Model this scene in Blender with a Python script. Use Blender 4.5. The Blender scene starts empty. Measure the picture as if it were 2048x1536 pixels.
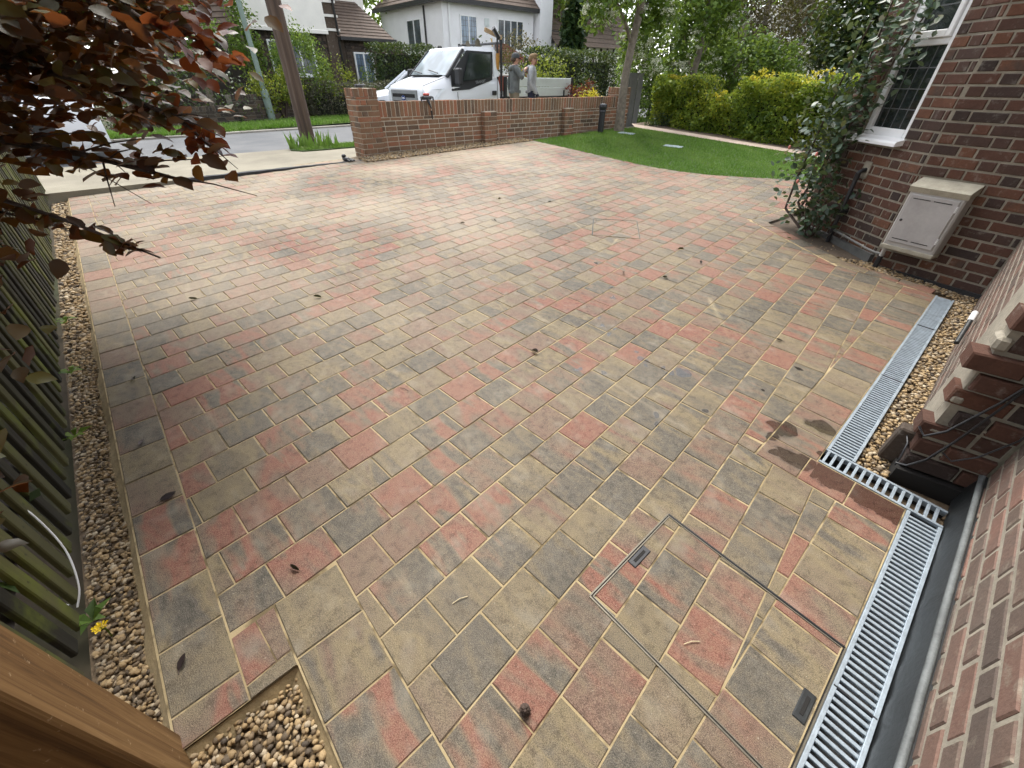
import bpy, math, random
import numpy as np
from mathutils import Matrix, Vector
RNG = random.Random(7)
NP = np.random.default_rng(11)
SC = bpy.context.scene
COL = SC.collection
PI = math.pi

# ------------------------------------------------------------------ camera
CAM_P, CAM_R, CAM_F = math.radians(36.5), math.radians(0.5), 820.0
CAM_C = np.array([0, 0, 1.602])
def _axes():
    right = np.array([1.0, 0, 0]); fw = np.array([0, math.cos(CAM_P), -math.sin(CAM_P)]); up = np.array([0, math.sin(CAM_P), math.cos(CAM_P)])
    c, s = math.cos(CAM_R), math.sin(CAM_R)
    return c * right + s * up, -s * right + c * up, fw
IX, IY, FW = _axes()
cd = bpy.data.cameras.new('camera')
cd.sensor_width = 36.0; cd.lens = CAM_F / 2048 * 36; cd.clip_start = 0.02; cd.clip_end = 900
cam = bpy.data.objects.new('camera', cd); COL.objects.link(cam)
cam.matrix_world = Matrix(((IX[0], IY[0], -FW[0], CAM_C[0]), (IX[1], IY[1], -FW[1], CAM_C[1]), (IX[2], IY[2], -FW[2], CAM_C[2]), (0, 0, 0, 1)))
SC.camera = cam

# ------------------------------------------------------------------ sky, sun, exposure
SUN_EL, SUN_AZ = math.radians(60), math.radians(-12)      # azimuth from +Y towards +X
w = bpy.data.worlds.new('World'); SC.world = w; w.use_nodes = True
nt = w.node_tree; nt.nodes.clear()
sk = nt.nodes.new('ShaderNodeTexSky'); sk.sky_type = 'NISHITA'; sk.sun_disc = False
sk.sun_elevation = SUN_EL; sk.sun_rotation = SUN_AZ; sk.air_density = 1.0; sk.dust_density = 1.2; sk.ozone_density = 1.0
bg = nt.nodes.new('ShaderNodeBackground'); bg.inputs['Strength'].default_value = 0.15
ow = nt.nodes.new('ShaderNodeOutputWorld')
hs = nt.nodes.new('ShaderNodeHueSaturation'); hs.inputs['Saturation'].default_value = 0.22   # thin bright cloud
nt.links.new(sk.outputs[0], hs.inputs['Color']); nt.links.new(hs.outputs[0], bg.inputs[0]); nt.links.new(bg.outputs[0], ow.inputs[0])
sd = bpy.data.lights.new('sun', 'SUN'); sd.energy = 1.5; sd.angle = math.radians(28); sd.color = (1.0, 0.95, 0.87)
sun = bpy.data.objects.new('sun', sd); COL.objects.link(sun)
sv = Vector((math.sin(SUN_AZ) * math.cos(SUN_EL), math.cos(SUN_AZ) * math.cos(SUN_EL), math.sin(SUN_EL)))
sun.rotation_euler = sv.to_track_quat('Z', 'Y').to_euler()
vs = SC.view_settings
vs.view_transform = 'Standard'; vs.look = 'None'; vs.gamma = 1.0; vs.use_curve_mapping = False; vs.exposure = 1.66
SC.cycles.max_bounces = 4; SC.cycles.diffuse_bounces = 2; SC.cycles.glossy_bounces = 2; SC.cycles.transmission_bounces = 2; SC.cycles.transparent_max_bounces = 4
SC.cycles.use_adaptive_sampling = True; SC.cycles.adaptive_threshold = 0.03
try: SC.cycles.use_denoising = True
except Exception: pass

# ------------------------------------------------------------------ frames
# the drive slopes up gently towards the road: its own frame, x = across (v), y = away along the house (u)
DRIVE = Matrix(((0.66652, 0.745339, 0.014877, -0.0238), (-0.744122, 0.666374, -0.047191, 0.0755), (-0.045087, 0.020384, 0.998775, 0.0039), (0, 0, 0, 1)))
DR3 = DRIVE.to_3x3()
def LW(v, u, z=0.0): return DRIVE @ Vector((v, u, z))
ST_A = math.radians(90 - 48.2)
STREET = Matrix.Rotation(ST_A, 4, 'Z')                       # x = along the street (s), y = across it (t)
def SW(s, t, z=0.0): return STREET @ Vector((s, t, z))
ROAD_Z = 0.42
def on_drive(v, u, z=0.0, rz=0.0): return DRIVE @ Matrix.Translation((v, u, z)) @ Matrix.Rotation(rz, 4, 'Z')
def on_street(s, t, z=ROAD_Z, rz=0.0): return STREET @ Matrix.Translation((s, t, z)) @ Matrix.Rotation(rz, 4, 'Z')
def upright(p, rz=0.0): return Matrix.Translation(p) @ Matrix.Rotation(rz, 4, 'Z')
def pix(p):
    d = np.array(p) - CAM_C; wv = d @ FW
    if wv < 0.05: return None
    return 1024 + CAM_F * (d @ IX) / wv, 768 - CAM_F * (d @ IY) / wv, wv

# ------------------------------------------------------------------ objects
def tag(o, label=None, cat=None, group=None, kind=None):
    if label: o['label'] = label
    if cat: o['category'] = cat
    if group: o['group'] = group
    if kind: o['kind'] = kind
    return o
def empty(name, mtx):
    o = bpy.data.objects.new(name, None); COL.objects.link(o); o.matrix_world = mtx; o.empty_display_size = 0.1
    return o
def thing(name, mtx, label, cat, group=None, kind=None): return tag(empty(name, mtx), label, cat, group, kind)
def link(name, me, parent=None, mtx=None):
    o = bpy.data.objects.new(name, me); COL.objects.link(o)
    if parent: o.parent = parent
    if mtx is not None:
        if parent: o.matrix_local = mtx
        else: o.matrix_world = mtx
    return o
def smooth(me, ang=None):
    me.polygons.foreach_set('use_smooth', [True] * len(me.polygons))
    if ang is not None:
        try: me.set_sharp_from_angle(angle=math.radians(ang))
        except Exception: pass

class MB:
    """collects shapes into one mesh"""
    def __init__(s): s.v = []; s.f = []; s.m = []; s.cur = 0
    def add(s, vs, fs):
        b = len(s.v); s.v += [tuple(p) for p in vs]; s.f += [tuple(b + i for i in f) for f in fs]; s.m += [s.cur] * len(fs); return s
    def box(s, a, b, M=None):
        (x0, y0, z0), (x1, y1, z1) = a, b
        vs = [(x0, y0, z0), (x1, y0, z0), (x1, y1, z0), (x0, y1, z0), (x0, y0, z1), (x1, y0, z1), (x1, y1, z1), (x0, y1, z1)]
        if M is not None: vs = [M @ Vector(p) for p in vs]
        return s.add(vs, [(0, 3, 2, 1), (4, 5, 6, 7), (0, 1, 5, 4), (1, 2, 6, 5), (2, 3, 7, 6), (3, 0, 4, 7)])
    def cbox(s, a, b, c=0.01, M=None):
        """box with all edges chamfered"""
        x0, y0, z0 = a; x1, y1, z1 = b
        P = {}; vs = []
        for ix, X in ((0, x0), (1, x1)):
            for iy, Y in ((0, y0), (1, y1)):
                for iz, Zv in ((0, z0), (1, z1)):
                    dx, dy, dz = (c if ix == 0 else -c), (c if iy == 0 else -c), (c if iz == 0 else -c)
                    for ax, p in (('x', (X, Y + dy, Zv + dz)), ('y', (X + dx, Y, Zv + dz)), ('z', (X + dx, Y + dy, Zv))):
                        P[(ix, iy, iz, ax)] = len(vs); vs.append(p)
        F = []
        for i in (0, 1):
            q = [P[(i, 0, 0, 'x')], P[(i, 1, 0, 'x')], P[(i, 1, 1, 'x')], P[(i, 0, 1, 'x')]]; F.append(q if i else q[::-1])
            q = [P[(0, i, 0, 'y')], P[(0, i, 1, 'y')], P[(1, i, 1, 'y')], P[(1, i, 0, 'y')]]; F.append(q if i else q[::-1])
            q = [P[(0, 0, i, 'z')], P[(1, 0, i, 'z')], P[(1, 1, i, 'z')], P[(0, 1, i, 'z')]]; F.append(q if i else q[::-1])
        for i in (0, 1):
            for j in (0, 1):
                F.append([P[(i, j, 0, 'x')], P[(i, j, 1, 'x')], P[(i, j, 1, 'y')], P[(i, j, 0, 'y')]])
                F.append([P[(i, 0, j, 'x')], P[(i, 1, j, 'x')], P[(i, 1, j, 'z')], P[(i, 0, j, 'z')]])
                F.append([P[(0, i, j, 'y')], P[(1, i, j, 'y')], P[(1, i, j, 'z')], P[(0, i, j, 'z')]])
                for k in (0, 1): F.append([P[(i, j, k, 'x')], P[(i, j, k, 'y')], P[(i, j, k, 'z')]])
        if M is not None: vs = [M @ Vector(p) for p in vs]
        return s.add(vs, F)
    def prism(s, poly, axis, a, b, M=None):
        """poly of 2d points extruded along an axis (0,1,2) from a to b"""
        def p3(p, t):
            q = [0, 0, 0]; o = [i for i in range(3) if i != axis]; q[o[0]], q[o[1]], q[axis] = p[0], p[1], t; return q
        n = len(poly); vs = [p3(p, a) for p in poly] + [p3(p, b) for p in poly]
        if M is not None: vs = [M @ Vector(p) for p in vs]
        return s.add(vs, [tuple(range(n))[::-1], tuple(range(n, 2 * n))] + [(i, (i + 1) % n, n + (i + 1) % n, n + i) for i in range(n)])
    def tube(s, path, r, n=8, caps=True):
        P = [Vector(p) for p in path]; R = r if isinstance(r, (list, tuple)) else [r] * len(P)
        vs = []; up = Vector((0, 0, 1))
        prev = None
        for i, p in enumerate(P):
            d = (P[min(i + 1, len(P) - 1)] - P[max(i - 1, 0)])
            if d.length < 1e-9: d = Vector((0, 0, 1))
            d.normalize()
            if prev is None:
                a = d.cross(up if abs(d.z) < 0.9 else Vector((1, 0, 0))).normalized()
            else:
                a = (prev - d * prev.dot(d)); a = a.normalized() if a.length > 1e-6 else d.orthogonal().normalized()
            prev = a; b = d.cross(a)
            for k in range(n):
                t = 2 * PI * k / n; vs.append(p + (a * math.cos(t) + b * math.sin(t)) * R[i])
        fs = []
        for i in range(len(P) - 1):
            for k in range(n): fs.append((i * n + k, i * n + (k + 1) % n, (i + 1) * n + (k + 1) % n, (i + 1) * n + k))
        if caps: fs += [tuple(range(n))[::-1], tuple((len(P) - 1) * n + k for k in range(n))]
        return s.add(vs, fs)
    def lathe(s, prof, n=16, M=None):
        vs = []
        for r, z in prof:
            for k in range(n): t = 2 * PI * k / n; vs.append(Vector((r * math.cos(t), r * math.sin(t), z)))
        if M is not None: vs = [M @ p for p in vs]
        fs = []
        for i in range(len(prof) - 1):
            for k in range(n): fs.append((i * n + k, i * n + (k + 1) % n, (i + 1) * n + (k + 1) % n, (i + 1) * n + k))
        fs += [tuple(range(n))[::-1], tuple((len(prof) - 1) * n + k for k in range(n))]
        return s.add(vs, fs)
    def ball(s, c, r, n=8, m=5):
        r = r if isinstance(r, (list, tuple)) else (r, r, r)
        vs = [(c[0], c[1], c[2] - r[2])]
        for i in range(1, m):
            a = -PI / 2 + PI * i / m
            for k in range(n): t = 2 * PI * k / n; vs.append((c[0] + r[0] * math.cos(a) * math.cos(t), c[1] + r[1] * math.cos(a) * math.sin(t), c[2] + r[2] * math.sin(a)))
        vs.append((c[0], c[1], c[2] + r[2])); fs = []
        for k in range(n): fs.append((0, 1 + (k + 1) % n, 1 + k))
        for i in range(m - 2):
            for k in range(n): fs.append((1 + i * n + k, 1 + i * n + (k + 1) % n, 1 + (i + 1) * n + (k + 1) % n, 1 + (i + 1) * n + k))
        L = len(vs) - 1; o = 1 + (m - 2) * n
        for k in range(n): fs.append((o + k, o + (k + 1) % n, L))
        return s.add(vs, fs)
    def quad(s, a, b, c, d): return s.add([a, b, c, d], [(0, 1, 2, 3)])
    def mesh(s, name, mat):
        me = bpy.data.meshes.new(name); me.from_pydata(s.v, [], s.f)
        for m in (mat if isinstance(mat, (list, tuple)) else [mat]): me.materials.append(m)
        if isinstance(mat, (list, tuple)): me.polygons.foreach_set('material_index', s.m)
        return me
    def build(s, name, mat, parent=None, mtx=None, sm=None):
        me = s.mesh(name, mat)
        if sm is not None: smooth(me, sm)
        return link(name, me, parent, mtx)

def np_mesh(name, verts, faces, mat, rnd=None):
    """verts (N,3), faces (M,k) arrays; rnd one value per face"""
    me = bpy.data.meshes.new(name); k = faces.shape[1]
    me.vertices.add(len(verts)); me.vertices.foreach_set('co', np.ascontiguousarray(verts, dtype=np.float32).ravel())
    me.loops.add(faces.size); me.loops.foreach_set('vertex_index', np.ascontiguousarray(faces, dtype=np.int32).ravel())
    me.polygons.add(len(faces)); me.polygons.foreach_set('loop_start', np.arange(0, faces.size, k, dtype=np.int32))
    me.polygons.foreach_set('loop_total', np.full(len(faces), k, dtype=np.int32)) if hasattr(me.polygons, 'foreach_set') else None
    if rnd is not None:
        at = me.attributes.new('rnd', 'FLOAT', 'FACE'); at.data.foreach_set('value', np.ascontiguousarray(rnd, dtype=np.float32))
    me.materials.append(mat); me.update(calc_edges=True); me.validate()
    return me

# ------------------------------------------------------------------ materials
class G:
    def __init__(s, name):
        s.m = bpy.data.materials.new(name); s.m.use_nodes = True; s.t = s.m.node_tree; s.t.nodes.clear()
        s.out = s.t.nodes.new('ShaderNodeOutputMaterial')
    def n(s, ty, props=None, **inp):
        nd = s.t.nodes.new(ty)
        for k, v in (props or {}).items(): setattr(nd, k, v)
        for k, v in inp.items():
            key = k.replace('_', ' ')
            sock = nd.inputs[int(k[1:])] if (k[0] == 'i' and k[1:].isdigit()) else nd.inputs[key]
            s.put(sock, v)
        return nd
    def put(s, sock, v):
        if isinstance(v, bpy.types.NodeSocket): s.t.links.new(v, sock)
        elif isinstance(v, bpy.types.Node): s.t.links.new(v.outputs[0], sock)
        else:
            if isinstance(v, tuple) and len(v) == 3 and getattr(sock, 'type', '') == 'RGBA': v = v + (1,)
            sock.default_value = v
    def math(s, op, a, b=0.0, c=None, clamp=False):
        nd = s.t.nodes.new('ShaderNodeMath'); nd.operation = op; nd.use_clamp = clamp
        s.put(nd.inputs[0], a); s.put(nd.inputs[1], b)
        if c is not None: s.put(nd.inputs[2], c)
        return nd.outputs[0]
    def vm(s, op, a, b=None, sc=None):
        nd = s.t.nodes.new('ShaderNodeVectorMath'); nd.operation = op; s.put(nd.inputs[0], a)
        if b is not None: s.put(nd.inputs[1], b)
        if sc is not None: s.put(nd.inputs['Scale'], sc)
        return nd.outputs['Value'] if op in ('LENGTH', 'DISTANCE', 'DOT_PRODUCT') else nd.outputs[0]
    def mix(s, f, a, b, blend='MIX'):
        nd = s.t.nodes.new('ShaderNodeMix'); nd.data_type = 'RGBA'; nd.blend_type = blend
        s.put(nd.inputs[0], f); s.put(nd.inputs[6], a); s.put(nd.inputs[7], b); return nd.outputs[2]
    def ramp(s, f, stops, interp='LINEAR'):
        nd = s.t.nodes.new('ShaderNodeValToRGB'); cr = nd.color_ramp; cr.interpolation = interp
        while len(cr.elements) < len(stops): cr.elements.new(0.5)
        for e, (p, c) in zip(cr.elements, stops): e.position = p; e.color = (*c, 1) if len(c) == 3 else c
        s.put(nd.inputs[0], f); return nd.outputs[0]
    def fac(s, f, lo, hi):
        nd = s.t.nodes.new('ShaderNodeMapRange'); nd.clamp = True
        s.put(nd.inputs[0], f); s.put(nd.inputs[1], lo); s.put(nd.inputs[2], hi); return nd.outputs[0]
    def noise(s, vec, scale, detail=3.0, rough=0.55, dist=0.0):
        nd = s.n('ShaderNodeTexNoise', None, Scale=scale, Detail=detail, Roughness=rough, Distortion=dist)
        if vec is not None: s.put(nd.inputs['Vector'], vec)
        return nd.outputs[0]
    def obj(s, o=None):
        nd = s.t.nodes.new('ShaderNodeTexCoord')
        if o: nd.object = o
        return nd.outputs['Object']
    def pos(s): return s.t.nodes.new('ShaderNodeNewGeometry').outputs['Position']
    def rnd(s):
        a = s.t.nodes.new('ShaderNodeAttribute'); a.attribute_name = 'rnd'
        o = s.t.nodes.new('ShaderNodeObjectInfo')
        return s.math('FRACT', s.math('ADD', s.math('MULTIPLY', a.outputs['Fac'], 7.31), o.outputs['Random']))
    def bump(s, h, strength=0.3, dist=0.01):
        nd = s.n('ShaderNodeBump', None, Strength=strength, Distance=dist, Height=h); return nd.outputs[0]
    def bsdf(s, col, rough=0.7, normal=None, metal=0.0, spec=0.5, **kw):
        b = s.t.nodes.new('ShaderNodeBsdfPrincipled'); s.put(b.inputs['Base Color'], col); s.put(b.inputs['Roughness'], rough)
        s.put(b.inputs['Metallic'], metal); s.put(b.inputs['Specular IOR Level'], spec)
        if normal is not None: s.put(b.inputs['Normal'], normal)
        for k, v in kw.items(): s.put(b.inputs[k.replace('_', ' ')], v)
        return b.outputs[0]
    def done(s, sh): s.put(s.out.inputs['Surface'], sh); return s.m

def mul(c, k): return tuple(min(1, x * k) for x in c)
def plain(name, col, rough=0.6, var=0.15, scale=6.0, bump=0.0, bscale=60.0, metal=0.0, spec=0.5, **kw):
    g = G(name); p = g.obj(); r = g.rnd()
    q = g.vm('ADD', p, g.n('ShaderNodeCombineXYZ', None, X=g.math('MULTIPLY', r, 13.0), Y=g.math('MULTIPLY', r, 29.0)).outputs[0])
    f = g.math('ADD', g.math('MULTIPLY', g.noise(q, scale), 0.7), g.math('MULTIPLY', g.noise(q, scale * 9), 0.3))
    c = g.mix(g.fac(f, 0.3, 0.7), mul(col, 1 - var), mul(col, 1 + var))
    nm = g.bump(g.noise(q, bscale, 4), bump, 0.004) if bump else None
    return g.done(g.bsdf(c, rough, nm, metal, spec, **kw))

def leafmat(name, stops, trans=0.35, rough=0.5, spec=0.35, back=None):
    g = G(name); r = g.rnd()
    f = g.math('ADD', g.math('MULTIPLY', r, 0.75), g.math('MULTIPLY', g.noise(g.obj(), 1.3, 2), 0.32))
    c = g.ramp(g.fac(f, 0.08, 0.95), stops)
    if back is not None:
        geo = g.t.nodes.new('ShaderNodeNewGeometry'); c2 = g.mix(geo.outputs['Backfacing'], c, back)
    else: c2 = c
    b = g.bsdf(c2, rough, None, 0, spec)
    t = g.n('ShaderNodeBsdfTranslucent', None, Color=g.mix(0.4, c, (0.35, 0.4, 0.05), 'ADD') if back is None else g.mix(0.55, c, (0.45, 0.12, 0.02)))
    mx = g.n('ShaderNodeMixShader', None, i0=trans, i1=b, i2=t)
    return g.done(mx.outputs[0])

def brickmat(name, stops, dirt=(0.5, 0.48, 0.43), amt=0.3):
    g = G(name); r = g.rnd(); p = g.obj()
    q = g.vm('ADD', p, g.n('ShaderNodeCombineXYZ', None, X=g.math('MULTIPLY', r, 17.0), Y=g.math('MULTIPLY', r, 31.0), Z=g.math('MULTIPLY', r, 7.0)).outputs[0])
    c = g.ramp(g.math('ADD', g.math('MULTIPLY', r, 0.86), g.math('MULTIPLY', g.noise(q, 9, 3), 0.22)), stops)
    c = g.mix(g.fac(g.noise(q, 70, 4, 0.7), 0.35, 0.75), mul_node(g, c, 0.72), c)
    c = g.mix(g.math('MULTIPLY', g.fac(g.noise(q, 14, 5, 0.7), 0.56, 0.74), amt), c, dirt)
    nm = g.bump(g.noise(q, 90, 5, 0.7), 0.55, 0.004)
    return g.done(g.bsdf(c, 0.88, nm, 0, 0.25))
def mul_node(g, c, k): return g.mix(1.0, c, (k, k, k), 'MULTIPLY')

M = {}
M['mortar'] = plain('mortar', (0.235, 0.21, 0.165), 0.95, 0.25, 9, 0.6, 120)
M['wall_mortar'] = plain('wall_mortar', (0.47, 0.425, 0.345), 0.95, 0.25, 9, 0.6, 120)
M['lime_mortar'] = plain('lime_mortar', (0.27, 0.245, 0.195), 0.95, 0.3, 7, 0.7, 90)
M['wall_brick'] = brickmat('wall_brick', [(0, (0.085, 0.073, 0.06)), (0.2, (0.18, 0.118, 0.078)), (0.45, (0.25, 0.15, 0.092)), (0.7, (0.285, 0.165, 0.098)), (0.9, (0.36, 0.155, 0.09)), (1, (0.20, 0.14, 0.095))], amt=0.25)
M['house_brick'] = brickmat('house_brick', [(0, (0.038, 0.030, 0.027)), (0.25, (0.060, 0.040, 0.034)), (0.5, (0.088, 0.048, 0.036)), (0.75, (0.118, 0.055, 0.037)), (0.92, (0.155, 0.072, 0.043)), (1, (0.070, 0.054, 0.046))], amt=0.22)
M['old_brick'] = brickmat('old_brick', [(0, (0.09, 0.075, 0.066)), (0.3, (0.155, 0.112, 0.09)), (0.55, (0.20, 0.118, 0.092)), (0.8, (0.145, 0.12, 0.10)), (1, (0.235, 0.13, 0.10))], dirt=(0.28, 0.25, 0.195), amt=0.75)
M['grey_brick'] = brickmat('grey_brick', [(0, (0.035, 0.03, 0.028)), (0.5, (0.08, 0.062, 0.05)), (1, (0.13, 0.095, 0.07))], amt=0.3)
M['galv'] = plain('galvanised_steel', (0.37, 0.43, 0.48), 0.42, 0.25, 22, 0.25, 70, 0.45)
M['steel_edge'] = plain('steel_edge', (0.15, 0.135, 0.105), 0.5, 0.2, 20, 0.2, 90, 0.55)
M['black_plastic'] = plain('black_plastic', (0.016, 0.017, 0.02), 0.42, 0.3, 8, 0.1, 60)
M['black_rubber'] = plain('black_membrane', (0.014, 0.016, 0.017), 0.5, 0.6, 5, 0.5, 40)
M['dark_void'] = plain('dark_void', (0.012, 0.011, 0.01), 0.9)
M['upvc'] = plain('white_upvc', (0.80, 0.81, 0.82), 0.35, 0.04, 4)
M['meter'] = plain('meter_box_plastic', (0.36, 0.345, 0.325), 0.55, 0.1, 5, 0.1, 60)
M['meter_old'] = plain('meter_box_weathered', (0.33, 0.305, 0.24), 0.75, 0.25, 12, 0.3, 60)
M['render'] = plain('white_render', (0.74, 0.72, 0.67), 0.85, 0.06, 3, 0.2, 40)
M['white_brick'] = plain('painted_brick', (0.78, 0.78, 0.80), 0.75, 0.05, 2, 0.5, 30)
M['roof'] = plain('roof_tile', (0.085, 0.058, 0.042), 0.85, 0.35, 7, 0.4, 40)
M['roof_red'] = plain('red_roof_tile', (0.15, 0.062, 0.038), 0.85, 0.3, 7, 0.4, 40)
M['dark_trim'] = plain('dark_trim', (0.02, 0.019, 0.019), 0.5)
M['timber_dark'] = plain('dark_stained_timber', (0.035, 0.026, 0.02), 0.7, 0.3, 8)
M['soil'] = plain('soil', (0.085, 0.062, 0.042), 0.95, 0.35, 12, 0.9, 50)
M['trunk'] = plain('bark', (0.16, 0.135, 0.105), 0.9, 0.45, 14, 0.9, 40)
M['stem'] = plain('brown_stem', (0.055, 0.035, 0.025), 0.75, 0.4, 20)
M['chrome'] = plain('chrome', (0.7, 0.7, 0.72), 0.15, 0.05, 5, 0, 60, 1.0)
M['tyre'] = plain('tyre_rubber', (0.02, 0.02, 0.021), 0.8)
M['skin'] = plain('skin', (0.44, 0.25, 0.18), 0.55, 0.08, 20)
def glassy(name, col, rough=0.06):
    g = G(name); return g.done(g.bsdf(g.mix(g.fac(g.noise(g.obj(), 1.5, 2), .35, .65), mul(col, .6), mul(col, 1.4)), rough, None, 0.0, 0.9))
M['glass'] = glassy('window_glass', (0.020, 0.027, 0.028), 0.1)
M['glass_far'] = glassy('far_window_glass', (0.07, 0.085, 0.10), 0.12)
M['glass_blue'] = glassy('curtained_window_glass', (0.16, 0.22, 0.30), 0.15)
M['windscreen'] = glassy('windscreen_glass', (0.22, 0.27, 0.30), 0.07)
g_ = G('vehicle_paint')
M['paint'] = g_.done(g_.bsdf((0.72, 0.75, 0.80), 0.28, None, 0, 0.5, Coat_Weight=0.5, Coat_Roughness=0.08))

# ------------------------------------------------------------------ pieces: the largest in view become parts, the rest one mesh
def in_view(p, m=60):
    q = pix(p)
    return q is not None and -m < q[0] < 2048 + m and -m < q[1] < 1536 + m
def finish_pieces(root, root_mtx, items, name, rest_name, mat, limit=300):
    """items: (local matrix, verts, faces, cache key, size)"""
    sc = []
    for it in items:
        p = root_mtx @ it[0].translation; q = pix(p); sc.append(0 if not in_view(p) else it[4] / q[2] ** 2)
    order = sorted(range(len(items)), key=lambda i: -sc[i])
    cache = {}; rv = []; rf = []; rr = []
    for rank, i in enumerate(order):
        mt, vs_, fs_, key, size = items[i]
        if rank < limit and sc[i] > 0:
            me = cache.get(key) if key else None
            if me is None:
                me = bpy.data.meshes.new(name); me.from_pydata(vs_, [], fs_); me.materials.append(mat)
                if key: cache[key] = me
            link(name, me, root, mt)
        else:
            b = len(rv); rv += [tuple(mt @ Vector(p)) for p in vs_]; rf += [tuple(b + k for k in f) for f in fs_]; rr += [RNG.random()] * len(fs_)
    if rv:
        me = bpy.data.meshes.new(rest_name); me.from_pydata(rv, [], rf); me.materials.append(mat)
        at = me.attributes.new('rnd', 'FLOAT', 'FACE'); at.data.foreach_set('value', rr)
        o = link(rest_name, me, root, Matrix.Identity(4)); o['kind'] = 'stuff'

def slab(poly, h, ch=0.004):
    """flat convex polygon, top at z=0 with chamfered rim"""
    n = len(poly); cx = sum(p[0] for p in poly) / n; cy = sum(p[1] for p in poly) / n
    ins = []
    for x, y in poly:
        d = math.hypot(x - cx, y - cy); k = max(0.2, 1 - 1.3 * ch / max(d, 1e-6)); ins.append((cx + (x - cx) * k, cy + (y - cy) * k))
    vs_ = [(x, y, 0) for x, y in ins] + [(x, y, -ch) for x, y in poly] + [(x, y, -h) for x, y in poly]
    fs_ = [tuple(range(n))]
    for i in range(n):
        j = (i + 1) % n; fs_ += [(n + i, n + j, j, i), (2 * n + i, 2 * n + j, n + j, n + i)]
    return vs_, fs_
def brick_shape(L, h, dep, ch=0.004):
    """face at y=0 looking along +y, x 0..L, z 0..h"""
    o = [(0, 0), (L, 0), (L, h), (0, h)]; i_ = [(ch, ch), (L - ch, ch), (L - ch, h - ch), (ch, h - ch)]
    vs_ = [(x, 0, z) for x, z in i_] + [(x, -ch, z) for x, z in o] + [(x, -dep, z) for x, z in o]
    fs_ = [(3, 2, 1, 0)]
    for a in range(4):
        b = (a + 1) % 4; fs_ += [(a, b, 4 + b, 4 + a), (4 + a, 4 + b, 8 + b, 8 + a)]
    return vs_, fs_
def clip(poly, a, b, c):
    """keep a*x+b*y <= c"""
    out = []
    for i in range(len(poly)):
        p, q = poly[i], poly[(i + 1) % len(poly)]; dp, dq = a * p[0] + b * p[1] - c, a * q[0] + b * q[1] - c
        if dp <= 0: out.append(p)
        if (dp < 0 < dq) or (dq < 0 < dp):
            t = dp / (dp - dq); out.append((p[0] + (q[0] - p[0]) * t, p[1] + (q[1] - p[1]) * t))
    return out
def area(p): return abs(sum(p[i][0] * p[(i + 1) % len(p)][1] - p[(i + 1) % len(p)][0] * p[i][1] for i in range(len(p)))) / 2 if len(p) > 2 else 0
def edges_of(P):
    """outward half-planes of a convex polygon given counter-clockwise: inside when a*x+b*y<=c for all"""
    A = sum(P[i][0] * P[(i + 1) % len(P)][1] - P[(i + 1) % len(P)][0] * P[i][1] for i in range(len(P)))
    if A < 0: P = P[::-1]
    E = []
    for i in range(len(P)):
        p, q = P[i], P[(i + 1) % len(P)]; dx, dy = q[0] - p[0], q[1] - p[1]; l = math.hypot(dx, dy)
        E.append((dy / l, -dx / l, (dy * p[0] - dx * p[1]) / l))
    return E
def overlap(poly, E):
    for a, b, c in E: poly = clip(poly, a, b, c)
    return area(poly)
def subtract(poly, E, gap=0.003):
    if overlap(poly, E) < 1e-6: return poly
    best = []
    for a, b, c in E:
        q = clip(poly, -a, -b, -(c + gap))
        if area(q) > area(best): best = q
    return best
def inside(p, E): return all(a * p[0] + b * p[1] <= c for a, b, c in E)
def inpoly(x, y, P):
    c = False
    for i in range(len(P)):
        (x1, y1), (x2, y2) = P[i], P[i - 1]
        if (y1 > y) != (y2 > y) and x < (x2 - x1) * (y - y1) / (y2 - y1) + x1: c = not c
    return c
# ================================================================== THE SETTING
def plane_z(x, y): return -0.0149 * x + 0.04725 * y
def ground_z(x, y): return min(plane_z(x, y), 0.42) - 0.10
g_ = G('ground_soil'); pw = g_.pos()
M['ground'] = g_.done(g_.bsdf(g_.mix(g_.fac(g_.noise(pw, 0.8, 5), 0.4, 0.6), (0.045, 0.06, 0.022), (0.09, 0.07, 0.045)), 0.95))
xs = [-300, -120, -60] + list(range(-30, 34, 2)) + [60, 120, 300]
gv = [(x, y, ground_z(x, y)) for y in xs for x in xs]; nx = len(xs)
gf = [(j * nx + i, j * nx + i + 1, (j + 1) * nx + i + 1, (j + 1) * nx + i) for j in range(nx - 1) for i in range(nx - 1)]
me = bpy.data.meshes.new('ground'); me.from_pydata(gv, [], gf); me.materials.append(M['ground'])
tag(link('ground', me), 'bare soil ground under the gardens', 'ground', kind='structure')

def sheet(name, pts, mat, mtx, z, label, cat, thick=0.0, kind='structure'):
    m = MB(); n = len(pts)
    if thick: m.prism(pts, 2, z - thick, z)
    else: m.add([(x, y, z) for x, y in pts], [tuple(range(n))])
    return tag(m.build(name, mat, None, mtx), label, cat, kind=kind)

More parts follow.
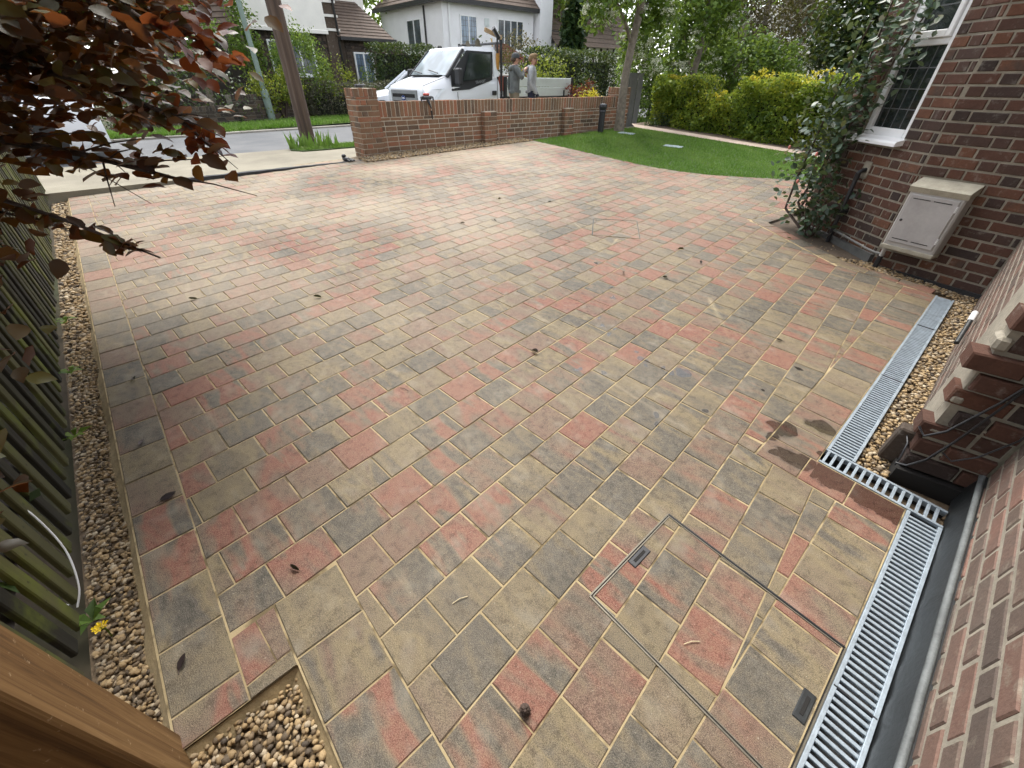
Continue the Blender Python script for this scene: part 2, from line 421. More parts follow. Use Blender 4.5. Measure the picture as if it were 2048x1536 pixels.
def groundmat(name, c1, c2, sc, speck=0.3, rough=0.9, bump=0.4):
    g = G(name); p = g.obj(); a = g.noise(p, sc, 4); b = g.noise(p, 160, 3, 0.7)
    c = g.mix(g.fac(a, 0.36, 0.64), c1, c2); c = g.mix(g.math('MULTIPLY', g.fac(b, 0.45, 0.75), speck), c, mul(c2, 1.7))
    return g.done(g.bsdf(c, rough, g.bump(b, bump, 0.004), 0, 0.35))
M['asphalt'] = groundmat('asphalt', (0.095, 0.10, 0.107), (0.135, 0.138, 0.142), 1.2)
M['concrete'] = groundmat('concrete_pavement', (0.185, 0.167, 0.128), (0.25, 0.228, 0.175), 1.6, 0.3)
M['kerbstone'] = groundmat('kerb_concrete', (0.25, 0.235, 0.2), (0.33, 0.31, 0.27), 3)
M['tar'] = groundmat('fresh_tarmac', (0.03, 0.032, 0.035), (0.055, 0.056, 0.06), 8, 0.3)
M['turf_base'] = groundmat('turf_soil', (0.03, 0.055, 0.012), (0.045, 0.085, 0.018), 2.5, 0.15)
far_edge = [(-40, 13.6), (-4, 13.8), (2.6, 14.4), (6.6, 15.4), (12, 15.7), (70, 15.7)]
sheet('road', [(-40, 10.42), (70, 10.42)] + far_edge[::-1], M['asphalt'], STREET, ROAD_Z - 0.02, 'grey asphalt residential road', 'road')
sheet('pavement', [(-40, 8.02), (3.45, 8.02), (4.0, 8.3), (70, 8.3), (70, 10.40), (-40, 10.40)], M['concrete'], STREET, ROAD_Z, 'pale concrete footway and drive crossover', 'pavement', 0.3)
# tarmac fillet between footway and new paving
tp = [(0.7 + 0.1 * i, 8.0 + RNG.uniform(-.02, .02)) for i in range(29)] + [(3.5 - 0.1 * i, 8.09 + RNG.uniform(-.035, .035)) for i in range(29)]
sheet('tarmac_strip', tp, M['tar'], STREET, ROAD_Z + 0.012, 'dark tarmac fillet along the footway edge', 'tarmac strip', 0.12)
kb = thing('kerb', on_street(3.4, 10.40, ROAD_Z - 0.10), 'concrete kerb stones along the near side of the road', 'kerb', kind='structure')
kme = MB().cbox((0, 0, 0), (0.905, 0.12, 0.14), 0.012).mesh('kerb_stone', M['kerbstone'])
for i in range(16): link('kerb_stone', kme, kb, Matrix.Translation((i * 0.915, 0, 0)))
kb2 = thing('kerb', on_street(-6, 13.66, ROAD_Z - 0.1, math.radians(5.3)), 'concrete kerb stones along the far verge', 'kerb', kind='structure')
for i in range(14): link('kerb_stone', kme, kb2, Matrix.Translation((i * 0.915, 0, -0.01)))
sheet('far_verge', [(s, t + 0.10) for s, t in far_edge] + [(70, 21), (7.2, 18.3), (3.2, 16.6), (-6, 14.6), (-40, 14.4)], M['turf_base'], STREET, ROAD_Z + 0.03, 'grass verge on the far side of the road', 'verge')
sheet('near_verge', [(2.95, 10.1), (3.1, 9.82), (3.5, 9.78), (30, 9.75), (30, 10.38), (3.3, 10.38), (3.0, 10.3)], M['turf_base'], STREET, ROAD_Z + 0.02, 'narrow grass verge at the foot of the pole', 'verge', 0.05)

# ------------------------------------------------------------------ driveway
HOUSE_V, NEAR_V = 0.297, 0.575
LAWN = [(-7.73, 7.51), (-6.3, 7.47), (-5.3, 7.38), (-4.48, 7.40), (-3.9, 7.53), (-3.43, 7.75), (-2.64, 8.44), (-2.27, 8.75), (-1.4, 9.5), (-0.6, 10.3), (-0.9, 11.0), (-3.1, 11.12), (-7.6, 11.35), (-7.85, 10.6)]
drv = thing('driveway', DRIVE, 'block paved driveway in blended red, grey and buff setts', 'driveway', kind='structure')
g_ = G('jointing_sand'); p = g_.obj()
c = g_.mix(g_.fac(g_.noise(p, 3.0, 4), .35, .65), (0.29, 0.225, 0.125), (0.41, 0.33, 0.195)); c = g_.mix(g_.fac(g_.noise(p, 11.0, 3), .50, .62), c, (0.15, 0.115, 0.065))
M['sand'] = g_.done(g_.bsdf(c, 0.95, g_.bump(g_.noise(p, 250, 3), .5, .003), 0, .2))
bed_poly = [(-8.25, -0.545), (-0.80, -0.545), (-0.80, -0.20), (0.405, -0.20), (0.405, 2.116), (0.029, 2.116), (0.029, 5.02), (-0.80, 5.25), (-1.80, 5.80), (-1.85, 6.6), (-0.5, 9.0), (-0.5, 9.8), (-2.2, 8.85), (-3.4, 7.85), (-4.5, 7.45), (-6.3, 7.55), (-7.70, 7.55), (-7.70, 3.40), (-8.25, 3.40)]
m = MB(); m.add([(x, y, -0.0038) for x, y in bed_poly], [tuple(range(len(bed_poly)))]); m.build('sand_bed', M['sand'], drv, Matrix.Identity(4))
# sloping mortar haunch beside the edging and round the gravel pocket
hm = MB(); hp = []
N_H = 60
for i in range(N_H + 1):
    v = -8.2 + (8.2 - 0.80) * i / N_H; hp.append((v, -0.541, -0.008)); hp.append((v, -0.585 + RNG.uniform(-.012, .012), -0.05))
hm.add(hp, [(2 * i, 2 * i + 1, 2 * i + 3, 2 * i + 2) for i in range(N_H)])
hp = [];
for i in range(13):
    u = -0.541 + 0.35 * i / 12; hp.append((-0.80, u, -0.012)); hp.append((-0.755 + RNG.uniform(-.01, .01), u, -0.055))
hm.add(hp, [(2 * i, 2 * i + 1, 2 * i + 3, 2 * i + 2) for i in range(12)])
hp = []
for i in range(17):
    v = -0.80 + 1.0 * i / 16; hp.append((v, -0.197, -0.012)); hp.append((v, -0.245 + RNG.uniform(-.01, .01), -0.055))
hm.add(hp, [(2 * i, 2 * i + 1, 2 * i + 3, 2 * i + 2) for i in range(16)])
hm.build('mortar_haunch', plain('haunch_mortar', (0.27, 0.205, 0.11), 0.95, 0.35, 14, 0.8, 60), drv, Matrix.Identity(4))

# paver colour: blends of charcoal, buff and red in soft bands, dust with painted far glare, drips and wet patches
g_ = G('block_paver'); r = g_.rnd(); po = g_.obj(); pd = g_.obj(drv)
off = g_.n('ShaderNodeCombineXYZ', None, X=g_.math('MULTIPLY', r, 23.0), Y=g_.math('MULTIPLY', r, 57.0), Z=g_.math('MULTIPLY', r, 11.0)).outputs[0]
q = g_.vm('ADD', g_.vm('MULTIPLY', po, (2.2, 6.2, 1.0)), off)
band = g_.noise(q, 1.3, 2, 0.6, 0.5)
amp = g_.math('ADD', 0.35, g_.math('MULTIPLY', g_.math('FRACT', g_.math('MULTIPLY', r, 5.77)), 1.25))
tt = g_.math('ADD', r, g_.math('MULTIPLY', g_.math('SUBTRACT', band, 0.5), amp))
BASE = [(0.0, (0.056, 0.054, 0.051)), (0.10, (0.075, 0.070, 0.062)), (0.19, (0.128, 0.102, 0.066)), (0.28, (0.20, 0.155, 0.083)), (0.36, (0.162, 0.124, 0.076)), (0.46, (0.140, 0.095, 0.068)), (0.57, (0.155, 0.080, 0.060)), (0.68, (0.208, 0.070, 0.050)), (0.77, (0.225, 0.065, 0.046)), (0.85, (0.155, 0.092, 0.066)), (0.93, (0.105, 0.088, 0.070)), (1.0, (0.057, 0.055, 0.052))]
c = g_.ramp(g_.math('FRACT', g_.math('ADD', tt, 1.0)), BASE)
grain = g_.noise(pd, 300, 2, 0.85); c = g_.mix(g_.fac(grain, 0.36, 0.64), mul_node(g_, c, 0.48), g_.mix(0.2, c, (0.5, 0.43, 0.31)))
mott = g_.noise(g_.vm('ADD', po, off), 30, 2, 0.7); c = g_.mix(g_.math('MULTIPLY', g_.fac(mott, 0.48, 0.70), 0.45), c, g_.mix(0.4, c, (0.25, 0.19, 0.11))); c = g_.mix(g_.math('MULTIPLY', g_.fac(mott, 0.47, 0.30), 0.7), c, mul_node(g_, c, 0.55))
haze = g_.noise(g_.vm('ADD', po, off), 8.0, 2, 0.6); c = g_.mix(g_.math('MULTIPLY', g_.fac(haze, 0.56, 0.78), 0.3), c, (0.31, 0.285, 0.235))
fleck = g_.noise(pd, 130, 1, 0.6); c = g_.mix(g_.math('MULTIPLY', g_.fac(fleck, 0.70, 0.78), 0.4), c, (0.42, 0.38, 0.3))
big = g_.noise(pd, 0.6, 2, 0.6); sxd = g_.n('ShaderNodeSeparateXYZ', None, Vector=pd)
dust_glare = g_.math('MULTIPLY', g_.fac(big, 0.34, 0.66), g_.math('ADD', 0.12, g_.math('MULTIPLY', g_.fac(sxd.outputs[0], -1.8, -5.5), 0.42)))   # patchy swept sand, plus far glare painted in as paler colour towards the road
c = g_.mix(dust_glare, c, (0.40, 0.335, 0.25))
# swept sand streaks left by the broom
sweep = g_.noise(g_.vm('MULTIPLY', g_.vm('ADD', pd, (3.1, 1.7, 0)), (1.1, 7.5, 1)), 1.0, 3, 0.7, 0.8)
c = g_.mix(g_.math('MULTIPLY', g_.fac(sweep, 0.62, 0.80), 0.28), c, (0.46, 0.39, 0.27))
sx = g_.n('ShaderNodeSeparateXYZ', None, Vector=pd)
def seg_mask(a, b, wdt):
    d = (b[0] - a[0], b[1] - a[1]); L = math.hypot(*d); d = (d[0] / L, d[1] / L)
    rel = g_.vm('SUBTRACT', pd, (a[0], a[1], 0)); along = g_.vm('DOT_PRODUCT', rel, (d[0], d[1], 0)); across = g_.math('ABSOLUTE', g_.vm('DOT_PRODUCT', rel, (-d[1], d[0], 0)))
    wn = g_.math('MULTIPLY', g_.noise(pd, 9, 2), wdt * 2); on = g_.math('MULTIPLY', g_.fac(along, 0.0, 0.1), g_.math('LESS_THAN', along, L))
    taper = g_.math('SUBTRACT', 1.0, g_.math('DIVIDE', along, L)); return g_.math('MULTIPLY', g_.math('MULTIPLY', on, taper), g_.math('MULTIPLY', g_.fac(across, g_.math('MULTIPLY', wn, 1.2), 0.0), g_.fac(grain, 0.3, 0.6)))
for a, b, wd in (((-1.26, 3.40), (-0.78, 2.86), 0.026), ((-2.62, 3.94), (-2.49, 3.63), 0.014), ((-3.3, 3.95), (-2.92, 3.78), 0.014), ((-1.62, 4.75), (-1.30, 4.55), 0.03)):
    c = g_.mix(g_.math('MULTIPLY', seg_mask(a, b, wd), 0.7), c, (0.50, 0.42, 0.25))
wet = None
warp = g_.vm('ADD', pd, g_.vm('SCALE', g_.vm('SUBTRACT', g_.n('ShaderNodeTexNoise', None, Vector=pd, Scale=7.0).outputs[1], (0.5, 0.5, 0.5)), None, 0.16))
WET = [(-0.19, 2.20, .055), (-0.17, 2.26, .05), (-0.20, 2.12, .045), (-0.055, 2.42, .07), (-0.01, 2.40, .055), (-0.085, 2.02, .07), (-0.03, 2.03, .07), (-0.14, 1.99, .035), (-0.82, 2.25, .045), (-0.88, 2.19, .03), (-0.95, 2.22, .022), (-1.08, 2.18, .035), (-1.02, 2.14, .02), (-1.16, 2.23, .018), (-1.40, 2.26, .022), (-1.46, 2.31, .016), (-1.56, 2.29, .024), (-1.63, 2.36, .014), (-0.72, 1.74, .018), (-0.66, 1.70, .02), (-1.15, 1.86, .02), (-1.30, 1.75, .018), (0.03, 2.16, .03), (0.05, 2.06, .02), (-0.55, 2.02, .02), (-1.75, 2.75, .02), (-1.9, 2.9, .025), (-2.3, 3.2, .03), (-0.4, 2.5, .016), (-0.35, 2.9, .02)]
for v, u, rad in WET:
    dd = g_.vm('DISTANCE', g_.vm('MULTIPLY', warp, (1, 1, 0)), (v, u, 0)); k = g_.fac(dd, rad * 1.12, rad * 0.86); wet = k if wet is None else g_.math('MAXIMUM', wet, k)
slabw = g_.math('MULTIPLY', g_.math('MULTIPLY', g_.fac(g_.math('ADD', sx.outputs[1], g_.math('MULTIPLY', g_.noise(pd, 17, 4, .7), 0.14)), 2.035, 2.05), g_.math('LESS_THAN', sx.outputs[1], 2.13)), g_.math('GREATER_THAN', sx.outputs[0], 0.035))
wet = g_.math('MAXIMUM', wet, slabw)
c = g_.mix(wet, c, mul_node(g_, c, 0.36))
rough = g_.math('SUBTRACT', g_.math('ADD', 0.52, g_.math('MULTIPLY', grain, 0.2)), g_.math('MULTIPLY', wet, 0.38))
hgt = g_.noise(pd, 260, 1, 0.8)
nstr = g_.n('ShaderNodeBump', None, Distance=0.0035, Height=hgt, Strength=g_.math('SUBTRACT', 0.55, g_.math('MULTIPLY', wet, 0.4)))
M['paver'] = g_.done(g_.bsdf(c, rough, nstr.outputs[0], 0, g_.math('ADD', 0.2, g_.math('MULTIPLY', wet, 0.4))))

PL, PW_, TH = 0.2326, 0.186, math.radians(42.4 - 47.5)
ed = (-math.sin(-TH), math.cos(-TH))                 # along a course, in (v,u); courses lean against the border
ed = (math.sin(TH), math.cos(TH)); nd_ = (math.cos(TH), -math.sin(TH))
OBST = [edges_of(P) for P in (
    [(0.17, -3), (3, -3), (3, 2.022), (0.17, 2.022)], [(-0.207, 1.915), (3, 1.915), (3, 5.03), (-0.207, 5.03)],
    [(0.4, 5.0), (-0.835, 5.07), (-1.96, 5.77), (-1.9, 6.62), (-0.8, 8.6), (1, 9), (1, 5)],
    [(-0.80, -3), (3, -3), (3, -0.19), (-0.80, -0.19)], [(-1.05, -0.2), (3, -0.2), (3, 0.043), (-1.05, 0.043)],
    [(v, u) for v, u in LAWN[:10]] + [(-0.6, 13), (-7.73, 13)], [(-9, 3.43), (-7.71, 3.43), (-7.71, 9.5), (-9, 9.5)])]
pav = []; red_pav = []
def add_paver(poly, gap=0.0028, H=0.05):
    """poly in drive coordinates"""
    if len(poly) < 3 or area(poly) < 0.0006: return
    n = len(poly); cx = sum(p[0] for p in poly) / n; cy = sum(p[1] for p in poly) / n
    if not in_view(LW(cx, cy), 160): return
    vs_, fs_ = slab([(x - cx, y - cy) for x, y in poly], H)
    A = sum(poly[i][0] * poly[(i + 1) % n][1] - poly[(i + 1) % n][0] * poly[i][1] for i in range(n))
    if A < 0: fs_ = [f[::-1] for f in fs_]
    mt = Matrix.Translation((cx, cy, RNG.uniform(-.0012, .0012))) @ Matrix.Rotation(RNG.uniform(-.004, .004), 4, 'X') @ Matrix.Rotation(RNG.uniform(-.004, .004), 4, 'Y')
    (red_pav if (-0.01 < cx < .42 and 1.91 < cy < 2.12) else pav).append((mt, vs_, fs_, None, area(poly)))
def grid_paver(a0, a1, b0, b1):
    """rectangle in course coordinates: a along, b across"""
    gp = 0.0019
    pts = [(a0 + gp, b0 + gp), (a1 - gp, b0 + gp), (a1 - gp, b1 - gp), (a0 + gp, b1 - gp)]
    P = [(ed[0] * a + nd_[0] * b, ed[1] * a + nd_[1] * b) for a, b in pts]
    cx = sum(p[0] for p in P) / 4; cy = sum(p[1] for p in P) / 4
    if not (-8.6 < cx < 0.6 and -0.7 < cy < 10.5): return
    full = area(P)
    P = clip(P, 0, -1, 0.346 - 0.003); P = clip(P, -1, 0, 8.2)
    for E in OBST:
        if len(P) < 3: return
        P = subtract(P, E, 0.0005)
    if len(P) < 3: return
    if area(P) > 0.995 * full:
        ca, cb = (a0 + a1) / 2, (b0 + b1) / 2; ctr = (ed[0] * ca + nd_[0] * cb, ed[1] * ca + nd_[1] * cb)
        if not in_view(LW(*ctr), 160): return
        hl, hw = (a1 - a0) / 2 - gp, (b1 - b0) / 2 - gp
        vs_, fs_ = slab([(-hw, -hl), (hw, -hl), (hw, hl), (-hw, hl)], 0.05, 0.005)
        mt = Matrix.Translation((ctr[0], ctr[1], RNG.uniform(-.0012, .0012))) @ Matrix.Rotation(-TH, 4, 'Z') @ Matrix.Rotation(RNG.uniform(-.004, .004), 4, 'X') @ Matrix.Rotation(RNG.uniform(-.004, .004), 4, 'Y')
        pav.append((mt, vs_, fs_, 'full', full))
    else: add_paver(P)
for j in range(-52, 8):
    b0 = j * PW_ + 0.059; sh = 0.172 + (0.0 if j % 2 else 0.5 * PL) + RNG.uniform(-.01, .01)
    for i in range(-12, 56): grid_paver(sh + i * PL, sh + (i + 1) * PL, b0, b0 + PW_)
def rect_row(v0, v1, u0, u1, along, pitch, start=0.0):
    gp = 0.0026
    a, b = (v0, v1) if along == 'v' else (u0, u1); x = a + start
    while x < b - 0.03:
        e = min(x + pitch, b)
        P = [(x + gp, u0 + gp), (e - gp, u0 + gp), (e - gp, u1 - gp), (x + gp, u1 - gp)] if along == 'v' else [(v0 + gp, x + gp), (v1 - gp, x + gp), (v1 - gp, e - gp), (v0 + gp, e - gp)]
        add_paver(P); x = e
rect_row(-8.2, -0.80, -0.541, -0.346, 'v', 0.228, 0.0)
rect_row(-0.204, 0.028, 2.112, 5.015, 'u', 0.194)
rect_row(-0.204, 0.403, 1.918, 2.112, 'v', 0.2025)
add_paver([(-.303, 1.918), (-.209, 1.918), (-.209, 2.012), (-.303, 2.004)])
rect_row(0.172, 0.403, -0.6, 1.915, 'u', 0.194, 0.06)
rect_row(-1.05, 0.165, -0.197, 0.040, 'v', 0.232)
rect_row(-8.2, -8.0, 3.2, 3.42, 'u', 0.2)
def seg_row(a, b, wid, pitch):
    d = (b[0] - a[0], b[1] - a[1]); L = math.hypot(*d); d = (d[0] / L, d[1] / L); nn = (d[1], -d[0]); k = max(1, round(L / pitch)); gp = 0.0026
    for i in range(k):
        s0, s1 = L * i / k + gp, L * (i + 1) / k - gp
        add_paver([(a[0] + d[0] * s + nn[0] * w_, a[1] + d[1] * s + nn[1] * w_) for s, w_ in ((s0, gp), (s1, gp), (s1, wid), (s0, wid))])
seg_row((0.0, 5.022), (-0.80, 5.085), 0.15, 0.23)
seg_row((-0.815, 5.09), (-1.93, 5.775), 0.165, 0.235)
seg_row((-1.95, 5.79), (-1.89, 6.60), 0.165, 0.235)
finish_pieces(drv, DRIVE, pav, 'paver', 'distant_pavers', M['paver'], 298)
M['red_paver'] = M['paver'].copy(); M['red_paver'].name = 'red_block_paver'
rt_ = M['red_paver'].node_tree; fr_ = next(n for n in rt_.nodes if n.type == 'MATH' and n.operation == 'FRACT'); vn_ = rt_.nodes.new('ShaderNodeValue'); vn_.outputs[0].default_value = 0.7
for l_ in list(fr_.outputs[0].links): rt_.links.new(vn_.outputs[0], l_.to_socket)
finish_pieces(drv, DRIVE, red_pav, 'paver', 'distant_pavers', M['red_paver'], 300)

# ------------------------------------------------------------------ gravel
ICO_V = []; t_ = (1 + 5 ** .5) / 2
for a, b in ((-1, t_), (1, t_), (-1, -t_), (1, -t_)): ICO_V += [(a, b, 0), (0, a, b), (b, 0, a)]
ICO_V = np.array(ICO_V) / math.hypot(1, t_)
def _icof():
    F = []; n = 12; e = min(np.linalg.norm(ICO_V[i] - ICO_V[j]) for i in range(n) for j in range(i)) * 1.05
    for i in range(n):
        for j in range(i + 1, n):
            for k in range(j + 1, n):
                if max(np.linalg.norm(ICO_V[i] - ICO_V[j]), np.linalg.norm(ICO_V[k] - ICO_V[j]), np.linalg.norm(ICO_V[i] - ICO_V[k])) < e:
                    nn = np.cross(ICO_V[j] - ICO_V[i], ICO_V[k] - ICO_V[i]); F.append((i, j, k) if nn @ ICO_V[i] > 0 else (i, k, j))
    return np.array(F)
ICO_F = _icof()
g_ = G('gravel_stone'); r = g_.rnd()
c = g_.ramp(r, [(0, (0.08, 0.062, 0.046)), (0.2, (0.19, 0.135, 0.078)), (0.42, (0.36, 0.25, 0.125)), (0.65, (0.46, 0.33, 0.175)), (0.85, (0.33, 0.265, 0.185)), (1, (0.58, 0.48, 0.33))])
c = g_.mix(g_.fac(g_.noise(g_.obj(), 120, 3), .35, .7), mul_node(g_, c, 0.75), c)
M['gravel'] = g_.done(g_.bsdf(c, 0.75, None, 0, 0.4))
def gravel(name, poly, pitch, size, mtx, z, label, zfun=None):
    x0, x1 = min(p[0] for p in poly), max(p[0] for p in poly); y0, y1 = min(p[1] for p in poly), max(p[1] for p in poly)
    P = []
    for lay in range(2):
        for i in range(int((x1 - x0) / pitch) + 1):
            for j in range(int((y1 - y0) / pitch) + 1):
                x = x0 + (i + RNG.random()) * pitch; y = y0 + (j + RNG.random()) * pitch
                if inpoly(x, y, poly): P.append((x, y, z + lay * size * 0.55 + (zfun(x, y) if zfun else 0)))
    P = np.array(P); n = len(P); sc = size * NP.uniform(0.5, 1.0, (n, 1)) * NP.uniform(0.6, 1.15, (n, 3)); sc[:, 2] *= 0.62
    an = NP.uniform(0, 2 * PI, n); tl = NP.normal(0, 0.35, n)
    V = ICO_V[None] * sc[:, None] * NP.uniform(0.82, 1.15, (n, 12, 1))
    ct, st = np.cos(tl)[:, None], np.sin(tl)[:, None]; y_, z_ = V[..., 1] * ct - V[..., 2] * st, V[..., 1] * st + V[..., 2] * ct
    ca, sa = np.cos(an)[:, None], np.sin(an)[:, None]; X = V[..., 0] * ca - y_ * sa; Y = V[..., 0] * sa + y_ * ca
    V = np.stack([X, Y, z_], -1) + P[:, None]
    F = (ICO_F[None] + (np.arange(n) * 12)[:, None, None]).reshape(-1, 3)
    me = np_mesh(name, V.reshape(-1, 3), F, M['gravel'], np.repeat(NP.random(n), 20))
    return tag(link(name, me, None, mtx), label, 'gravel', kind='stuff')
def gbase(poly, z): m = MB(); m.add([(x, y, z) for x, y in poly], [tuple(range(len(poly)))]); return m
near_strip = [(-3.6, -0.72), (-0.55, -0.72), (-0.55, -0.545), (-3.6, -0.545)]
gravel('gravel', near_strip, 0.0185, 0.0148, DRIVE, -0.055, 'loose brown gravel strip at the foot of the fence')
gravel('gravel', [(-8.15, -0.72), (-3.6, -0.72), (-3.6, -0.545), (-8.15, -0.545)], 0.03, 0.022, DRIVE, -0.055, 'far end of the gravel strip along the fence')
gravel('gravel', [(-0.80, -0.60), (0.1, -0.60), (0.1, -0.215), (-0.775, -0.215)], 0.0185, 0.0150, DRIVE, -0.043, 'gravel pocket in front of the timber post')
gravel('gravel', [(0.166, 2.25), (0.30, 2.25), (0.30, 5.30), (0.10, 5.32), (-0.60, 5.50), (-0.85, 5.40), (-0.72, 5.25), (0.166, 5.17)], 0.0235, 0.0185, DRIVE, -0.035, 'gravel between the drain and the house wall')
gravel('gravel', [(-8.2, 4.05), (-8.13, 3.5), (-7.71, 3.46), (-7.71, 7.49), (-8.2, 7.49)], 0.036, 0.027, DRIVE, 0.0, 'gravel margin at the foot of the garden wall')
gravel('gravel', [(-1.32, 5.62), (-0.95, 5.50), (-0.9, 5.72), (-1.30, 5.80)], 0.028, 0.02, DRIVE, -0.05, 'small gravel patch beside the rose bed')
m = MB()
for poly, z in (([(-8.2, -0.735), (0.3, -0.735), (0.3, -0.2), (-0.8, -0.2), (-0.8, -0.541), (-8.2, -0.541)], -0.06), ([(0.16, 2.2), (0.62, 2.2), (0.62, 5.6), (-0.9, 5.8), (-0.9, 5.2), (0.16, 5.02)], -0.05), ([(-8.3, 3.42), (-7.71, 3.42), (-7.71, 7.51), (-8.3, 7.51)], -0.005)):
    m.add([(x, y, z) for x, y in poly], [tuple(range(len(poly)))])
tag(m.build('gravel_bed', plain('gravel_bed', (0.16, 0.115, 0.07), 0.95, 0.4, 40, 0.6, 90), None, DRIVE), 'sandy bed under the gravel', 'gravel bed', kind='structure')
sheet('flower_bed', [(-1.78, 5.85), (-1.0, 5.42), (-0.85, 5.40), (-0.55, 5.6), (-0.8, 6.9), (-1.72, 6.55)], M['soil'], DRIVE, -0.03, 'bare soil bed round the climbing rose', 'flower bed')

# ------------------------------------------------------------------ lawn and grass
sheet('lawn', LAWN, M['turf_base'], DRIVE, 0.0, 'fresh turf lawn with a curved edge', 'lawn', 0.05)
g_ = G('grass_blade'); r = g_.rnd(); pw = g_.pos()
stripe = g_.noise(g_.vm('MULTIPLY', pw, (1.6, 0.5, 1)), 1.0, 3)
c = g_.mix(r, (0.06, 0.115, 0.016), (0.165, 0.265, 0.05)); c = g_.mix(g_.fac(stripe, 0.42, 0.6), c, g_.mix(0.6, c, (0.25, 0.34, 0.085))); c = g_.mix(g_.math('MULTIPLY', g_.fac(g_.noise(pw, 9, 3), .55, .75), .5), c, (0.20, 0.20, 0.06))
b_ = g_.bsdf(c, 0.55, None, 0, 0.3); t__ = g_.n('ShaderNodeBsdfTranslucent', None, Color=(0.12, 0.26, 0.03, 1))
M['grass'] = g_.done(g_.n('ShaderNodeMixShader', None, i0=0.3, i1=b_, i2=t__).outputs[0])
def grass(name, poly, n, h, mtx, z, label, lean=0.5):
    x0, x1 = min(p[0] for p in poly), max(p[0] for p in poly); y0, y1 = min(p[1] for p in poly), max(p[1] for p in poly)
    P = [];
    while len(P) < n:
        x, y = RNG.uniform(x0, x1), RNG.uniform(y0, y1)
        if inpoly(x, y, poly): P.append((x, y, z))
    P = np.array(P); hh = h * NP.uniform(0.55, 1.25, n); a = NP.uniform(0, 2 * PI, n); wd = hh * NP.uniform(0.10, 0.2, n)
    dx = np.stack([np.cos(a) * wd, np.sin(a) * wd, np.zeros(n)], 1); tip = np.stack([NP.normal(0, lean, n) * hh, NP.normal(0, lean, n) * hh, hh], 1)
    V = np.stack([P - dx, P + dx, P + tip], 1).reshape(-1, 3); F = np.arange(3 * n).reshape(-1, 3)
    return tag(link(name, np_mesh(name, V, F, M['grass'], NP.random(n)), None, mtx), label, 'grass', kind='stuff')
grass('grass', LAWN, 70000, 0.034, DRIVE, 0.0, 'short mown grass of the new lawn', 0.35)
grass('grass', [(s, t + 0.15) for s, t in far_edge[1:5]] + [(12, 17.5), (7.2, 18.2), (3.2, 16.5), (-4, 14.8)], 26000, 0.11, STREET, ROAD_Z + 0.03, 'rough grass on the far verge')
grass('grass', [(3.0, 10.1), (3.15, 9.86), (3.5, 9.82), (6.5, 9.78), (6.5, 10.36), (3.3, 10.36)], 5000, 0.055, STREET, ROAD_Z + 0.02, 'tufty grass on the verge round the pole')
grass('grass', [(2.95, 10.2), (3.9, 9.9), (3.9, 10.4), (3.1, 10.5)], 90, 0.26, STREET, ROAD_Z + 0.02, 'long grass stalks at the foot of the pole', 0.25)
grass('grass', [(11.5, 9.75), (19, 9.75), (19, 10.38), (11.5, 10.38)], 5000, 0.10, STREET, ROAD_Z + 0.02, 'verge grass beyond the end of the garden wall')
sheet('path', [(-7.7, 11.42), (-3.0, 11.18), (0.5, 11.0), (0.5, 11.45), (-3.0, 11.6), (-8.2, 11.95)], groundmat('path_paving', (0.30, 0.235, 0.19), (0.39, 0.31, 0.26), 2), DRIVE, 0.004, 'narrow pinkish path between lawn and hedge', 'path')
sheet('hedge_bed', [(-8.2, 11.95), (-3.0, 11.6), (1.5, 11.4), (1.5, 13.2), (-8.2, 13.6)], M['soil'], DRIVE, 0.0, 'dark soil under the hedge', 'hedge bed')
for nm, v, u, lab in (('access_cover', -5.39, 9.60, 'small square metal cover set in the middle of the lawn'), ('access_cover', -7.12, 10.24, 'small metal cover in the turf by the tree')):
    t0 = thing(nm, on_drive(v, u, 0.0, 0.25), lab, 'access cover')
    MB().box((-.24, -.16, -.03), (.24, .16, .006)).build('pit', M['dark_void'], t0, Matrix.Identity(4)); MB().cbox((-.20, -.12, 0), (.20, .09, .022), .006).build('plate', M['galv'], t0, Matrix.Identity(4))
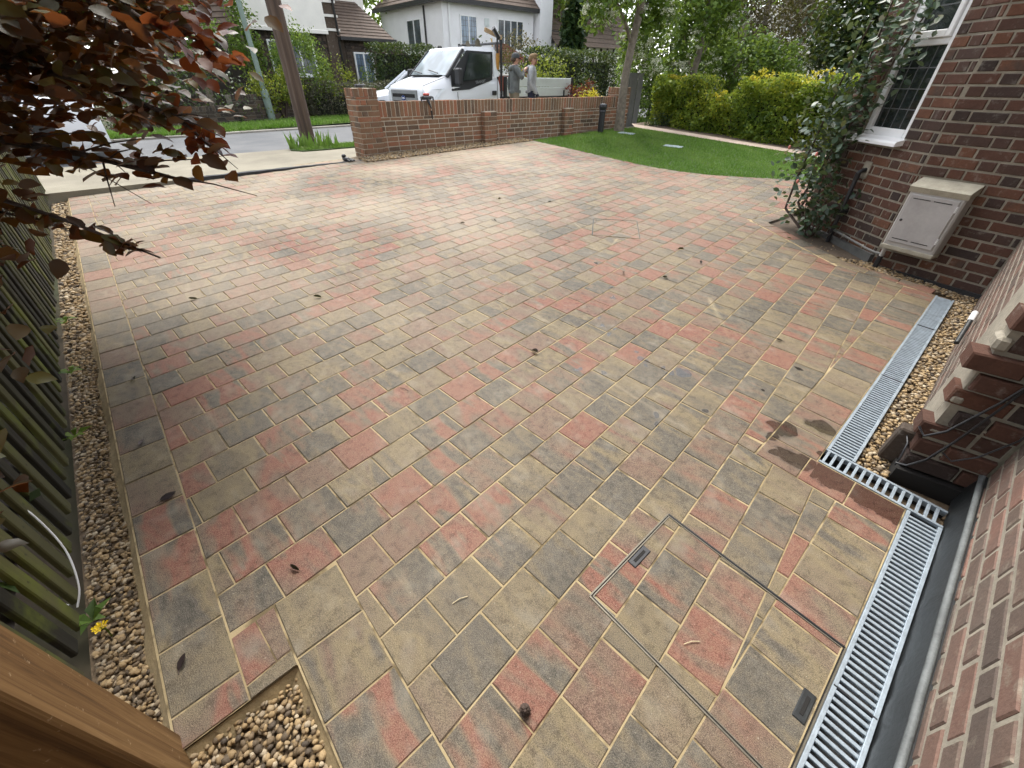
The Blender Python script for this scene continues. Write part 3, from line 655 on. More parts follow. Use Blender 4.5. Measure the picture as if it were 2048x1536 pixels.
# ================================================================== BRICKWORK
def wall_frame(p, q):
    """x along p->q, y outwards (to the left of the way), z up, origin at p with z=0"""
    d = Vector((q[0] - p[0], q[1] - p[1], 0)); L = d.length; d.normalize(); n = Vector((-d.y, d.x, 0))
    return Matrix(((d.x, n.x, 0, p[0]), (d.y, n.y, 0, p[1]), (0, 0, 1, 0), (0, 0, 0, 1))), L
def courses(items, root_inv, Fm, L, z0, z1, ch, st, hd, flemish=True, joint=0.011, holes=(), dep=0.09, proud=0.0, jit=0.002, seed=0, x_start=0.0, tooth=None):
    rr = random.Random(seed); k = 0; z = z0
    while z < z1 - 0.02:
        h = min(ch, z1 - z) - joint; x = x_start - (0 if k % 2 else (st + hd) / 2 if flemish else st / 2) - rr.uniform(0, .02); i = 0
        x_beg = x_start - (tooth(k) if tooth else 0)
        while x < L - 0.01:
            l = (st if i % 2 == 0 else hd) if flemish else (hd if rr.random() < 0.1 else st)
            a, b = max(x, x_beg), min(x + l, L)
            segs = [(a, b)]
            for hx0, hx1, hz0, hz1 in holes:
                if z + h > hz0 and z < hz1:
                    ns = []
                    for s0, s1 in segs:
                        if s1 <= hx0 or s0 >= hx1: ns.append((s0, s1)); continue
                        if s0 < hx0: ns.append((s0, hx0))
                        if s1 > hx1: ns.append((hx1, s1))
                    segs = ns
            for s0, s1 in segs:
                if s1 - s0 > 0.025:
                    w_ = round(s1 - s0 - joint, 3); vs_, fs_ = brick_shape(w_, h, dep)
                    mt = root_inv @ Fm @ Matrix.Translation((s0 + joint / 2, proud + rr.uniform(-jit, jit), z + joint / 2 + rr.uniform(-.0015, .0015))) @ Matrix.Rotation(rr.uniform(-.006, .006), 4, 'Y')
                    items.append((mt, vs_, fs_, (w_, round(h, 3), dep), w_ * h))
            x += l; i += 1
        z += ch; k += 1
def soldiers(items, root_inv, Fm, x0, x1, z0, h, w_=0.086, joint=0.015, dep=0.11, proud=0.0, seed=1):
    rr = random.Random(seed); n = max(1, round((x1 - x0) / w_)); w_ = (x1 - x0) / n
    for i in range(n):
        vs_, fs_ = brick_shape(round(w_ - joint, 3), h, dep)
        items.append((root_inv @ Fm @ Matrix.Translation((x0 + i * w_ + joint / 2, proud + rr.uniform(-.003, .003), z0 + rr.uniform(-.003, .003))), vs_, fs_, (round(w_ - joint, 3), h, dep), w_ * h))

# ------------------------------------------------------------------ front garden wall
WP0, WP1 = LW(-8.2, 4.06), LW(-8.06, 10.95)
WTOP, PTOP = 1.283, 1.485
wroot_m = Matrix.Translation((WP0.x, WP0.y, WP0.z)); wroot = thing('garden_wall', wroot_m, 'new red brown brick garden wall with a soldier course top', 'wall')
winv = wroot_m.inverted(); items = []
Fw, Lw = wall_frame(WP1, WP0)          # runs right to left so that +y looks at the drive
if (Fw.to_3x3() @ Vector((0, 1, 0))).dot(Vector((-WP0.x, -WP0.y, 0))) < 0: Fw, Lw = wall_frame(WP0, WP1)
CH = 0.083
courses(items, winv, Fw, Lw, 0.32, WTOP - 0.245, CH, 0.235, 0.113, flemish=False, seed=3, dep=0.1, joint=0.015)
soldiers(items, winv, Fw, 0, Lw, WTOP - 0.24, 0.237, seed=4)
core = MB(); core.box((0, -0.20, 0.30), (Lw, -0.007, WTOP - 0.006), winv @ Fw)
# back face and top of the soldier course
soldiers(items, winv, Fw @ Matrix.Translation((0, -0.215, 0)) @ Matrix.Rotation(PI, 4, 'Z') @ Matrix.Translation((-Lw, 0, 0)), 0, Lw, WTOP - 0.24, 0.237, seed=5, dep=0.11)
for xm, wd, top in ((None, 0, 0),):
    pass
def pier(x0, x1, y0, y1, ztop, cap=True, seed=0):
    """brick pier in the wall frame: front face at y1, sides x0..x1"""
    for a, b, ori in (((x0, y1), (x1, y1), 0), ((x1, y1), (x1, y0), -PI / 2), ((x0, y0), (x0, y1), PI / 2), ((x1, y0), (x0, y0), PI)):
        Fp = Fw @ Matrix.Translation((a[0], a[1], 0)) @ Matrix.Rotation(ori, 4, 'Z'); L = math.hypot(b[0] - a[0], b[1] - a[1]); zc = ztop - (0.125 if cap else 0)
        courses(items, winv, Fp, L, 0.32, zc, CH, 0.235, 0.113, flemish=True, seed=seed + int(ori * 10), dep=0.06, joint=0.014)
        if cap: soldiers(items, winv, Fp, 0, L, zc, 0.118, 0.086, seed=seed + 9, dep=0.06)
    core.box((x0 + 0.012, y0 + 0.012, 0.3), (x1 - 0.012, y1 - 0.012, ztop - 0.008), winv @ Fw)
flip = Fw.translation.xy != Vector((WP0.x, WP0.y)).xy if hasattr(Fw.translation, 'xy') else True
rev = (Fw.translation - Vector((WP0.x, WP0.y, 0))).length > 0.01     # frame starts at the far end
def wx(d): return Lw - d if rev else d                              # distance from the left end
def pier_at(d0, d1, y0, y1, ztop, cap=True, seed=0): a, b = sorted((wx(d0), wx(d1))); pier(a, b, y0, y1, ztop, cap, seed)
pier_at(-0.42, 0.0, -0.36, 0.075, PTOP, True, 20)
pier_at(2.32, 2.66, -0.05, 0.115, WTOP - 0.20, False, 40)
pier_at(4.78, 5.10, -0.05, 0.115, WTOP - 0.20, False, 60)
pier_at(Lw + 0.0, Lw + 0.42, -0.36, 0.075, PTOP, True, 80)
core.build('mortar', M['wall_mortar'], wroot, Matrix.Identity(4))
finish_pieces(wroot, wroot_m, items, 'brick', 'distant_bricks', M['wall_brick'], 300)

# ------------------------------------------------------------------ the house on the right
hroot_p = LW(-0.58, 5.51); hroot_m = Matrix.Translation(hroot_p); hinv = hroot_m.inverted()
house = thing('brick_house', hroot_m, 'dark red brick house with an angled bay and leaded window', 'house')
K_ = LW(-0.581, 5.508); I1 = LW(HOUSE_V, 5.30); C1 = LW(HOUSE_V, 2.345); N1 = LW(NEAR_V, 2.40); N0 = LW(NEAR_V, -0.7)
d2 = (I1 - K_); d2.z = 0; d2.normalize(); ang = math.atan2(-d2.y, -d2.x) - math.radians(26)
W3L = 1.25; E3 = K_ + Vector((math.cos(ang), math.sin(ang), 0)) * W3L
a4 = ang - math.radians(45); E4 = E3 + Vector((math.cos(a4), math.sin(a4), 0)) * 1.3
HC, HS, HH = 0.083, 0.240, 0.117; HT = 2.75; items = []
def hwall(p, q, z0, z1, seed, **kw):
    Fm, L = wall_frame(p, q); courses(items, hinv, Fm, L, z0, z1, HC, HS, HH, seed=seed, dep=0.07, **kw); return Fm, L
F2, L2 = wall_frame(I1, K_); F3, L3 = wall_frame(K_, E3)
toward = lambda F, p: (F.to_3x3() @ Vector((0, 1, 0))).dot(Vector((-p[0], -p[1], 0))) > 0
# order every face so that its outside looks at the drive
def face(p, q):
    F, L = wall_frame(p, q)
    return (p, q) if toward(F, ((p[0] + q[0]) / 2, (p[1] + q[1]) / 2)) else (q, p)
w2 = face(I1, K_); F2, L2 = wall_frame(*w2); s2 = (w2[0] - K_).length < 0.01      # True: x starts at K
w3 = face(K_, E3); F3, L3 = wall_frame(*w3); s3 = (w3[0] - K_).length < 0.01
w1 = face(C1, I1); F1, L1 = wall_frame(*w1); s1 = (w1[0] - C1).length < 0.01
wn = face(N0, N1); Fn, Ln = wall_frame(*wn); sn = (wn[0] - N1).length < 0.01
we = face(C1, N1); Fe, Le = wall_frame(*we); se = (we[0] - C1).length < 0.01
w4 = face(E3, E4); F4, L4 = wall_frame(*w4)
def X2(d): return d if s2 else L2 - d       # distance from the bay corner
def X3(d): return d if s3 else L3 - d
WIN = (0.335, 0.90, 1.15, 2.62)
hole = (min(X3(WIN[0]), X3(WIN[1])), max(X3(WIN[0]), X3(WIN[1])), WIN[2], WIN[3])
courses(items, hinv, F2, L2, 0.02, HT, HC, HS, HH, seed=11, dep=0.07, joint=0.0165)
courses(items, hinv, F3, L3, 0.02, HT, HC, HS, HH, seed=12, dep=0.07, holes=(hole,), joint=0.0165)
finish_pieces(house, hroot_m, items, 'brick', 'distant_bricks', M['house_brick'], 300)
items = []
courses(items, hinv, Fn, Ln, 0.10, 1.3, 0.088, 0.25, 0.122, seed=15, dep=0.07, jit=0.0015, joint=0.02)
courses(items, hinv, F1, L1 if s1 else L1 - .09, 0.02, 1.3, HC, HS, HH, seed=13, dep=0.05, joint=0.02, jit=0.001, x_start=.09 if s1 else 0)
finish_pieces(house, hroot_m, items, 'weathered_brick', 'distant_weathered_bricks', M['old_brick'], 260)
# the rough broken end of the wall stub by the drain corner
items = []; ri = random.Random(5); z = 0.085; k = 0
while z < 1.35:
    ext = (0.0, -0.035, 0.03, -0.05, 0.012, -0.02, 0.045, -0.045)[k % 8] if k > 1 else 0.0
    x = -ext; i = 0
    while x < Le:
        l = (0.125 if (i + k) % 2 else 0.20) + ri.uniform(-.02, .02); b = min(x + l, Le)
        if b - x > 0.03:
            vs_, fs_ = brick_shape(b - x - 0.014, 0.076, 0.11, 0.007); xx = x if se else Le - b
            items.append((hinv @ Fe @ Matrix.Translation((xx + 0.007, ri.uniform(-.016, .01), z)) @ Matrix.Rotation(ri.uniform(-.03, .03), 4, 'Y'), vs_, fs_, None, (b - x) * 0.08))
        x = b; i += 1
    z += 0.094; k += 1
finish_pieces(house, hroot_m, items, 'broken_brick', 'distant_broken_bricks', M['house_brick'], 120)
# mortar cores
m = MB()
MB().box((0.12 if s1 else 0, -0.30, -0.1), (L1 if s1 else L1 - 0.12, -0.0025, HT), hinv @ F1).build('weathered_mortar', M['lime_mortar'], house, Matrix.Identity(4))
for F, L, z0, z1, a, b, hol in ((F2, L2, -0.1, HT, 0, 0, None), ) :
    m.box((a, -0.30, z0), (L - b, -0.008, z1), hinv @ F)
MB().box((0, -0.30, -0.2), (Ln, -0.004, 2.2), hinv @ Fn).build('weathered_mortar', M['lime_mortar'], house, Matrix.Identity(4))
for x0, x1, z0, z1 in ((0, hole[0], -0.1, HT), (hole[1], L3, -0.1, HT), (hole[0], hole[1], -0.1, WIN[2]), (hole[0], hole[1], WIN[3], HT)):
    m.box((x0, -0.14, z0), (x1, -0.008, z1), hinv @ F3)
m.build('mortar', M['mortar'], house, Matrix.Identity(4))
m = MB(); m.box((0.02 if se else 0, -0.25, 0.06), (Le if se else Le - 0.02, -0.022, 2.2), hinv @ Fe); m.build('rough_mortar', M['lime_mortar'], house, Matrix.Identity(4))
m = MB()
for z, xa, w_, h in ((0.30, 0.01, 0.06, 0.05), (0.47, 0.0, 0.05, 0.07), (0.74, 0.0, 0.05, 0.10), (0.20, 0.10, 0.09, 0.02), (0.38, 0.12, 0.1, 0.02)):
    xx = xa if se else Le - xa - w_; MB().cbox((xx, -0.10, z), (xx + w_, -0.006, z + h * .6), 0.012, hinv @ Fe).build('lime_patch', M['lime_mortar'], house, Matrix.Identity(4))
# rendered plinth under the bay
m = MB()
for F, L in ((F3, L3),): m.box((0, -0.1, -0.1), (L, 0.035, 0.20), hinv @ F)
m.build('plinth', plain('plinth_render', (0.10, 0.10, 0.095), 0.9, 0.3, 8, 0.6, 40), house, Matrix.Identity(4))
# upper storey body and roof overhang out of the picture
m = MB(); ctr = [K_, I1, C1, N1, N0]
pass
# the storey above and the rest of the house, which shades the near paving
bk_ = [LW(6.5, 7.0), LW(6.5, -4.5), LW(NEAR_V, -4.5)]
foot = [N0 + Vector((.01, -.01, 0)), N1, C1 + Vector((.03, -.03, 0)), I1, K_, E3] + bk_
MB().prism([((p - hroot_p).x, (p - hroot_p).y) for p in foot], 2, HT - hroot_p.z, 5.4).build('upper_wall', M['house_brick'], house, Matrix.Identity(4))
rear = [N0, LW(6.5, -0.7), LW(6.5, -4.5), LW(NEAR_V, -4.5)]
MB().prism([((p - hroot_p).x, (p - hroot_p).y) for p in rear], 2, -.4, HT - hroot_p.z).build('rear_wall', M['house_brick'], house, Matrix.Identity(4))
ctr_ = sum((p - hroot_p for p in foot), Vector()) / len(foot)
MB().prism([(ctr_.x + ((p - hroot_p).x - ctr_.x) * 1.08, ctr_.y + ((p - hroot_p).y - ctr_.y) * 1.08) for p in foot], 2, 5.402, 5.6).build('roof', M['roof'], house, Matrix.Identity(4))
# window in the bay
def place3(d, y, z): return hinv @ F3 @ Matrix.Translation((X3(d), y, z))
m = MB(); h3 = hinv @ F3; a, b, z0, z1 = hole; fy0, fy1, fw_ = -0.085, -0.03, 0.062
ZT = 1.88
m.cbox((a, fy0, z0 + 0.03), (a + fw_, fy1, z1), .006, h3); m.cbox((b - fw_, fy0, z0 + 0.03), (b, fy1, z1), .006, h3)
m.cbox((a + fw_, fy0, z0 + 0.03), (b - fw_, fy1 + .002, z0 + 0.10), .006, h3); m.cbox((a + fw_, fy0, z1 - .07), (b - fw_, fy1 + .002, z1), .006, h3)
m.cbox((a + fw_, fy0, ZT), (b - fw_, fy1 + .002, ZT + 0.05), .006, h3)
win = m.build('window', M['upvc'], house, Matrix.Identity(4))
m = MB(); sa, sb, sz0 = a + fw_, b - fw_, ZT + 0.05
m.cbox((sa, fy0 + .01, sz0), (sa + .05, fy1 + .022, z1 - .07), .006, h3); m.cbox((sb - .05, fy0 + .01, sz0), (sb, fy1 + .022, z1 - .07), .006, h3)
m.cbox((sa + .05, fy0 + .01, sz0), (sb - .05, fy1 + .022, sz0 + .055), .006, h3); m.cbox((sa + .05, fy0 + .01, z1 - .12), (sb - .05, fy1 + .022, z1 - .07), .006, h3)
m.build('opening_sash', M['upvc'], win, Matrix.Identity(4))
MB().box((sa, -0.072, z0 + .1), (sb, -0.062, ZT), h3).build('pane', M['glass'], win, Matrix.Identity(4))
MB().box((sa + .05, -0.058, sz0 + .05), (sb - .05, -0.048, z1 - .12), h3).build('pane', M['glass'], win, Matrix.Identity(4))
lead = plain('lead_came', (0.10, 0.105, 0.11), 0.5)
for i in range(1, 4):
    x = sa + (sb - sa) * i / 4; MB().box((x - .004, -0.063, z0 + .1), (x + .004, -0.058, ZT), h3).build('lead_strip', lead, win, Matrix.Identity(4))
for i in range(1, 4):
    z = z0 + .1 + (ZT - z0 - .1) * i / 4; MB().box((sa, -0.0625, z - .004), (sb, -0.0575, z + .004), h3).build('lead_strip', lead, win, Matrix.Identity(4))
for i in range(1, 3):
    z = sz0 + .05 + (z1 - .12 - sz0 - .05) * i / 3; MB().box((sa + .05, -0.0485, z - .004), (sb - .05, -0.0435, z + .004), h3).build('lead_strip', lead, win, Matrix.Identity(4))
m = MB(); m.prism([(-0.11, z0 - 0.005), (0.085, z0 - 0.03), (0.085, z0 - 0.005), (0.075, z0 + 0.012), (-0.03, z0 + 0.035), (-0.11, z0 + 0.035)], 0, a - 0.03, b + 0.04, h3); m.build('window_sill', M['upvc'], win, Matrix.Identity(4))
# dark membrane upstand along the near wall
m = MB(); hN = hinv @ Fn; n_ = 40; pv = []
for i in range(n_ + 1):
    x = Ln * i / n_; g0 = (Fn @ Vector((x, 0, 0))); zg = plane_z(g0.x, g0.y); wob = RNG.uniform(-.006, .006)
    pv += [(x, 0.036, zg - 0.02), (x, 0.028 + wob, zg + 0.06), (x, 0.016 + wob * .6, zg + 0.135 + RNG.uniform(-.004, .004)), (x, 0.012 + wob * .5, zg + 0.15), (x, -0.01, zg + 0.152)]
m.add([hN @ Vector(p) for p in pv], [(5 * i + k, 5 * i + k + 1, 5 * i + 5 + k + 1, 5 * i + 5 + k) for i in range(n_) for k in range(4)])
m.build('damp_membrane', M['black_rubber'], house, Matrix.Identity(4), 60)
MB().tube([hN @ Vector((Ln * i / 30, 0.016, plane_z(*(Fn @ Vector((Ln * i / 30, 0, 0))).xy) + 0.152 + RNG.uniform(-.003, .003))) for i in range(31)], .011, 7).build('membrane_edge', plain('membrane_edge', (.11, .12, .12), .6, .4, 20, .6, 60), house, Matrix.Identity(4), 60)
m = MB(); m.box((0.0, -0.06, -0.1), (Le, 0.03, 0.075), hinv @ Fe); m.build('dark_foot_strip', M['dark_void'], house, Matrix.Identity(4))  # near-black box painted in for the dark gap under the stub
m = MB(); m.box((0, -0.05, -0.06), (L2, 0.02, 0.115), hinv @ F2); m.build('dark_foot_strip', plain('black_footing', (0.02, 0.02, 0.021), 0.8), house, Matrix.Identity(4))

# meter box on the wall
mb = thing('meter_box', F2 @ Matrix.Translation((min(X2(0.055), X2(0.475)), 0.012, 0.345)), 'weathered beige meter box fixed to the brick wall', 'meter box')
BW, BH, BD = 0.41, 0.51, 0.13; I4 = Matrix.Identity(4)
m = MB(); m.cbox((0, -0.03, 0), (BW, BD, BH), .012); m.build('case', M['meter'], mb, I4)
m = MB(); m.prism([(-0.03, BH), (BD + .004, BH - .035), (BD + .02, BH + .01), (BD + .004, BH + .022), (-0.03, BH + .075)], 0, -0.012, BW + .012); m.build('hood', M['meter_old'], mb, I4)
m = MB(); m.cbox((-.006, 0, -.028), (BW + .006, BD + .010, .012), .006); m.build('base_lip', M['meter_old'], mb, I4)
dr = MB().cbox((0.028, BD - .004, 0.045), (BW - .028, BD + .012, BH - .05), .004).build('door', plain('meter_door', (0.37, 0.355, 0.345), 0.5, 0.14, 6, 0.1, 40), mb, I4)
m = MB();
for x0, x1, z in ((0.07, .20, BH - .085), (.225, .355, BH - .085), (0.07, .20, .075), (.225, .355, .075)): m.box((x0, BD + .011, z), (x1, BD + .0135, z + .007))
m.build('slot', M['dark_trim'], dr, I4)
xl = 0.36 if not s2 else 0.36
m = MB(); m.lathe([(0.011, 0), (0.011, .005), (0.006, .007)], 12, Matrix.Translation((xl, BD + .012, .24)) @ Matrix.Rotation(-PI / 2, 4, 'X')); m.build('lock', M['dark_trim'], dr, I4)
m = MB()
for z in (0.10, BH - .14): m.tube([(0.03, BD + .004, z), (0.03, BD + .004, z + .05)], .009, 8)
m.build('hinge', M['upvc'], mb, I4)
gx = X2(0.085)
pz = plane_z(*(F2 @ Vector((gx, 0.07, 0))).xy)
pp = thing('service_pipe', F2 @ Matrix.Translation((gx, 0.075, pz)), 'beige service pipe with black foot under the meter box', 'pipe')
MB().tube([(0, 0, 0.08), (0, 0, .36 - pz)], .018, 12).build('pipe', M['meter'], pp, I4, 40); MB().tube([(0, 0, -.03), (0, 0, .085)], .024, 12).build('foot_sleeve', M['black_plastic'], pp, I4, 40)
# waste pipe and base pipe on the bay
x = X3(0.60); wp = thing('waste_pipe', F3 @ Matrix.Translation((x, 0.065, 0.10)), 'black plastic waste pipe running down the bay wall', 'pipe')
MB().tube([(0, 0, -.05), (0, 0, .74), (0, -.005, .76), (0, -.03, .775), (0, -.09, .785)], .021, 12).build('pipe', M['black_plastic'], wp, I4, 40)
m = MB(); m.tube([(0, 0, .69), (0, 0, .755)], .026, 12); m.build('elbow_collar', M['black_plastic'], wp, I4, 40)
m = MB(); m.cbox((-.032, -.06, .36), (.032, .026, .385), .005); m.build('pipe_clip', M['black_plastic'], wp, I4)
m = MB(); m.cbox((-.05, -.068, .70), (.05, -.06, .86), .01); m.build('mortar_patch', M['lime_mortar'], wp, I4)
path = [F3 @ Vector((X3(0.98), 0.06, 0.30)), F3 @ Vector((X3(0.5), 0.06, 0.27)), F3 @ Vector((X3(0.04), 0.06, 0.24)), F2 @ Vector((X2(0.02), 0.06, 0.235)), F2 @ Vector((X2(0.10), 0.05, 0.235))]
bp = thing('conduit', Matrix.Translation(path[0]), 'thin grey pipe clipped along the foot of the bay', 'pipe')
MB().tube([p - path[0] for p in path], .012, 8).build('pipe', plain('grey_pipe', (0.17, 0.17, 0.16), .6, .25, 20), bp, I4, 50)
for d in (0.9, 0.42, 0.12):
    p0 = F3 @ Vector((X3(d), 0.06, 0.24 + 0.06 * d / .98 - .002)) - path[0]; m = MB(); m.tube([p0 + Vector((-.006, .004, 0)), p0 + Vector((.006, -.004, 0))], .017, 10); m.build('pipe_clip', M['meter_old'], bp, I4)

# cables hanging over the broken stub, the bracket rod and the loose brick
def ex(d): return d if se else Le - d
def cable(name, pts, r, label, mat='black_plastic'):
    P = [Fe @ Vector(p) for p in pts]; o = MB().tube([p - P[0] for p in P], r, 6).build(name, M[mat], None, Matrix.Translation(P[0]), 60); return tag(o, label, 'cable', 'cables hanging on the wall stub')
cable('cable', [(ex(-.015), .03, .105), (ex(.02), .045, .12), (ex(.06), .05, .19), (ex(.10), .045, .34), (ex(.14), .04, .55), (ex(.18), .04, .85), (ex(.2), .04, 1.25)], .0055, 'black cable looping lowest over the broken brick stub')
cable('cable', [(ex(-.03), .02, .33), (ex(.0), .04, .30), (ex(.05), .045, .36), (ex(.12), .05, .56), (ex(.21), .045, .88), (ex(.24), .04, 1.25)], .0055, 'black cable running beside its twin up the stub')
cable('cable', [(ex(.09), .04, .25), (ex(.13), .055, .23), (ex(.19), .05, .29), (ex(.25), .045, .42), (ex(.275), .04, .62), (ex(.275), .04, 1.0)], .0035, 'thin pale cable sagging across the brick stub')
cable('cable', [(ex(-.03), -.16, .20), (ex(-.02), -.1, .21), (ex(-.012), -.02, .2), (ex(-.012), .025, .14), (ex(-.012), .03, .09)], .004, 'black cable curling round the edge of the stub')
rp0 = F1 @ Vector(((1.27 if s1 else L1 - 1.27), 0.03, .27)); rp1 = F1 @ Vector(((1.57 if s1 else L1 - 1.57), 0.03, .385)); rv = rp1 - rp0
rod = thing('rod', Matrix.Translation(rp0), 'short grey and white rod resting against the house wall', 'rod')
MB().tube([(0, 0, 0), rv * .72], .013, 10).build('shaft', M['black_rubber'], rod, I4, 40); MB().tube([rv * .72, rv], .016, 10).build('end_sleeve', M['upvc'], rod, I4, 40)
lb = MB().cbox((-.045, -.035, 0), (.045, .035, .215), .008)
o = lb.build('loose_brick', M['grey_brick'], None, on_drive(0.262, 2.46, -0.02, 0.1) @ Matrix.Rotation(0.04, 4, 'X')); tag(o, 'loose grey brick stood on end by the wall stub', 'brick')

# ------------------------------------------------------------------ linear drains
TR = plain('drain_trough', (0.03, 0.028, 0.026), 0.7, 0.5, 15)
def drain(label, v0, v1, u0, u1, along, pitch=0.0262, mitre=(0, 0)):
    """galvanised slot grating; along 'u' or 'v'"""
    L = (u1 - u0) if along == 'u' else (v1 - v0); Wd = (v1 - v0) if along == 'u' else (u1 - u0)
    rt = thing('linear_drain', on_drive(v0, u0), label, 'drain', 'linear drains along the house')
    def A(a, b, z): return (b, a, z) if along == 'u' else (a, b, z)          # a along, b across
    def bx(m, a0, a1, b0, b1, z0, z1, c=0.0015):
        p, q = A(a0, b0, z0), A(a1, b1, z1); lo = tuple(min(x, y) for x, y in zip(p, q)); hi = tuple(max(x, y) for x, y in zip(p, q)); m.cbox(lo, hi, c)
    m = MB(); bx(m, 0, L, 0.006, Wd - 0.006, -0.10, -0.07); bx(m, 0, L, 0.0, 0.008, -0.10, -0.012); bx(m, 0, L, Wd - .008, Wd, -0.10, -0.012); m.build('trough', TR, rt, I4)
    for b0 in (0.0, Wd - 0.014):
        m = MB(); bx(m, 0, L, b0, b0 + .014, -0.028, 0.002); m.build('side_rail', M['galv'], rt, I4)
    bm = MB(); bx(bm, 0, 0.0125, 0.014, Wd - 0.014, -0.012, 0.0005); bme = bm.mesh('bar', M['galv'])
    n = int(L / pitch)
    for i in range(n):
        x = 0.010 + i * pitch
        if x + .0145 > L: break
        link('bar', bme, rt, Matrix.Translation(A(x, 0, 0)))
    k = 0.0
    while k < L - 0.4:
        k += 1.0
        if k < L - .05: m = MB(); bx(m, k - .004, k + .004, .002, Wd - .002, -.02, .0025); m.build('section_joint', M['black_plastic'], rt, I4)
    return rt
drain('long galvanised drain grating beside the gravel strip', 0.031, 0.160, 2.251, 5.015, 'u')
drain('short galvanised cross drain joining the two longer runs', 0.031, 0.536, 2.118, 2.247, 'v', 0.0325)
drain('near galvanised drain grating in front of the black membrane', 0.407, 0.536, 0.10, 2.114, 'u')

# ------------------------------------------------------------------ recessed access covers
def cover(label, P, plates, thick=0.006):
    cx = sum(p[0] for p in P) / 4; cy = sum(p[1] for p in P) / 4; rt = thing('recessed_cover', on_drive(cx, cy), label, 'access cover')
    for i in range(4):
        a, b = P[i], P[(i + 1) % 4]; d = (b[0] - a[0], b[1] - a[1]); L = math.hypot(*d); an = math.atan2(d[1], d[0])
        Mx = Matrix.Translation((a[0] - cx, a[1] - cy, 0)) @ Matrix.Rotation(an, 4, 'Z')
        m = MB(); m.box((-thick, -thick / 2 - .007, -.03), (L + thick, -.0045, .0028), Mx); m.build('frame_edge', M['black_plastic'] if i in (2,) else M['steel_edge'], rt, I4)
        m = MB(); m.box((0, -.0045, -.03), (L, .0005, .0008), Mx); m.build('frame_gap', M['dark_void'], rt, I4)
        m = MB(); m.box((0.002, .0005, -.03), (L - .002, .0045, .0026), Mx); m.build('tray_edge', M['steel_edge'] if i != 1 else M['sand'], rt, I4)
    for (x, y, an, mt) in plates:
        pr = MB().cbox((-.055, -.019, -.02), (.055, .019, .0035), .003).build('lifting_plate', M[mt], rt, Matrix.Translation((x - cx, y - cy, 0)) @ Matrix.Rotation(an, 4, 'Z'))
        MB().cbox((-.035, -.006, .0035), (.035, .006, .0055), .001).build('key_slot', M['dark_void'], pr, I4)
cover('large recessed paving tray cover beside the near drain', [(-0.297, 0.715), (0.395, 0.715), (0.395, 1.245), (-0.297, 1.245)], [(-0.272, 0.985, PI / 2, 'black_plastic'), (0.368, 0.965, PI / 2, 'black_rubber')])
cover('small recessed paving tray cover in the middle of the drive', [(-3.23, 4.243), (-2.856, 3.776), (-2.44, 4.104), (-2.833, 4.603)][::-1], [])

# ------------------------------------------------------------------ slatted fence and timber post
fp = LW(-1.0, -0.725); fq = LW(-8.2, -0.725); Ff, Lf = wall_frame(fq, fp)
if (Ff.to_3x3() @ Vector((0, 1, 0))).dot(Vector((-fq.x, -fq.y, 0))) < 0: Ff, Lf = wall_frame(fp, fq)
fence = thing('slat_fence', Ff, 'weathered green mossy slat fence beside the gravel strip', 'fence')
g_ = G('mossy_timber'); r = g_.rnd(); p = g_.obj()
gr = g_.noise(g_.vm('ADD', g_.vm('MULTIPLY', p, (30, 30, 1.5)), g_.n('ShaderNodeCombineXYZ', None, X=g_.math('MULTIPLY', r, 40.0)).outputs[0]), 1.0, 4)
c = g_.ramp(g_.math('ADD', g_.math('MULTIPLY', r, .8), g_.math('MULTIPLY', gr, .25)), [(0, (0.020, 0.019, 0.016)), (.3, (0.042, 0.039, 0.028)), (.6, (0.066, 0.064, 0.034)), (.85, (0.135, 0.13, 0.05)), (1, (0.06, 0.056, 0.046))])
c = g_.mix(g_.fac(gr, .35, .7), mul_node(g_, c, .65), c)
c = g_.mix(g_.math('MULTIPLY', g_.fac(g_.noise(g_.pos(), 5, 4), .52, .68), .6), c, (0.13, 0.155, 0.02)); c = g_.mix(g_.math('MULTIPLY', g_.fac(g_.noise(p, 45, 2), .66, .74), .6), c, (0.03, 0.028, 0.02))
M['fence'] = g_.done(g_.bsdf(c, .85, g_.bump(gr, .5, .004), 0, .25))
nsl = int(Lf / 0.118)
sme = MB().cbox((0, -.020, 0), (.062, 0, 1.62), .004).mesh('slat', M['fence'])
for i in range(nsl):
    x = i * 0.118; pw_ = Ff @ Vector((x, 0, 0)); zg = plane_z(pw_.x, pw_.y)
    link('slat', sme, fence, Matrix.Translation((x, RNG.uniform(-.003, .003), zg + 0.0 + RNG.uniform(-.02, .02))) @ Matrix.Rotation(RNG.uniform(-.008, .008), 4, 'Y'))
for zr in (0.28, 1.30):
    z0, z1 = [plane_z(*(Ff @ Vector((x, 0, 0))).xy) + zr for x in (0, Lf)]
    m = MB(); m.tube([(0, -.055, z0), (Lf, -.055, z1)], .035, 4); m.build('rail', M['timber_dark'], fence, I4)
for i in range(0, nsl, 15):
    x = i * .118; zg = plane_z(*(Ff @ Vector((x, 0, 0))).xy); m = MB(); m.box((x, -.19, zg - .2), (x + .09, -.10, zg + 1.6)); m.build('post', M['timber_dark'], fence, I4)
g_ = G('sawn_timber'); p = g_.obj()
gr = g_.noise(g_.vm('MULTIPLY', p, (42, 42, 1.3)), 1.0, 5, .68, .7)
c = g_.ramp(gr, [(.3, (0.06, 0.03, 0.012)), (.45, (0.15, 0.08, 0.03)), (.6, (0.215, 0.122, 0.048)), (.75, (0.29, 0.185, 0.085))])
c = g_.mix(g_.math('MULTIPLY', g_.fac(g_.noise(p, 60, 3), .68, .76), .6), c, (0.5, 0.38, 0.24))
M['post'] = g_.done(g_.bsdf(c, .7, g_.bump(gr, .4, .004), 0, .3))
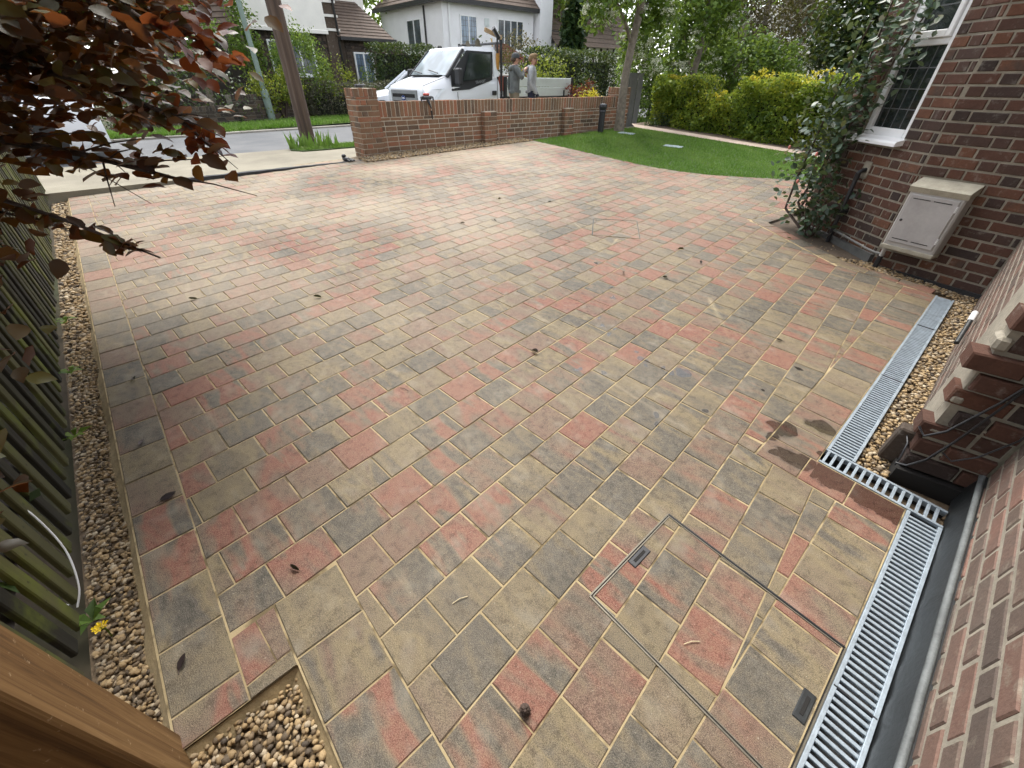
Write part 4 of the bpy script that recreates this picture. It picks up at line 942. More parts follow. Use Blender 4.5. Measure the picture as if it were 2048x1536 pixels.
pb = LW(-0.775, -0.60); rzp = math.atan2(LW(1, 0).y - LW(0, 0).y, LW(1, 0).x - LW(0, 0).x)
po = thing('timber_post', upright(pb, rzp), 'brown sawn timber post standing by the gravel pocket', 'post')
MB().cbox((-.075, -.075, -.15), (.075, .075, 1.25), .008).build('post_shaft', M['post'], po, I4); MB().prism([(-.085, 1.25), (.085, 1.25), (.085, 1.27), (0, 1.31), (-.085, 1.27)], 1, -.085, .085).build('post_cap', M['post'], po, I4)
# ================================================================== PLANTS
def rot_rand(n):
    q = NP.normal(size=(n, 4)); q /= np.linalg.norm(q, axis=1)[:, None]; w_, x, y, z = q.T
    return np.stack([np.stack([1 - 2 * (y * y + z * z), 2 * (x * y - z * w_), 2 * (x * z + y * w_)], -1), np.stack([2 * (x * y + z * w_), 1 - 2 * (x * x + z * z), 2 * (y * z - x * w_)], -1), np.stack([2 * (x * z - y * w_), 2 * (y * z + x * w_), 1 - 2 * (x * x + y * y)], -1)], 1)
LEAF4 = np.array([(0, -.5, 0), (.30, -.05, .06), (0, .5, 0), (-.30, -.05, .06)])
def leaves_mesh(name, P, size, mat, flat=0.0, shape=LEAF4, tint=None):
    """one small folded face per leaf at points P"""
    n = len(P); R = rot_rand(n)
    if flat:
        up = R[:, :, 2]; up[:, 2] = np.abs(up[:, 2]) + flat; up /= np.linalg.norm(up, axis=1)[:, None]
        a = np.cross(up, NP.normal(size=(n, 3))); a /= np.linalg.norm(a, axis=1)[:, None]; b = np.cross(up, a); R = np.stack([a, b, up], 2)
    s = size * NP.uniform(0.6, 1.25, n)
    V = np.einsum('nij,kj->nki', R, shape) * s[:, None, None] + P[:, None]
    k = len(shape); F = (np.arange(k)[None] + (np.arange(n) * k)[:, None])
    rn = NP.random(n) if tint is None else np.clip(tint, 0, .999) / 7.31
    return np_mesh(name, V.reshape(-1, 3), F, mat, rn)
def blob(n, c, r, clumps=40, spread=0.22, shell=0.55):
    """points in clumps through an ellipsoid, mostly towards its outside"""
    d = NP.normal(size=(clumps, 3)); d /= np.linalg.norm(d, axis=1)[:, None]; rad = shell + (1 - shell) * NP.random(clumps) ** 0.6
    C = d * rad[:, None]; i = NP.integers(0, clumps, n); P = C[i] + NP.normal(size=(n, 3)) * spread * NP.uniform(.6, 1.2, (clumps, 1))[i]
    return P * np.array(r) + np.array(c)
def box_cloud(n, a, b, skin=0.16, rough=0.08):
    """points near the faces (front, top, ends) of a box, in box coordinates"""
    a, b = np.array(a, float), np.array(b, float); P = NP.uniform(a, b, (n, 3)); f = NP.integers(0, 6, n)
    dep = np.abs(NP.normal(0, skin, n))
    for k in range(n):
        q = f[k]
        if q in (0, 1): P[k, 1] = a[1] + dep[k]
        elif q in (2,): P[k, 2] = b[2] - dep[k]
        elif q == 3: P[k, 0] = a[0] + dep[k]
        elif q == 4: P[k, 0] = b[0] - dep[k]
    ph = NP.uniform(0, 6, 6); w_ = np.sin(P[:, 0] * 3.1 + ph[0]) * np.sin(P[:, 2] * 4.3 + ph[1]) + .6 * np.sin(P[:, 0] * 8.3 + ph[2]) * np.sin(P[:, 2] * 9.1 + ph[3])
    P[:, 1] -= rough * w_; P[:, 2] += rough * .7 * np.sin(P[:, 0] * 5.3 + ph[4]) * (P[:, 2] - a[2]) / (b[2] - a[2])
    return P
GREEN = [(0, (0.025, 0.055, 0.011)), (.35, (0.06, 0.12, 0.02)), (.7, (0.12, 0.205, 0.032)), (1, (0.21, 0.30, 0.055))]
M['leaf_mid'] = leafmat('mid_green_leaf', GREEN)
M['leaf_dark'] = leafmat('dark_green_leaf', [(0, (0.008, 0.02, 0.008)), (.5, (0.018, 0.042, 0.014)), (1, (0.045, 0.085, 0.025))], .2)
M['leaf_privet'] = leafmat('privet_leaf', [(0, (0.022, 0.052, 0.010)), (.3, (0.055, 0.11, 0.014)), (.6, (0.14, 0.21, 0.02)), (.85, (0.29, 0.33, 0.035)), (1, (0.48, 0.44, 0.04))], .38)
M['leaf_yellow'] = leafmat('golden_leaf', [(0, (0.20, 0.20, 0.02)), (.5, (0.45, 0.38, 0.02)), (1, (0.62, 0.52, 0.05))], .3)
M['leaf_lime'] = leafmat('lime_leaf', [(0, (0.035, 0.065, 0.008)), (.5, (0.12, 0.165, 0.015)), (1, (0.27, 0.29, 0.03))], .3)
M['leaf_red'] = leafmat('maple_leaf', [(0, (0.035, 0.008, 0.01)), (.6, (0.11, 0.018, 0.022)), (1, (0.18, 0.04, 0.035))], .25, back=(0.1, .02, .02))
M['leaf_bronze'] = leafmat('bronze_leaf', [(0, (0.018, 0.014, 0.008)), (.5, (0.055, 0.042, 0.02)), (1, (0.12, 0.085, 0.04))], .2)
M['leaf_rose'] = leafmat('rose_leaf', [(0, (0.016, 0.036, 0.02)), (.5, (0.036, 0.074, 0.04)), (.85, (0.075, 0.12, 0.068)), (1, (0.15, 0.09, 0.04))], .15, .4, .45)
M['leaf_grey'] = leafmat('grey_heather', [(0, (0.03, 0.028, 0.022)), (.5, (0.07, 0.062, 0.048)), (1, (0.10, 0.11, 0.06))], .15)
M['blossom'] = leafmat('white_blossom', [(0, (0.55, 0.56, 0.45)), (1, (0.82, 0.82, 0.72))], .3)
M['beech'] = leafmat('copper_beech_leaf', [(0, (0.014, 0.011, 0.008)), (.35, (0.022, 0.020, 0.009)), (.6, (0.045, 0.053, 0.011)), (.8, (0.075, 0.082, 0.015)), (1, (0.08, 0.036, 0.014))], .30, .42, .35, back=(0.05, 0.046, 0.046))
M['beech_young'] = leafmat('young_beech_leaf', [(0, (0.04, 0.012, 0.012)), (.5, (0.085, 0.02, 0.014)), (1, (0.15, 0.045, 0.018))], .45, .42, .35, back=(0.08, 0.05, 0.05))

def shrub(name, mtx, label, cat, parts, mat, size, n, stems=True, group=None, **kw):
    """parts: ellipsoids (centre, radii) in the plant's own frame"""
    t0 = thing(name, mtx, label, cat, group)
    tot = sum(r[0] * r[2] for c, r in parts); P = np.concatenate([blob(int(n * r[0] * r[2] / tot), c, r, **kw) for c, r in parts])
    o = link('foliage', leaves_mesh('foliage', P, size, mat), t0, I4); o['kind'] = 'stuff'
    if stems:
        m = MB()
        for c, r in parts[:3]:
            for k in range(3): m.tube([(RNG.uniform(-.05, .05), RNG.uniform(-.05, .05), -.05), (c[0] * .6 + RNG.uniform(-.1, .1), c[1] * .6, c[2] * .6), (c[0] + RNG.uniform(-.5, .5) * r[0], c[1] + RNG.uniform(-.5, .5) * r[1], c[2])], [.03, .02, .008], 5)
        m.build('stem', M['stem'], t0, I4)
    return t0
def hedge(name, mtx, label, a, b, mat, size, n, tint=None, skin=.16, rough=.08, cut=None):
    t0 = thing(name, mtx, label, 'hedge')
    P = box_cloud(n, a, b, skin, rough)
    if cut: P = P[~cut(P)]
    tn = None
    if tint: tn = tint(P)
    o = link('foliage', leaves_mesh('foliage', P, size, mat, tint=tn), t0, I4); o['kind'] = 'stuff'
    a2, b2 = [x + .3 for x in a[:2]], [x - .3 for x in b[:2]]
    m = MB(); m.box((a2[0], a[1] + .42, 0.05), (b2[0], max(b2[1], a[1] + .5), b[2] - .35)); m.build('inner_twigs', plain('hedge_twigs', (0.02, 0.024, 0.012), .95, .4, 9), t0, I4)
    for i in range(int((b[0] - a[0]) / .55)):
        x = a[0] + .25 + i * .55; m = MB(); m.tube([(x, a[1] + .25, -.05), (x + RNG.uniform(-.1, .1), a[1] + .2, .35), (x + RNG.uniform(-.2, .2), a[1] + .3, .8)], [.022, .016, .008], 5); m.build('stem', M['stem'], t0, I4)
    return t0

# ------------------------------------------------------------------ privet hedge behind the lawn
hp0 = LW(-7.95, 12.40); hp1 = LW(-2.2, 11.72)
Fh, Lh = wall_frame(hp0, hp1)
hdir = math.atan2(hp1.y - hp0.y, hp1.x - hp0.x)
Mh = Matrix.Translation((hp0.x, hp0.y, 0.46)) @ Matrix.Rotation(hdir, 4, 'Z')
def priv_tint(P):
    z = P[:, 2]; n1 = .5 + .5 * np.sin(P[:, 0] * 2.2 + 1) * np.sin(z * 3.7 + P[:, 0]); top = np.clip((z - .75) / .4, 0, 1)
    yel = top * ((np.sin(P[:, 0] * 3.4 + .6) > .1) | (P[:, 0] < 1.7)); return np.clip(.20 + .45 * n1 + NP.normal(0, .16, len(P)) + .45 * yel * NP.random(len(P)), .01, .99)
t0 = hedge('privet_hedge', Mh, 'tall yellow green privet hedge beyond the lawn path', (0, 0, -0.02), (Lh, 0.95, 1.24), M['leaf_privet'], 0.075, 46000, priv_tint, .22, .12, cut=lambda P: (P[:, 0] > 1.55) & (P[:, 0] < 2.55) & (P[:, 2] > .80 + .5 * np.abs(P[:, 0] - 2.0) ** 1.5 + .1 * np.sin(P[:, 0] * 23)))
P = np.concatenate([blob(500, (.55, .35, 1.18), (.6, .3, .12), 12), blob(260, (2.85, .4, 1.18), (.3, .3, .2), 8), blob(420, (2.1, .3, .85), (.22, .25, .2), 8), blob(500, (Lh - 1.6, .3, 1.22), (.7, .3, .16), 12)])
link('golden_tips', leaves_mesh('golden_tips', P, .06, M['leaf_yellow']), t0, I4)['kind'] = 'stuff'
shrub('ground_cover_plant', upright(LW(-7.6, 12.15)), 'low dark leafy plant at the foot of the hedge end', 'plant', [((.2, -.05, .12), (.55, .2, .16))], M['leaf_dark'], .06, 700, False)

# ------------------------------------------------------------------ blossom trees
def tree(name, mtx, label, trunk, crown, mat, size, n, blossoms=0, group=None, flat=0.3, limbs=(), bark='trunk', clumps=70, spread=.2, shell=.45):
    t0 = thing(name, mtx, label, 'tree', group)
    m = MB(); m.tube(trunk[0], trunk[1], 10); m.build('trunk', M[bark], t0, I4, 60)
    for pa, ra in limbs: MB().tube(pa, ra, 6).build('limb', M[bark], t0, I4, 60)
    tot = sum(r[0] * r[1] * r[2] for c, r in crown); PP = [blob(max(60, int(n * r[0] * r[1] * r[2] / tot)), c, r, clumps, spread, shell) for c, r in crown]
    o = link('crown', leaves_mesh('crown', np.concatenate(PP), size, M[mat], flat), t0, I4); o['kind'] = 'stuff'
    if blossoms:
        Q = []
        for c, r in crown:
            for k in range(blossoms):
                d = NP.normal(size=3) + np.array((-.2, -.9, 0)); d /= np.linalg.norm(d); p = np.array(c) + d * np.array(r) * NP.uniform(.75, 1.0); Q.append(p + NP.normal(size=(30, 3)) * np.array((.05, .05, .032)))
        o = link('blossom', leaves_mesh('blossom', np.concatenate(Q), .055, M['blossom'], .6), t0, I4); o['kind'] = 'stuff'
    return t0
tb = LW(-7.50, 10.42)
tree('blossom_tree', upright(tb, ST_A), 'white blossomed tree in front of the garden wall end', ([(0, 0, -.1), (.01, .02, .25), (.0, .03, .7), (.0, .03, 1.2), (.06, .02, 1.7), (.14, 0, 2.2), (.20, 0, 2.7), (.26, .05, 3.3)], [.15, .115, .10, .092, .088, .085, .08, .07]),
     [((-.75, .15, 2.75), (.65, .6, .62)), ((.75, .1, 2.55), (.7, .6, .75)), ((-.3, .3, 3.6), (1.3, .9, .7)), ((.55, .3, 1.75), (.45, .4, .38)), ((1.25, .3, 2.6), (.55, .5, .6)), ((-1.15, .2, 2.2), (.35, .35, .28)), ((.75, -.15, 1.35), (.32, .3, .22))], 'leaf_mid', .125, 9500, 12,
     limbs=[([(.06, .02, 1.75), (-.25, .1, 2.2), (-.7, .15, 2.6)], [.045, .03, .012]), ([(.14, 0, 2.2), (.5, .1, 2.5), (.9, .15, 2.7)], [.05, .03, .012]), ([(.02, .02, 1.35), (.3, .05, 1.5), (.6, .1, 1.5)], [.02, .014, .006]), ([(.2, 0, 2.7), (-.1, .1, 3.1), (-.5, .2, 3.6)], [.05, .03, .012])])
tree('blossom_tree', Matrix.Translation((5.25, 15.2, .42)) @ Matrix.Rotation(ST_A, 4, 'Z'), 'second blossom tree rising behind the privet hedge', ([(0, 0, -.1), (-.02, 0, .6), (.0, 0, 1.2), (.12, 0, 1.9), (.2, .05, 2.6), (.22, .05, 3.4)], [.13, .10, .09, .085, .08, .06]),
     [((-.2, 0, 2.9), (1.0, .8, .75)), ((.9, 0, 2.6), (.7, .6, .6)), ((-.75, 0, 2.2), (.5, .5, .45)), ((.55, 0, 1.6), (.45, .45, .4)), ((-.7, .2, 1.45), (.4, .4, .35)), ((.2, 0, 3.8), (1.5, 1.0, .6))], 'leaf_mid', .14, 8000, 10,
     limbs=[([(.05, 0, 1.5), (.4, .05, 1.7), (.8, .1, 2.3)], [.04, .025, .01]), ([(.0, 0, 1.3), (-.4, .05, 1.8), (-.7, .1, 2.2)], [.04, .025, .01])])

# ------------------------------------------------------------------ hedges and shrubs beyond the wall
def SH(s, t, z=ROAD_Z): return on_street(s, t, z)
shrub('golden_shrub', SH(11.0, 9.25), 'bright yellow golden shrub showing above the garden wall', 'shrub', [((0, 0, .62), (.42, .35, .30)), ((-.35, 0, .52), (.25, .25, .22)), ((.3, 0, .65), (.25, .2, .28))], M['leaf_yellow'], .055, 1500)
shrub('maple_shrub', SH(12.6, 10.6), 'dark red maple shrub behind the truck bed', 'shrub', [((0, 0, .75), (.35, .4, .40)), ((-.4, .2, .95), (.35, .3, .18))], M['leaf_red'], .06, 1000)
shrub('grey_green_shrub', SH(13.6, 11.6), 'dull green rounded shrub beside the blossom tree', 'shrub', [((0, 0, .70), (.75, .5, .62))], M['leaf_dark'], .07, 1600)
hedge('conifer_hedge', SH(13.2, 13.2), 'dense dark green conifer hedge behind the blossom tree', (0, 0, 0.0), (4.6, 1.2, 2.15), M['leaf_dark'], .10, 9000, None, .12, .05)
shrub('yew_bush', SH(12.8, 12.6), 'large olive green yew bush right of the white house', 'shrub', [((0, 0, 1.0), (1.0, .8, .95)), ((-.7, 0, .8), (.7, .7, .75)), ((.4, -.2, .6), (.6, .6, .6))], M['leaf_lime'], .085, 5000, shell=.7)
shrub('dark_bush', SH(11.2, 14.6), 'dark evergreen bush against the white house corner', 'shrub', [((0, 0, 1.1), (.85, .8, .95))], M['leaf_dark'], .09, 2200, shell=.7)
shrub('leafy_bush', SH(14.35, 9.95), 'dull green bush filling the gap beside the wall end', 'shrub', [((0, 0, 1.1), (.75, .6, 1.05)), ((.3, 0, 2.0), (.8, .6, .7))], M['leaf_mid'], .11, 2600, shell=.6)
shrub('leafy_bush', SH(15.9, 10.3), 'tall dull green bush right of the blossom tree trunk', 'shrub', [((0, 0, 1.3), (1.1, .8, 1.2)), ((1.2, -.4, 1.1), (1.0, .8, 1.0)), ((-.2, 0, 2.3), (.9, .8, .8))], M['leaf_dark'], .13, 5200, shell=.6)
shrub('pale_bush', SH(15.0, 16.5), 'pale dry looking bush above the conifer hedge', 'shrub', [((0, 0, 2.0), (.9, .7, .7))], M['leaf_bronze'], .09, 1500)
# beyond the road on the left
hedge('clipped_hedge', SH(9.6, 18.6), 'clipped dark green hedge between the two houses', (0, 0, 0.0), (2.6, 1.2, 2.35), M['leaf_dark'], .10, 6000, None, .12, .06)
shrub('round_bush', SH(6.55, 18.55), 'tall dome shaped green bush left of the house window', 'shrub', [((0, 0, 1.25), (.95, .75, 1.25))], M['leaf_mid'], .085, 6000, shell=.82, clumps=90, spread=.13)
shrub('round_bush', SH(7.65, 18.4), 'smaller yellow green bush below the house window', 'shrub', [((0, 0, .95), (.62, .55, .72))], M['leaf_lime'], .075, 2800, shell=.75, clumps=50)
shrub('golden_bush', SH(5.25, 17.6), 'spreading golden green bush over the far garden wall', 'shrub', [((0, 0, .95), (.85, .5, .45)), ((.45, 0, 1.25), (.35, .35, .28)), ((-.5, .0, .55), (.4, .4, .4))], M['leaf_lime'], .08, 3000)
hedge('heather_hedge', SH(6.2, 17.55), 'low grey brown heather hedge on the far wall', (0, 0, 0.15), (4.4, .9, 1.12), M['leaf_grey'], .07, 6000, None, .12, .07)
shrub('climbing_plant', SH(9.55, 19.9), 'leafy climber under the side extension window', 'plant', [((0, 0, .7), (.45, .3, .75))], M['leaf_mid'], .08, 1000)
tree('conifer', SH(5.15, 19.6), 'slender pine with upright tufts by the left house', ([(0, 0, 0), (0, 0, 3.6)], [.1, .03]), [((0, 0, 1.9), (.55, .5, .7)), ((.1, 0, 2.8), (.42, .4, .7)), ((-.1, 0, 3.5), (.28, .28, .5))], 'leaf_mid', .11, 2600)
tree('conifer', SH(3.6, 19.5), 'bushier pine left of the slender pine', ([(0, 0, 0), (0, 0, 3.8)], [.12, .04]), [((0, 0, 2.5), (.8, .7, 1.0)), ((0, 0, 3.6), (.6, .5, .8))], 'leaf_mid', .12, 2600)
shrub('dark_thicket', SH(2.9, 17.4), 'dark shady thicket behind the far garden wall', 'shrub', [((0, 0, .8), (1.5, .8, 1.0)), ((-2.2, .2, .9), (1.4, .8, 1.1))], M['leaf_dark'], .1, 3500)
# big trees behind the houses
for lab, s, t, h, crown, mat, n in (
    ('tall leafy tree between the two far houses', 14.5, 34, 5, [((0, 0, 5.0), (4.2, 3, 3.6)), ((-3, 0, 4.0), (3, 2.5, 2.8))], 'leaf_mid', 5000),
    ('broad green tree behind the left house', 7, 33, 6, [((0, 0, 6.0), (5, 3, 3.5)), ((-6, 0, 5.5), (4, 3, 3.5))], 'leaf_mid', 5000),
    ('tall tree directly right of the white chimney', 27.5, 28, 5, [((0, 0, 5.6), (4, 3, 3.0)), ((4.5, 0, 5.0), (3.5, 3, 3.2))], 'leaf_mid', 6000),
    ('dark cypress standing behind the blossom tree', 25.5, 23, 4, [((0, 0, 3.4), (.7, .7, 2.6))], 'leaf_dark', 2600),
    ('large brown leaved copper tree above the hedge', 23.5, 10.3, 4, [((0, 0, 4.4), (3.4, 2.6, 2.4)), ((3.2, -1.5, 4.2), (2.6, 2.4, 2.3)), ((-2.2, 1, 4.6), (2.2, 2, 1.8)), ((.5, -.5, 2.4), (1.6, 1.2, 1.0))], 'leaf_bronze', 9000),
    ('dense glossy green tree behind the climbing rose', 16.2, 4.2, 3, [((0, 0, 2.6), (1.5, 1.4, 1.3)), ((1.3, -.6, 2.3), (1.3, 1.2, 1.3)), ((-.6, .4, 2.0), (1.0, .9, .8)), ((.4, -.5, 3.6), (1.6, 1.3, .9))], 'leaf_dark', 7500),
    ('dark leafy tree filling the gap behind the hedge', 19.5, 9.2, 3, [((0, 0, 1.7), (1.6, 1.2, 1.1)), ((-1.6, .4, 2.2), (1.2, 1.0, .9)), ((1.5, -.9, 1.5), (1.2, 1, .9))], 'leaf_mid', 4500),
    ('far bushy tree at the end of the road', 36, 17, 4, [((0, 0, 4.5), (6, 4, 4.2))], 'leaf_mid', 4000),
    ('far leafy tree behind the rose covered corner', 27, 3, 4, [((0, 0, 4.5), (4.5, 4, 4.2)), ((5, -3, 4), (4, 4, 4))], 'leaf_mid', 5000),
    ('dark tree behind the fence on the left', -4, 19, 4, [((0, 0, 3.2), (3.2, 2, 2.8)), ((-4, -1, 3), (3, 2, 3))], 'leaf_dark', 3500)):
    tree('garden_tree', SH(s, t), lab, ([(0, 0, -.2), (.05, 0, h * .5), (0, 0, h)], [.22, .17, .09]), crown, mat, .15 if t < 11 else .36, int(n * (2.6 if t < 11 else 1.6)), clumps=110, spread=.17, shell=.5)

# ------------------------------------------------------------------ climbing rose on the bay
rb = LW(-1.28, 5.86); rose = thing('climbing_rose', Matrix.Translation(rb), 'climbing rose with grey green leaves on the bay corner', 'rose')
def P3(d, y, z): return (F3 @ Vector((X3(d), y, z))) - rb
stems = [[Vector((0, 0, -.03)), P3(1.12, .22, .45), P3(1.05, .16, .8), P3(.95, .14, 1.15), P3(.80, .12, 1.55), P3(.66, .12, 1.95), P3(.5, .12, 2.3)],
         [Vector((.05, .02, -.03)), P3(1.08, .2, .38), P3(1.0, .12, .85), P3(.98, .08, 1.3), P3(1.05, .12, 1.8), P3(.95, .2, 2.3)],
         [Vector((-.03, .03, -.03)), P3(1.25, .26, .35), P3(1.25, .26, .7), P3(1.2, .25, 1.1), P3(1.15, .25, 1.6), P3(1.05, .25, 2.1)],
         [Vector((-.05, 0, -.03)), Vector((-.16, .02, .25)), Vector((-.24, .03, .5)), Vector((-.28, .0, .78))],
         [Vector((-.02, -.03, -.03)), Vector((-.08, -.10, .22)), Vector((-.10, -.16, .42))], [Vector((.02, .0, -.03)), Vector((.06, -.08, .25)), Vector((.10, -.12, .48))],
         [Vector((0, .03, -.03)), Vector((-.04, .10, .3)), Vector((-.02, .15, .6))]]
for k, s_ in enumerate(stems): MB().tube(s_, [(.024, .02, .016)[min(k, 2)] if k < 3 else .009] + [(.016 if k < 3 else .006) * (1 - .12 * i) for i in range(1, len(s_))], 7).build('stem', M['stem'], rose, I4, 60)
ROSE_LEAF = np.array([(0, -.5, 0), (.26, -.22, .05), (.30, .1, .06), (0, .55, -.04), (-.30, .1, .06), (-.26, -.22, .05)])
Q = []
for k, s_ in enumerate(stems):
    for i in range(len(s_) - 1):
        if k < 3 and i < 2: cnt, sp = 8, .09
        elif k < 3: cnt, sp = 165 if i < len(s_) - 2 else 110, .13
        else: cnt, sp = (60 if i else 20), .09
        tt_ = NP.random((cnt, 1)); Q.append(np.array(s_[i]) * (1 - tt_) + np.array(s_[i + 1]) * tt_ + NP.normal(size=(cnt, 3)) * sp)
Q = np.concatenate(Q)
nF = F3.to_3x3() @ Vector((0, 1, 0)); dist_ = (Q + np.array(rb) - np.array(F3.translation)) @ np.array(nF)
Q = Q[dist_ > .03]
sc_ = [];
for p in Q:
    qq = pix(np.array(rb) + p); sc_.append(qq[2] if qq and in_view(np.array(rb) + p, 0) else 99)
ordr = np.argsort(sc_); pick = Q[ordr[:140]]; rest = Q[ordr[140:]]
lm = [bpy.data.meshes.new('leaf') for _ in range(3)]
for i_, me in enumerate(lm):
    me.from_pydata([tuple(v * .075 * (.85 + .15 * i_)) for v in ROSE_LEAF], [], [(0, 1, 2, 3), (0, 3, 4, 5)]); me.materials.append(M['leaf_rose'])
for p in pick:
    up = Vector((RNG.gauss(-.3, .45), RNG.gauss(-.35, .45), .8)).normalized(); link('leaf', RNG.choice(lm), rose, Matrix.Translation(p) @ up.to_track_quat('Z', 'Y').to_matrix().to_4x4() @ Matrix.Rotation(RNG.uniform(0, 6.28), 4, 'Z'))
link('foliage', leaves_mesh('foliage', rest, .072, M['leaf_rose'], .35, ROSE_LEAF), rose, I4)['kind'] = 'stuff'
for p in (Vector((-.30, 0, .82)), Vector((-.36, .05, .55)), P3(1.35, .42, 1.0)):
    m = MB(); m.ball(p, (.014, .014, .022), 8, 5); m.build('rose_bud', plain('rose_bud', (0.5, 0.16, 0.13), .6), rose, I4, 60)

# ------------------------------------------------------------------ copper beech hanging over the fence
bt = LW(-4.2, -1.9); beech = thing('copper_beech', Matrix.Translation(bt), 'copper beech branches with dark purple leaves overhanging the fence', 'tree')
def shf(p): return (p[0] - (.16 if p[0] > -2.6 and p[2] > 1.05 else 0), p[1], p[2] + (.04 if p[2] > 1.05 else 0))
def rel(x, y, z): return Vector(shf((x, y, z))) - bt
MB().tube([rel(bt.x, bt.y, .0), rel(bt.x + .1, bt.y - .1, .8), rel(bt.x + .15, bt.y - .3, 1.7), rel(bt.x + .1, bt.y - .4, 3.0)], [.14, .12, .11, .08], 10).build('trunk', M['trunk'], beech, I4, 60)
x0, y0 = bt.x + .12, bt.y - .2
def branch(pts, r0): MB().tube([rel(*p) for p in pts], [r0 * (1 - .8 * i / (len(pts) - 1)) for i in range(len(pts))], 6).build('branch', M['stem'], beech, I4, 60)
TW = [  # boughs (world points) with the leafy twigs they carry
    [(x0, y0, 1.35), (-3.0, 2.45, 1.55), (-2.2, 2.3, 1.62), (-1.6, 2.1, 1.55), (-1.2, 1.98, 1.42)],
    [(x0, y0, 1.6), (-3.0, 2.6, 1.9), (-2.2, 2.45, 1.95), (-1.6, 2.3, 1.86), (-1.15, 2.15, 1.70)],
    [(x0, y0, 1.9), (-3.0, 2.7, 2.2), (-2.2, 2.6, 2.22), (-1.6, 2.45, 2.12), (-1.12, 2.2, 1.92)],
    [(x0, y0, 1.2), (-2.9, 2.2, 1.36), (-2.2, 2.05, 1.36), (-1.65, 1.95, 1.30), (-1.22, 1.92, 1.20)],
    [(x0, y0, 1.0), (-2.8, 2.0, 1.12), (-2.2, 1.85, 1.12), (-1.75, 1.75, 1.08)],
    [(x0, y0, 1.1), (-2.7, 1.9, 1.25), (-2.1, 1.75, 1.24), (-1.62, 1.68, 1.11), (-1.42, 1.62, 1.02)],
    [(x0, y0, 1.5), (-2.6, 2.0, 1.75), (-1.9, 1.85, 1.80), (-1.35, 1.75, 1.76)],
    [(x0, y0, .8), (-2.4, 1.2, .85), (-1.75, .85, .80), (-1.40, .70, .72)]]
for i, b_ in enumerate(TW): branch(b_, .030 if i < 4 else .018)
BL = np.array([(0, -.5, -.02), (0, -.18, 0), (0, .16, -.01), (0, .54, -.13), (.22, -.33, .05), (.34, -.04, .035), (.24, .27, .03), (-.22, -.33, .04), (-.34, -.04, .06), (-.24, .27, .01)])
BF = [(0, 4, 5, 1), (1, 5, 6, 2), (2, 6, 3), (0, 1, 8, 7), (1, 2, 9, 8), (2, 3, 9)]
pts = []; dirs = []
def sprig(a, b, n, sp, droop=0.0):
    a, b = np.array(shf(a)), np.array(shf(b))
    for k in range(n):
        f = RNG.random(); p = a * (1 - f) + b * f + NP.normal(size=3) * np.array((sp, sp, sp * .7)); pts.append(p); dirs.append((b - a) / max(1e-6, np.linalg.norm(b - a)))
for i, b_ in enumerate(TW[:7]):
    for k in range(1, len(b_) - 1):
        cnt = {0: 170, 1: 300, 2: 360, 3: 60, 4: 50, 5: 12, 6: 140}[i]; sp = {0: .15, 1: .2, 2: .22, 3: .10, 4: .06, 5: .035, 6: .15}[i]
        if k == len(b_) - 2: cnt = int(cnt * .55); sp *= .6
        sprig(b_[k], b_[k + 1], cnt, sp)
sprig((-2.6, 2.3, 1.7), (-1.6, 2.0, 1.65), 600, .22); sprig((-2.6, 2.5, 2.1), (-1.7, 2.3, 2.0), 560, .22); sprig((-4.2, 3.0, 1.5), (-2.0, 3.0, 1.75), 1500, .28); sprig((-4.0, 3.0, 2.1), (-1.9, 2.9, 2.2), 1500, .28); sprig((-2.9, 2.2, 1.25), (-1.9, 2.0, 1.35), 120, .13); sprig((-2.3, 1.9, 1.15), (-1.9, 1.45, .95), 46, .10); sprig((-1.95, 1.35, .95), (-1.6, .95, .78), 26, .07); sprig((-1.62, .80, .80), (-1.36, .66, .64), 22, .07)
for b_ in TW[5:6]: sprig(b_[2], b_[4], 22, .03)
tips = [((-1.2, 1.98, 1.42), (-1.06, 1.92, 1.30)), ((-1.15, 2.15, 1.70), (-1.0, 2.08, 1.60)), ((-1.12, 2.2, 1.92), (-.95, 2.1, 1.80)), ((-1.3, 2.05, 1.45), (-1.02, 1.95, 1.25)), ((-1.2, 1.95, 1.75), (-.98, 1.88, 1.60))]
for a, b in tips: branch([a, ((a[0] + b[0]) / 2, (a[1] + b[1]) / 2, (a[2] + b[2]) / 2 + .01), b], .006); sprig(a, b, 16, .03)
sprig((-1.75, .85, .80), (-1.38, .69, .70), 10, .05)
pts = np.array(pts); dirs = np.array(dirs); ok = []
for p in pts:
    q = pix(p); ok.append(q is not None and (q[0] < 520 or q[1] < 120))
pts = pts[ok]; dirs = dirs[ok]; key = []
for p in pts:
    q = pix(p); key.append(q[2] if in_view(p, 20) else 99)
ordr = np.argsort(key); lms = []; lmy = []
for k in range(4):
    me = bpy.data.meshes.new('leaf'); wv = BL.copy(); wv[:, 2] += .045 * np.sin(wv[:, 1] * 9 + k * 1.7) * (.3 + np.abs(wv[:, 0]) * 2) + (.06, -.10, .02, -.05)[k] * wv[:, 1]; wv = wv * (.072, .083, .09)[k % 3] * np.array((1.0, 1.0, 1.0))
    me.from_pydata([tuple(v) for v in wv], [], BF); me.materials.append(M['beech']); smooth(me); lms.append(me)
    m2_ = me.copy(); m2_.materials[0] = M['beech_young']; lmy.append(m2_)
def leaf_frame(d, flat=.9):
    up = Vector((RNG.gauss(0, .42), RNG.gauss(-.1, .42), flat)).normalized(); y = Vector(d) + Vector((RNG.gauss(0, .6), RNG.gauss(0, .6), RNG.gauss(-.25, .25))); y = (y - up * y.dot(up)).normalized(); x = y.cross(up); return Matrix((( x.x, y.x, up.x, 0), (x.y, y.y, up.y, 0), (x.z, y.z, up.z, 0), (0, 0, 0, 1)))
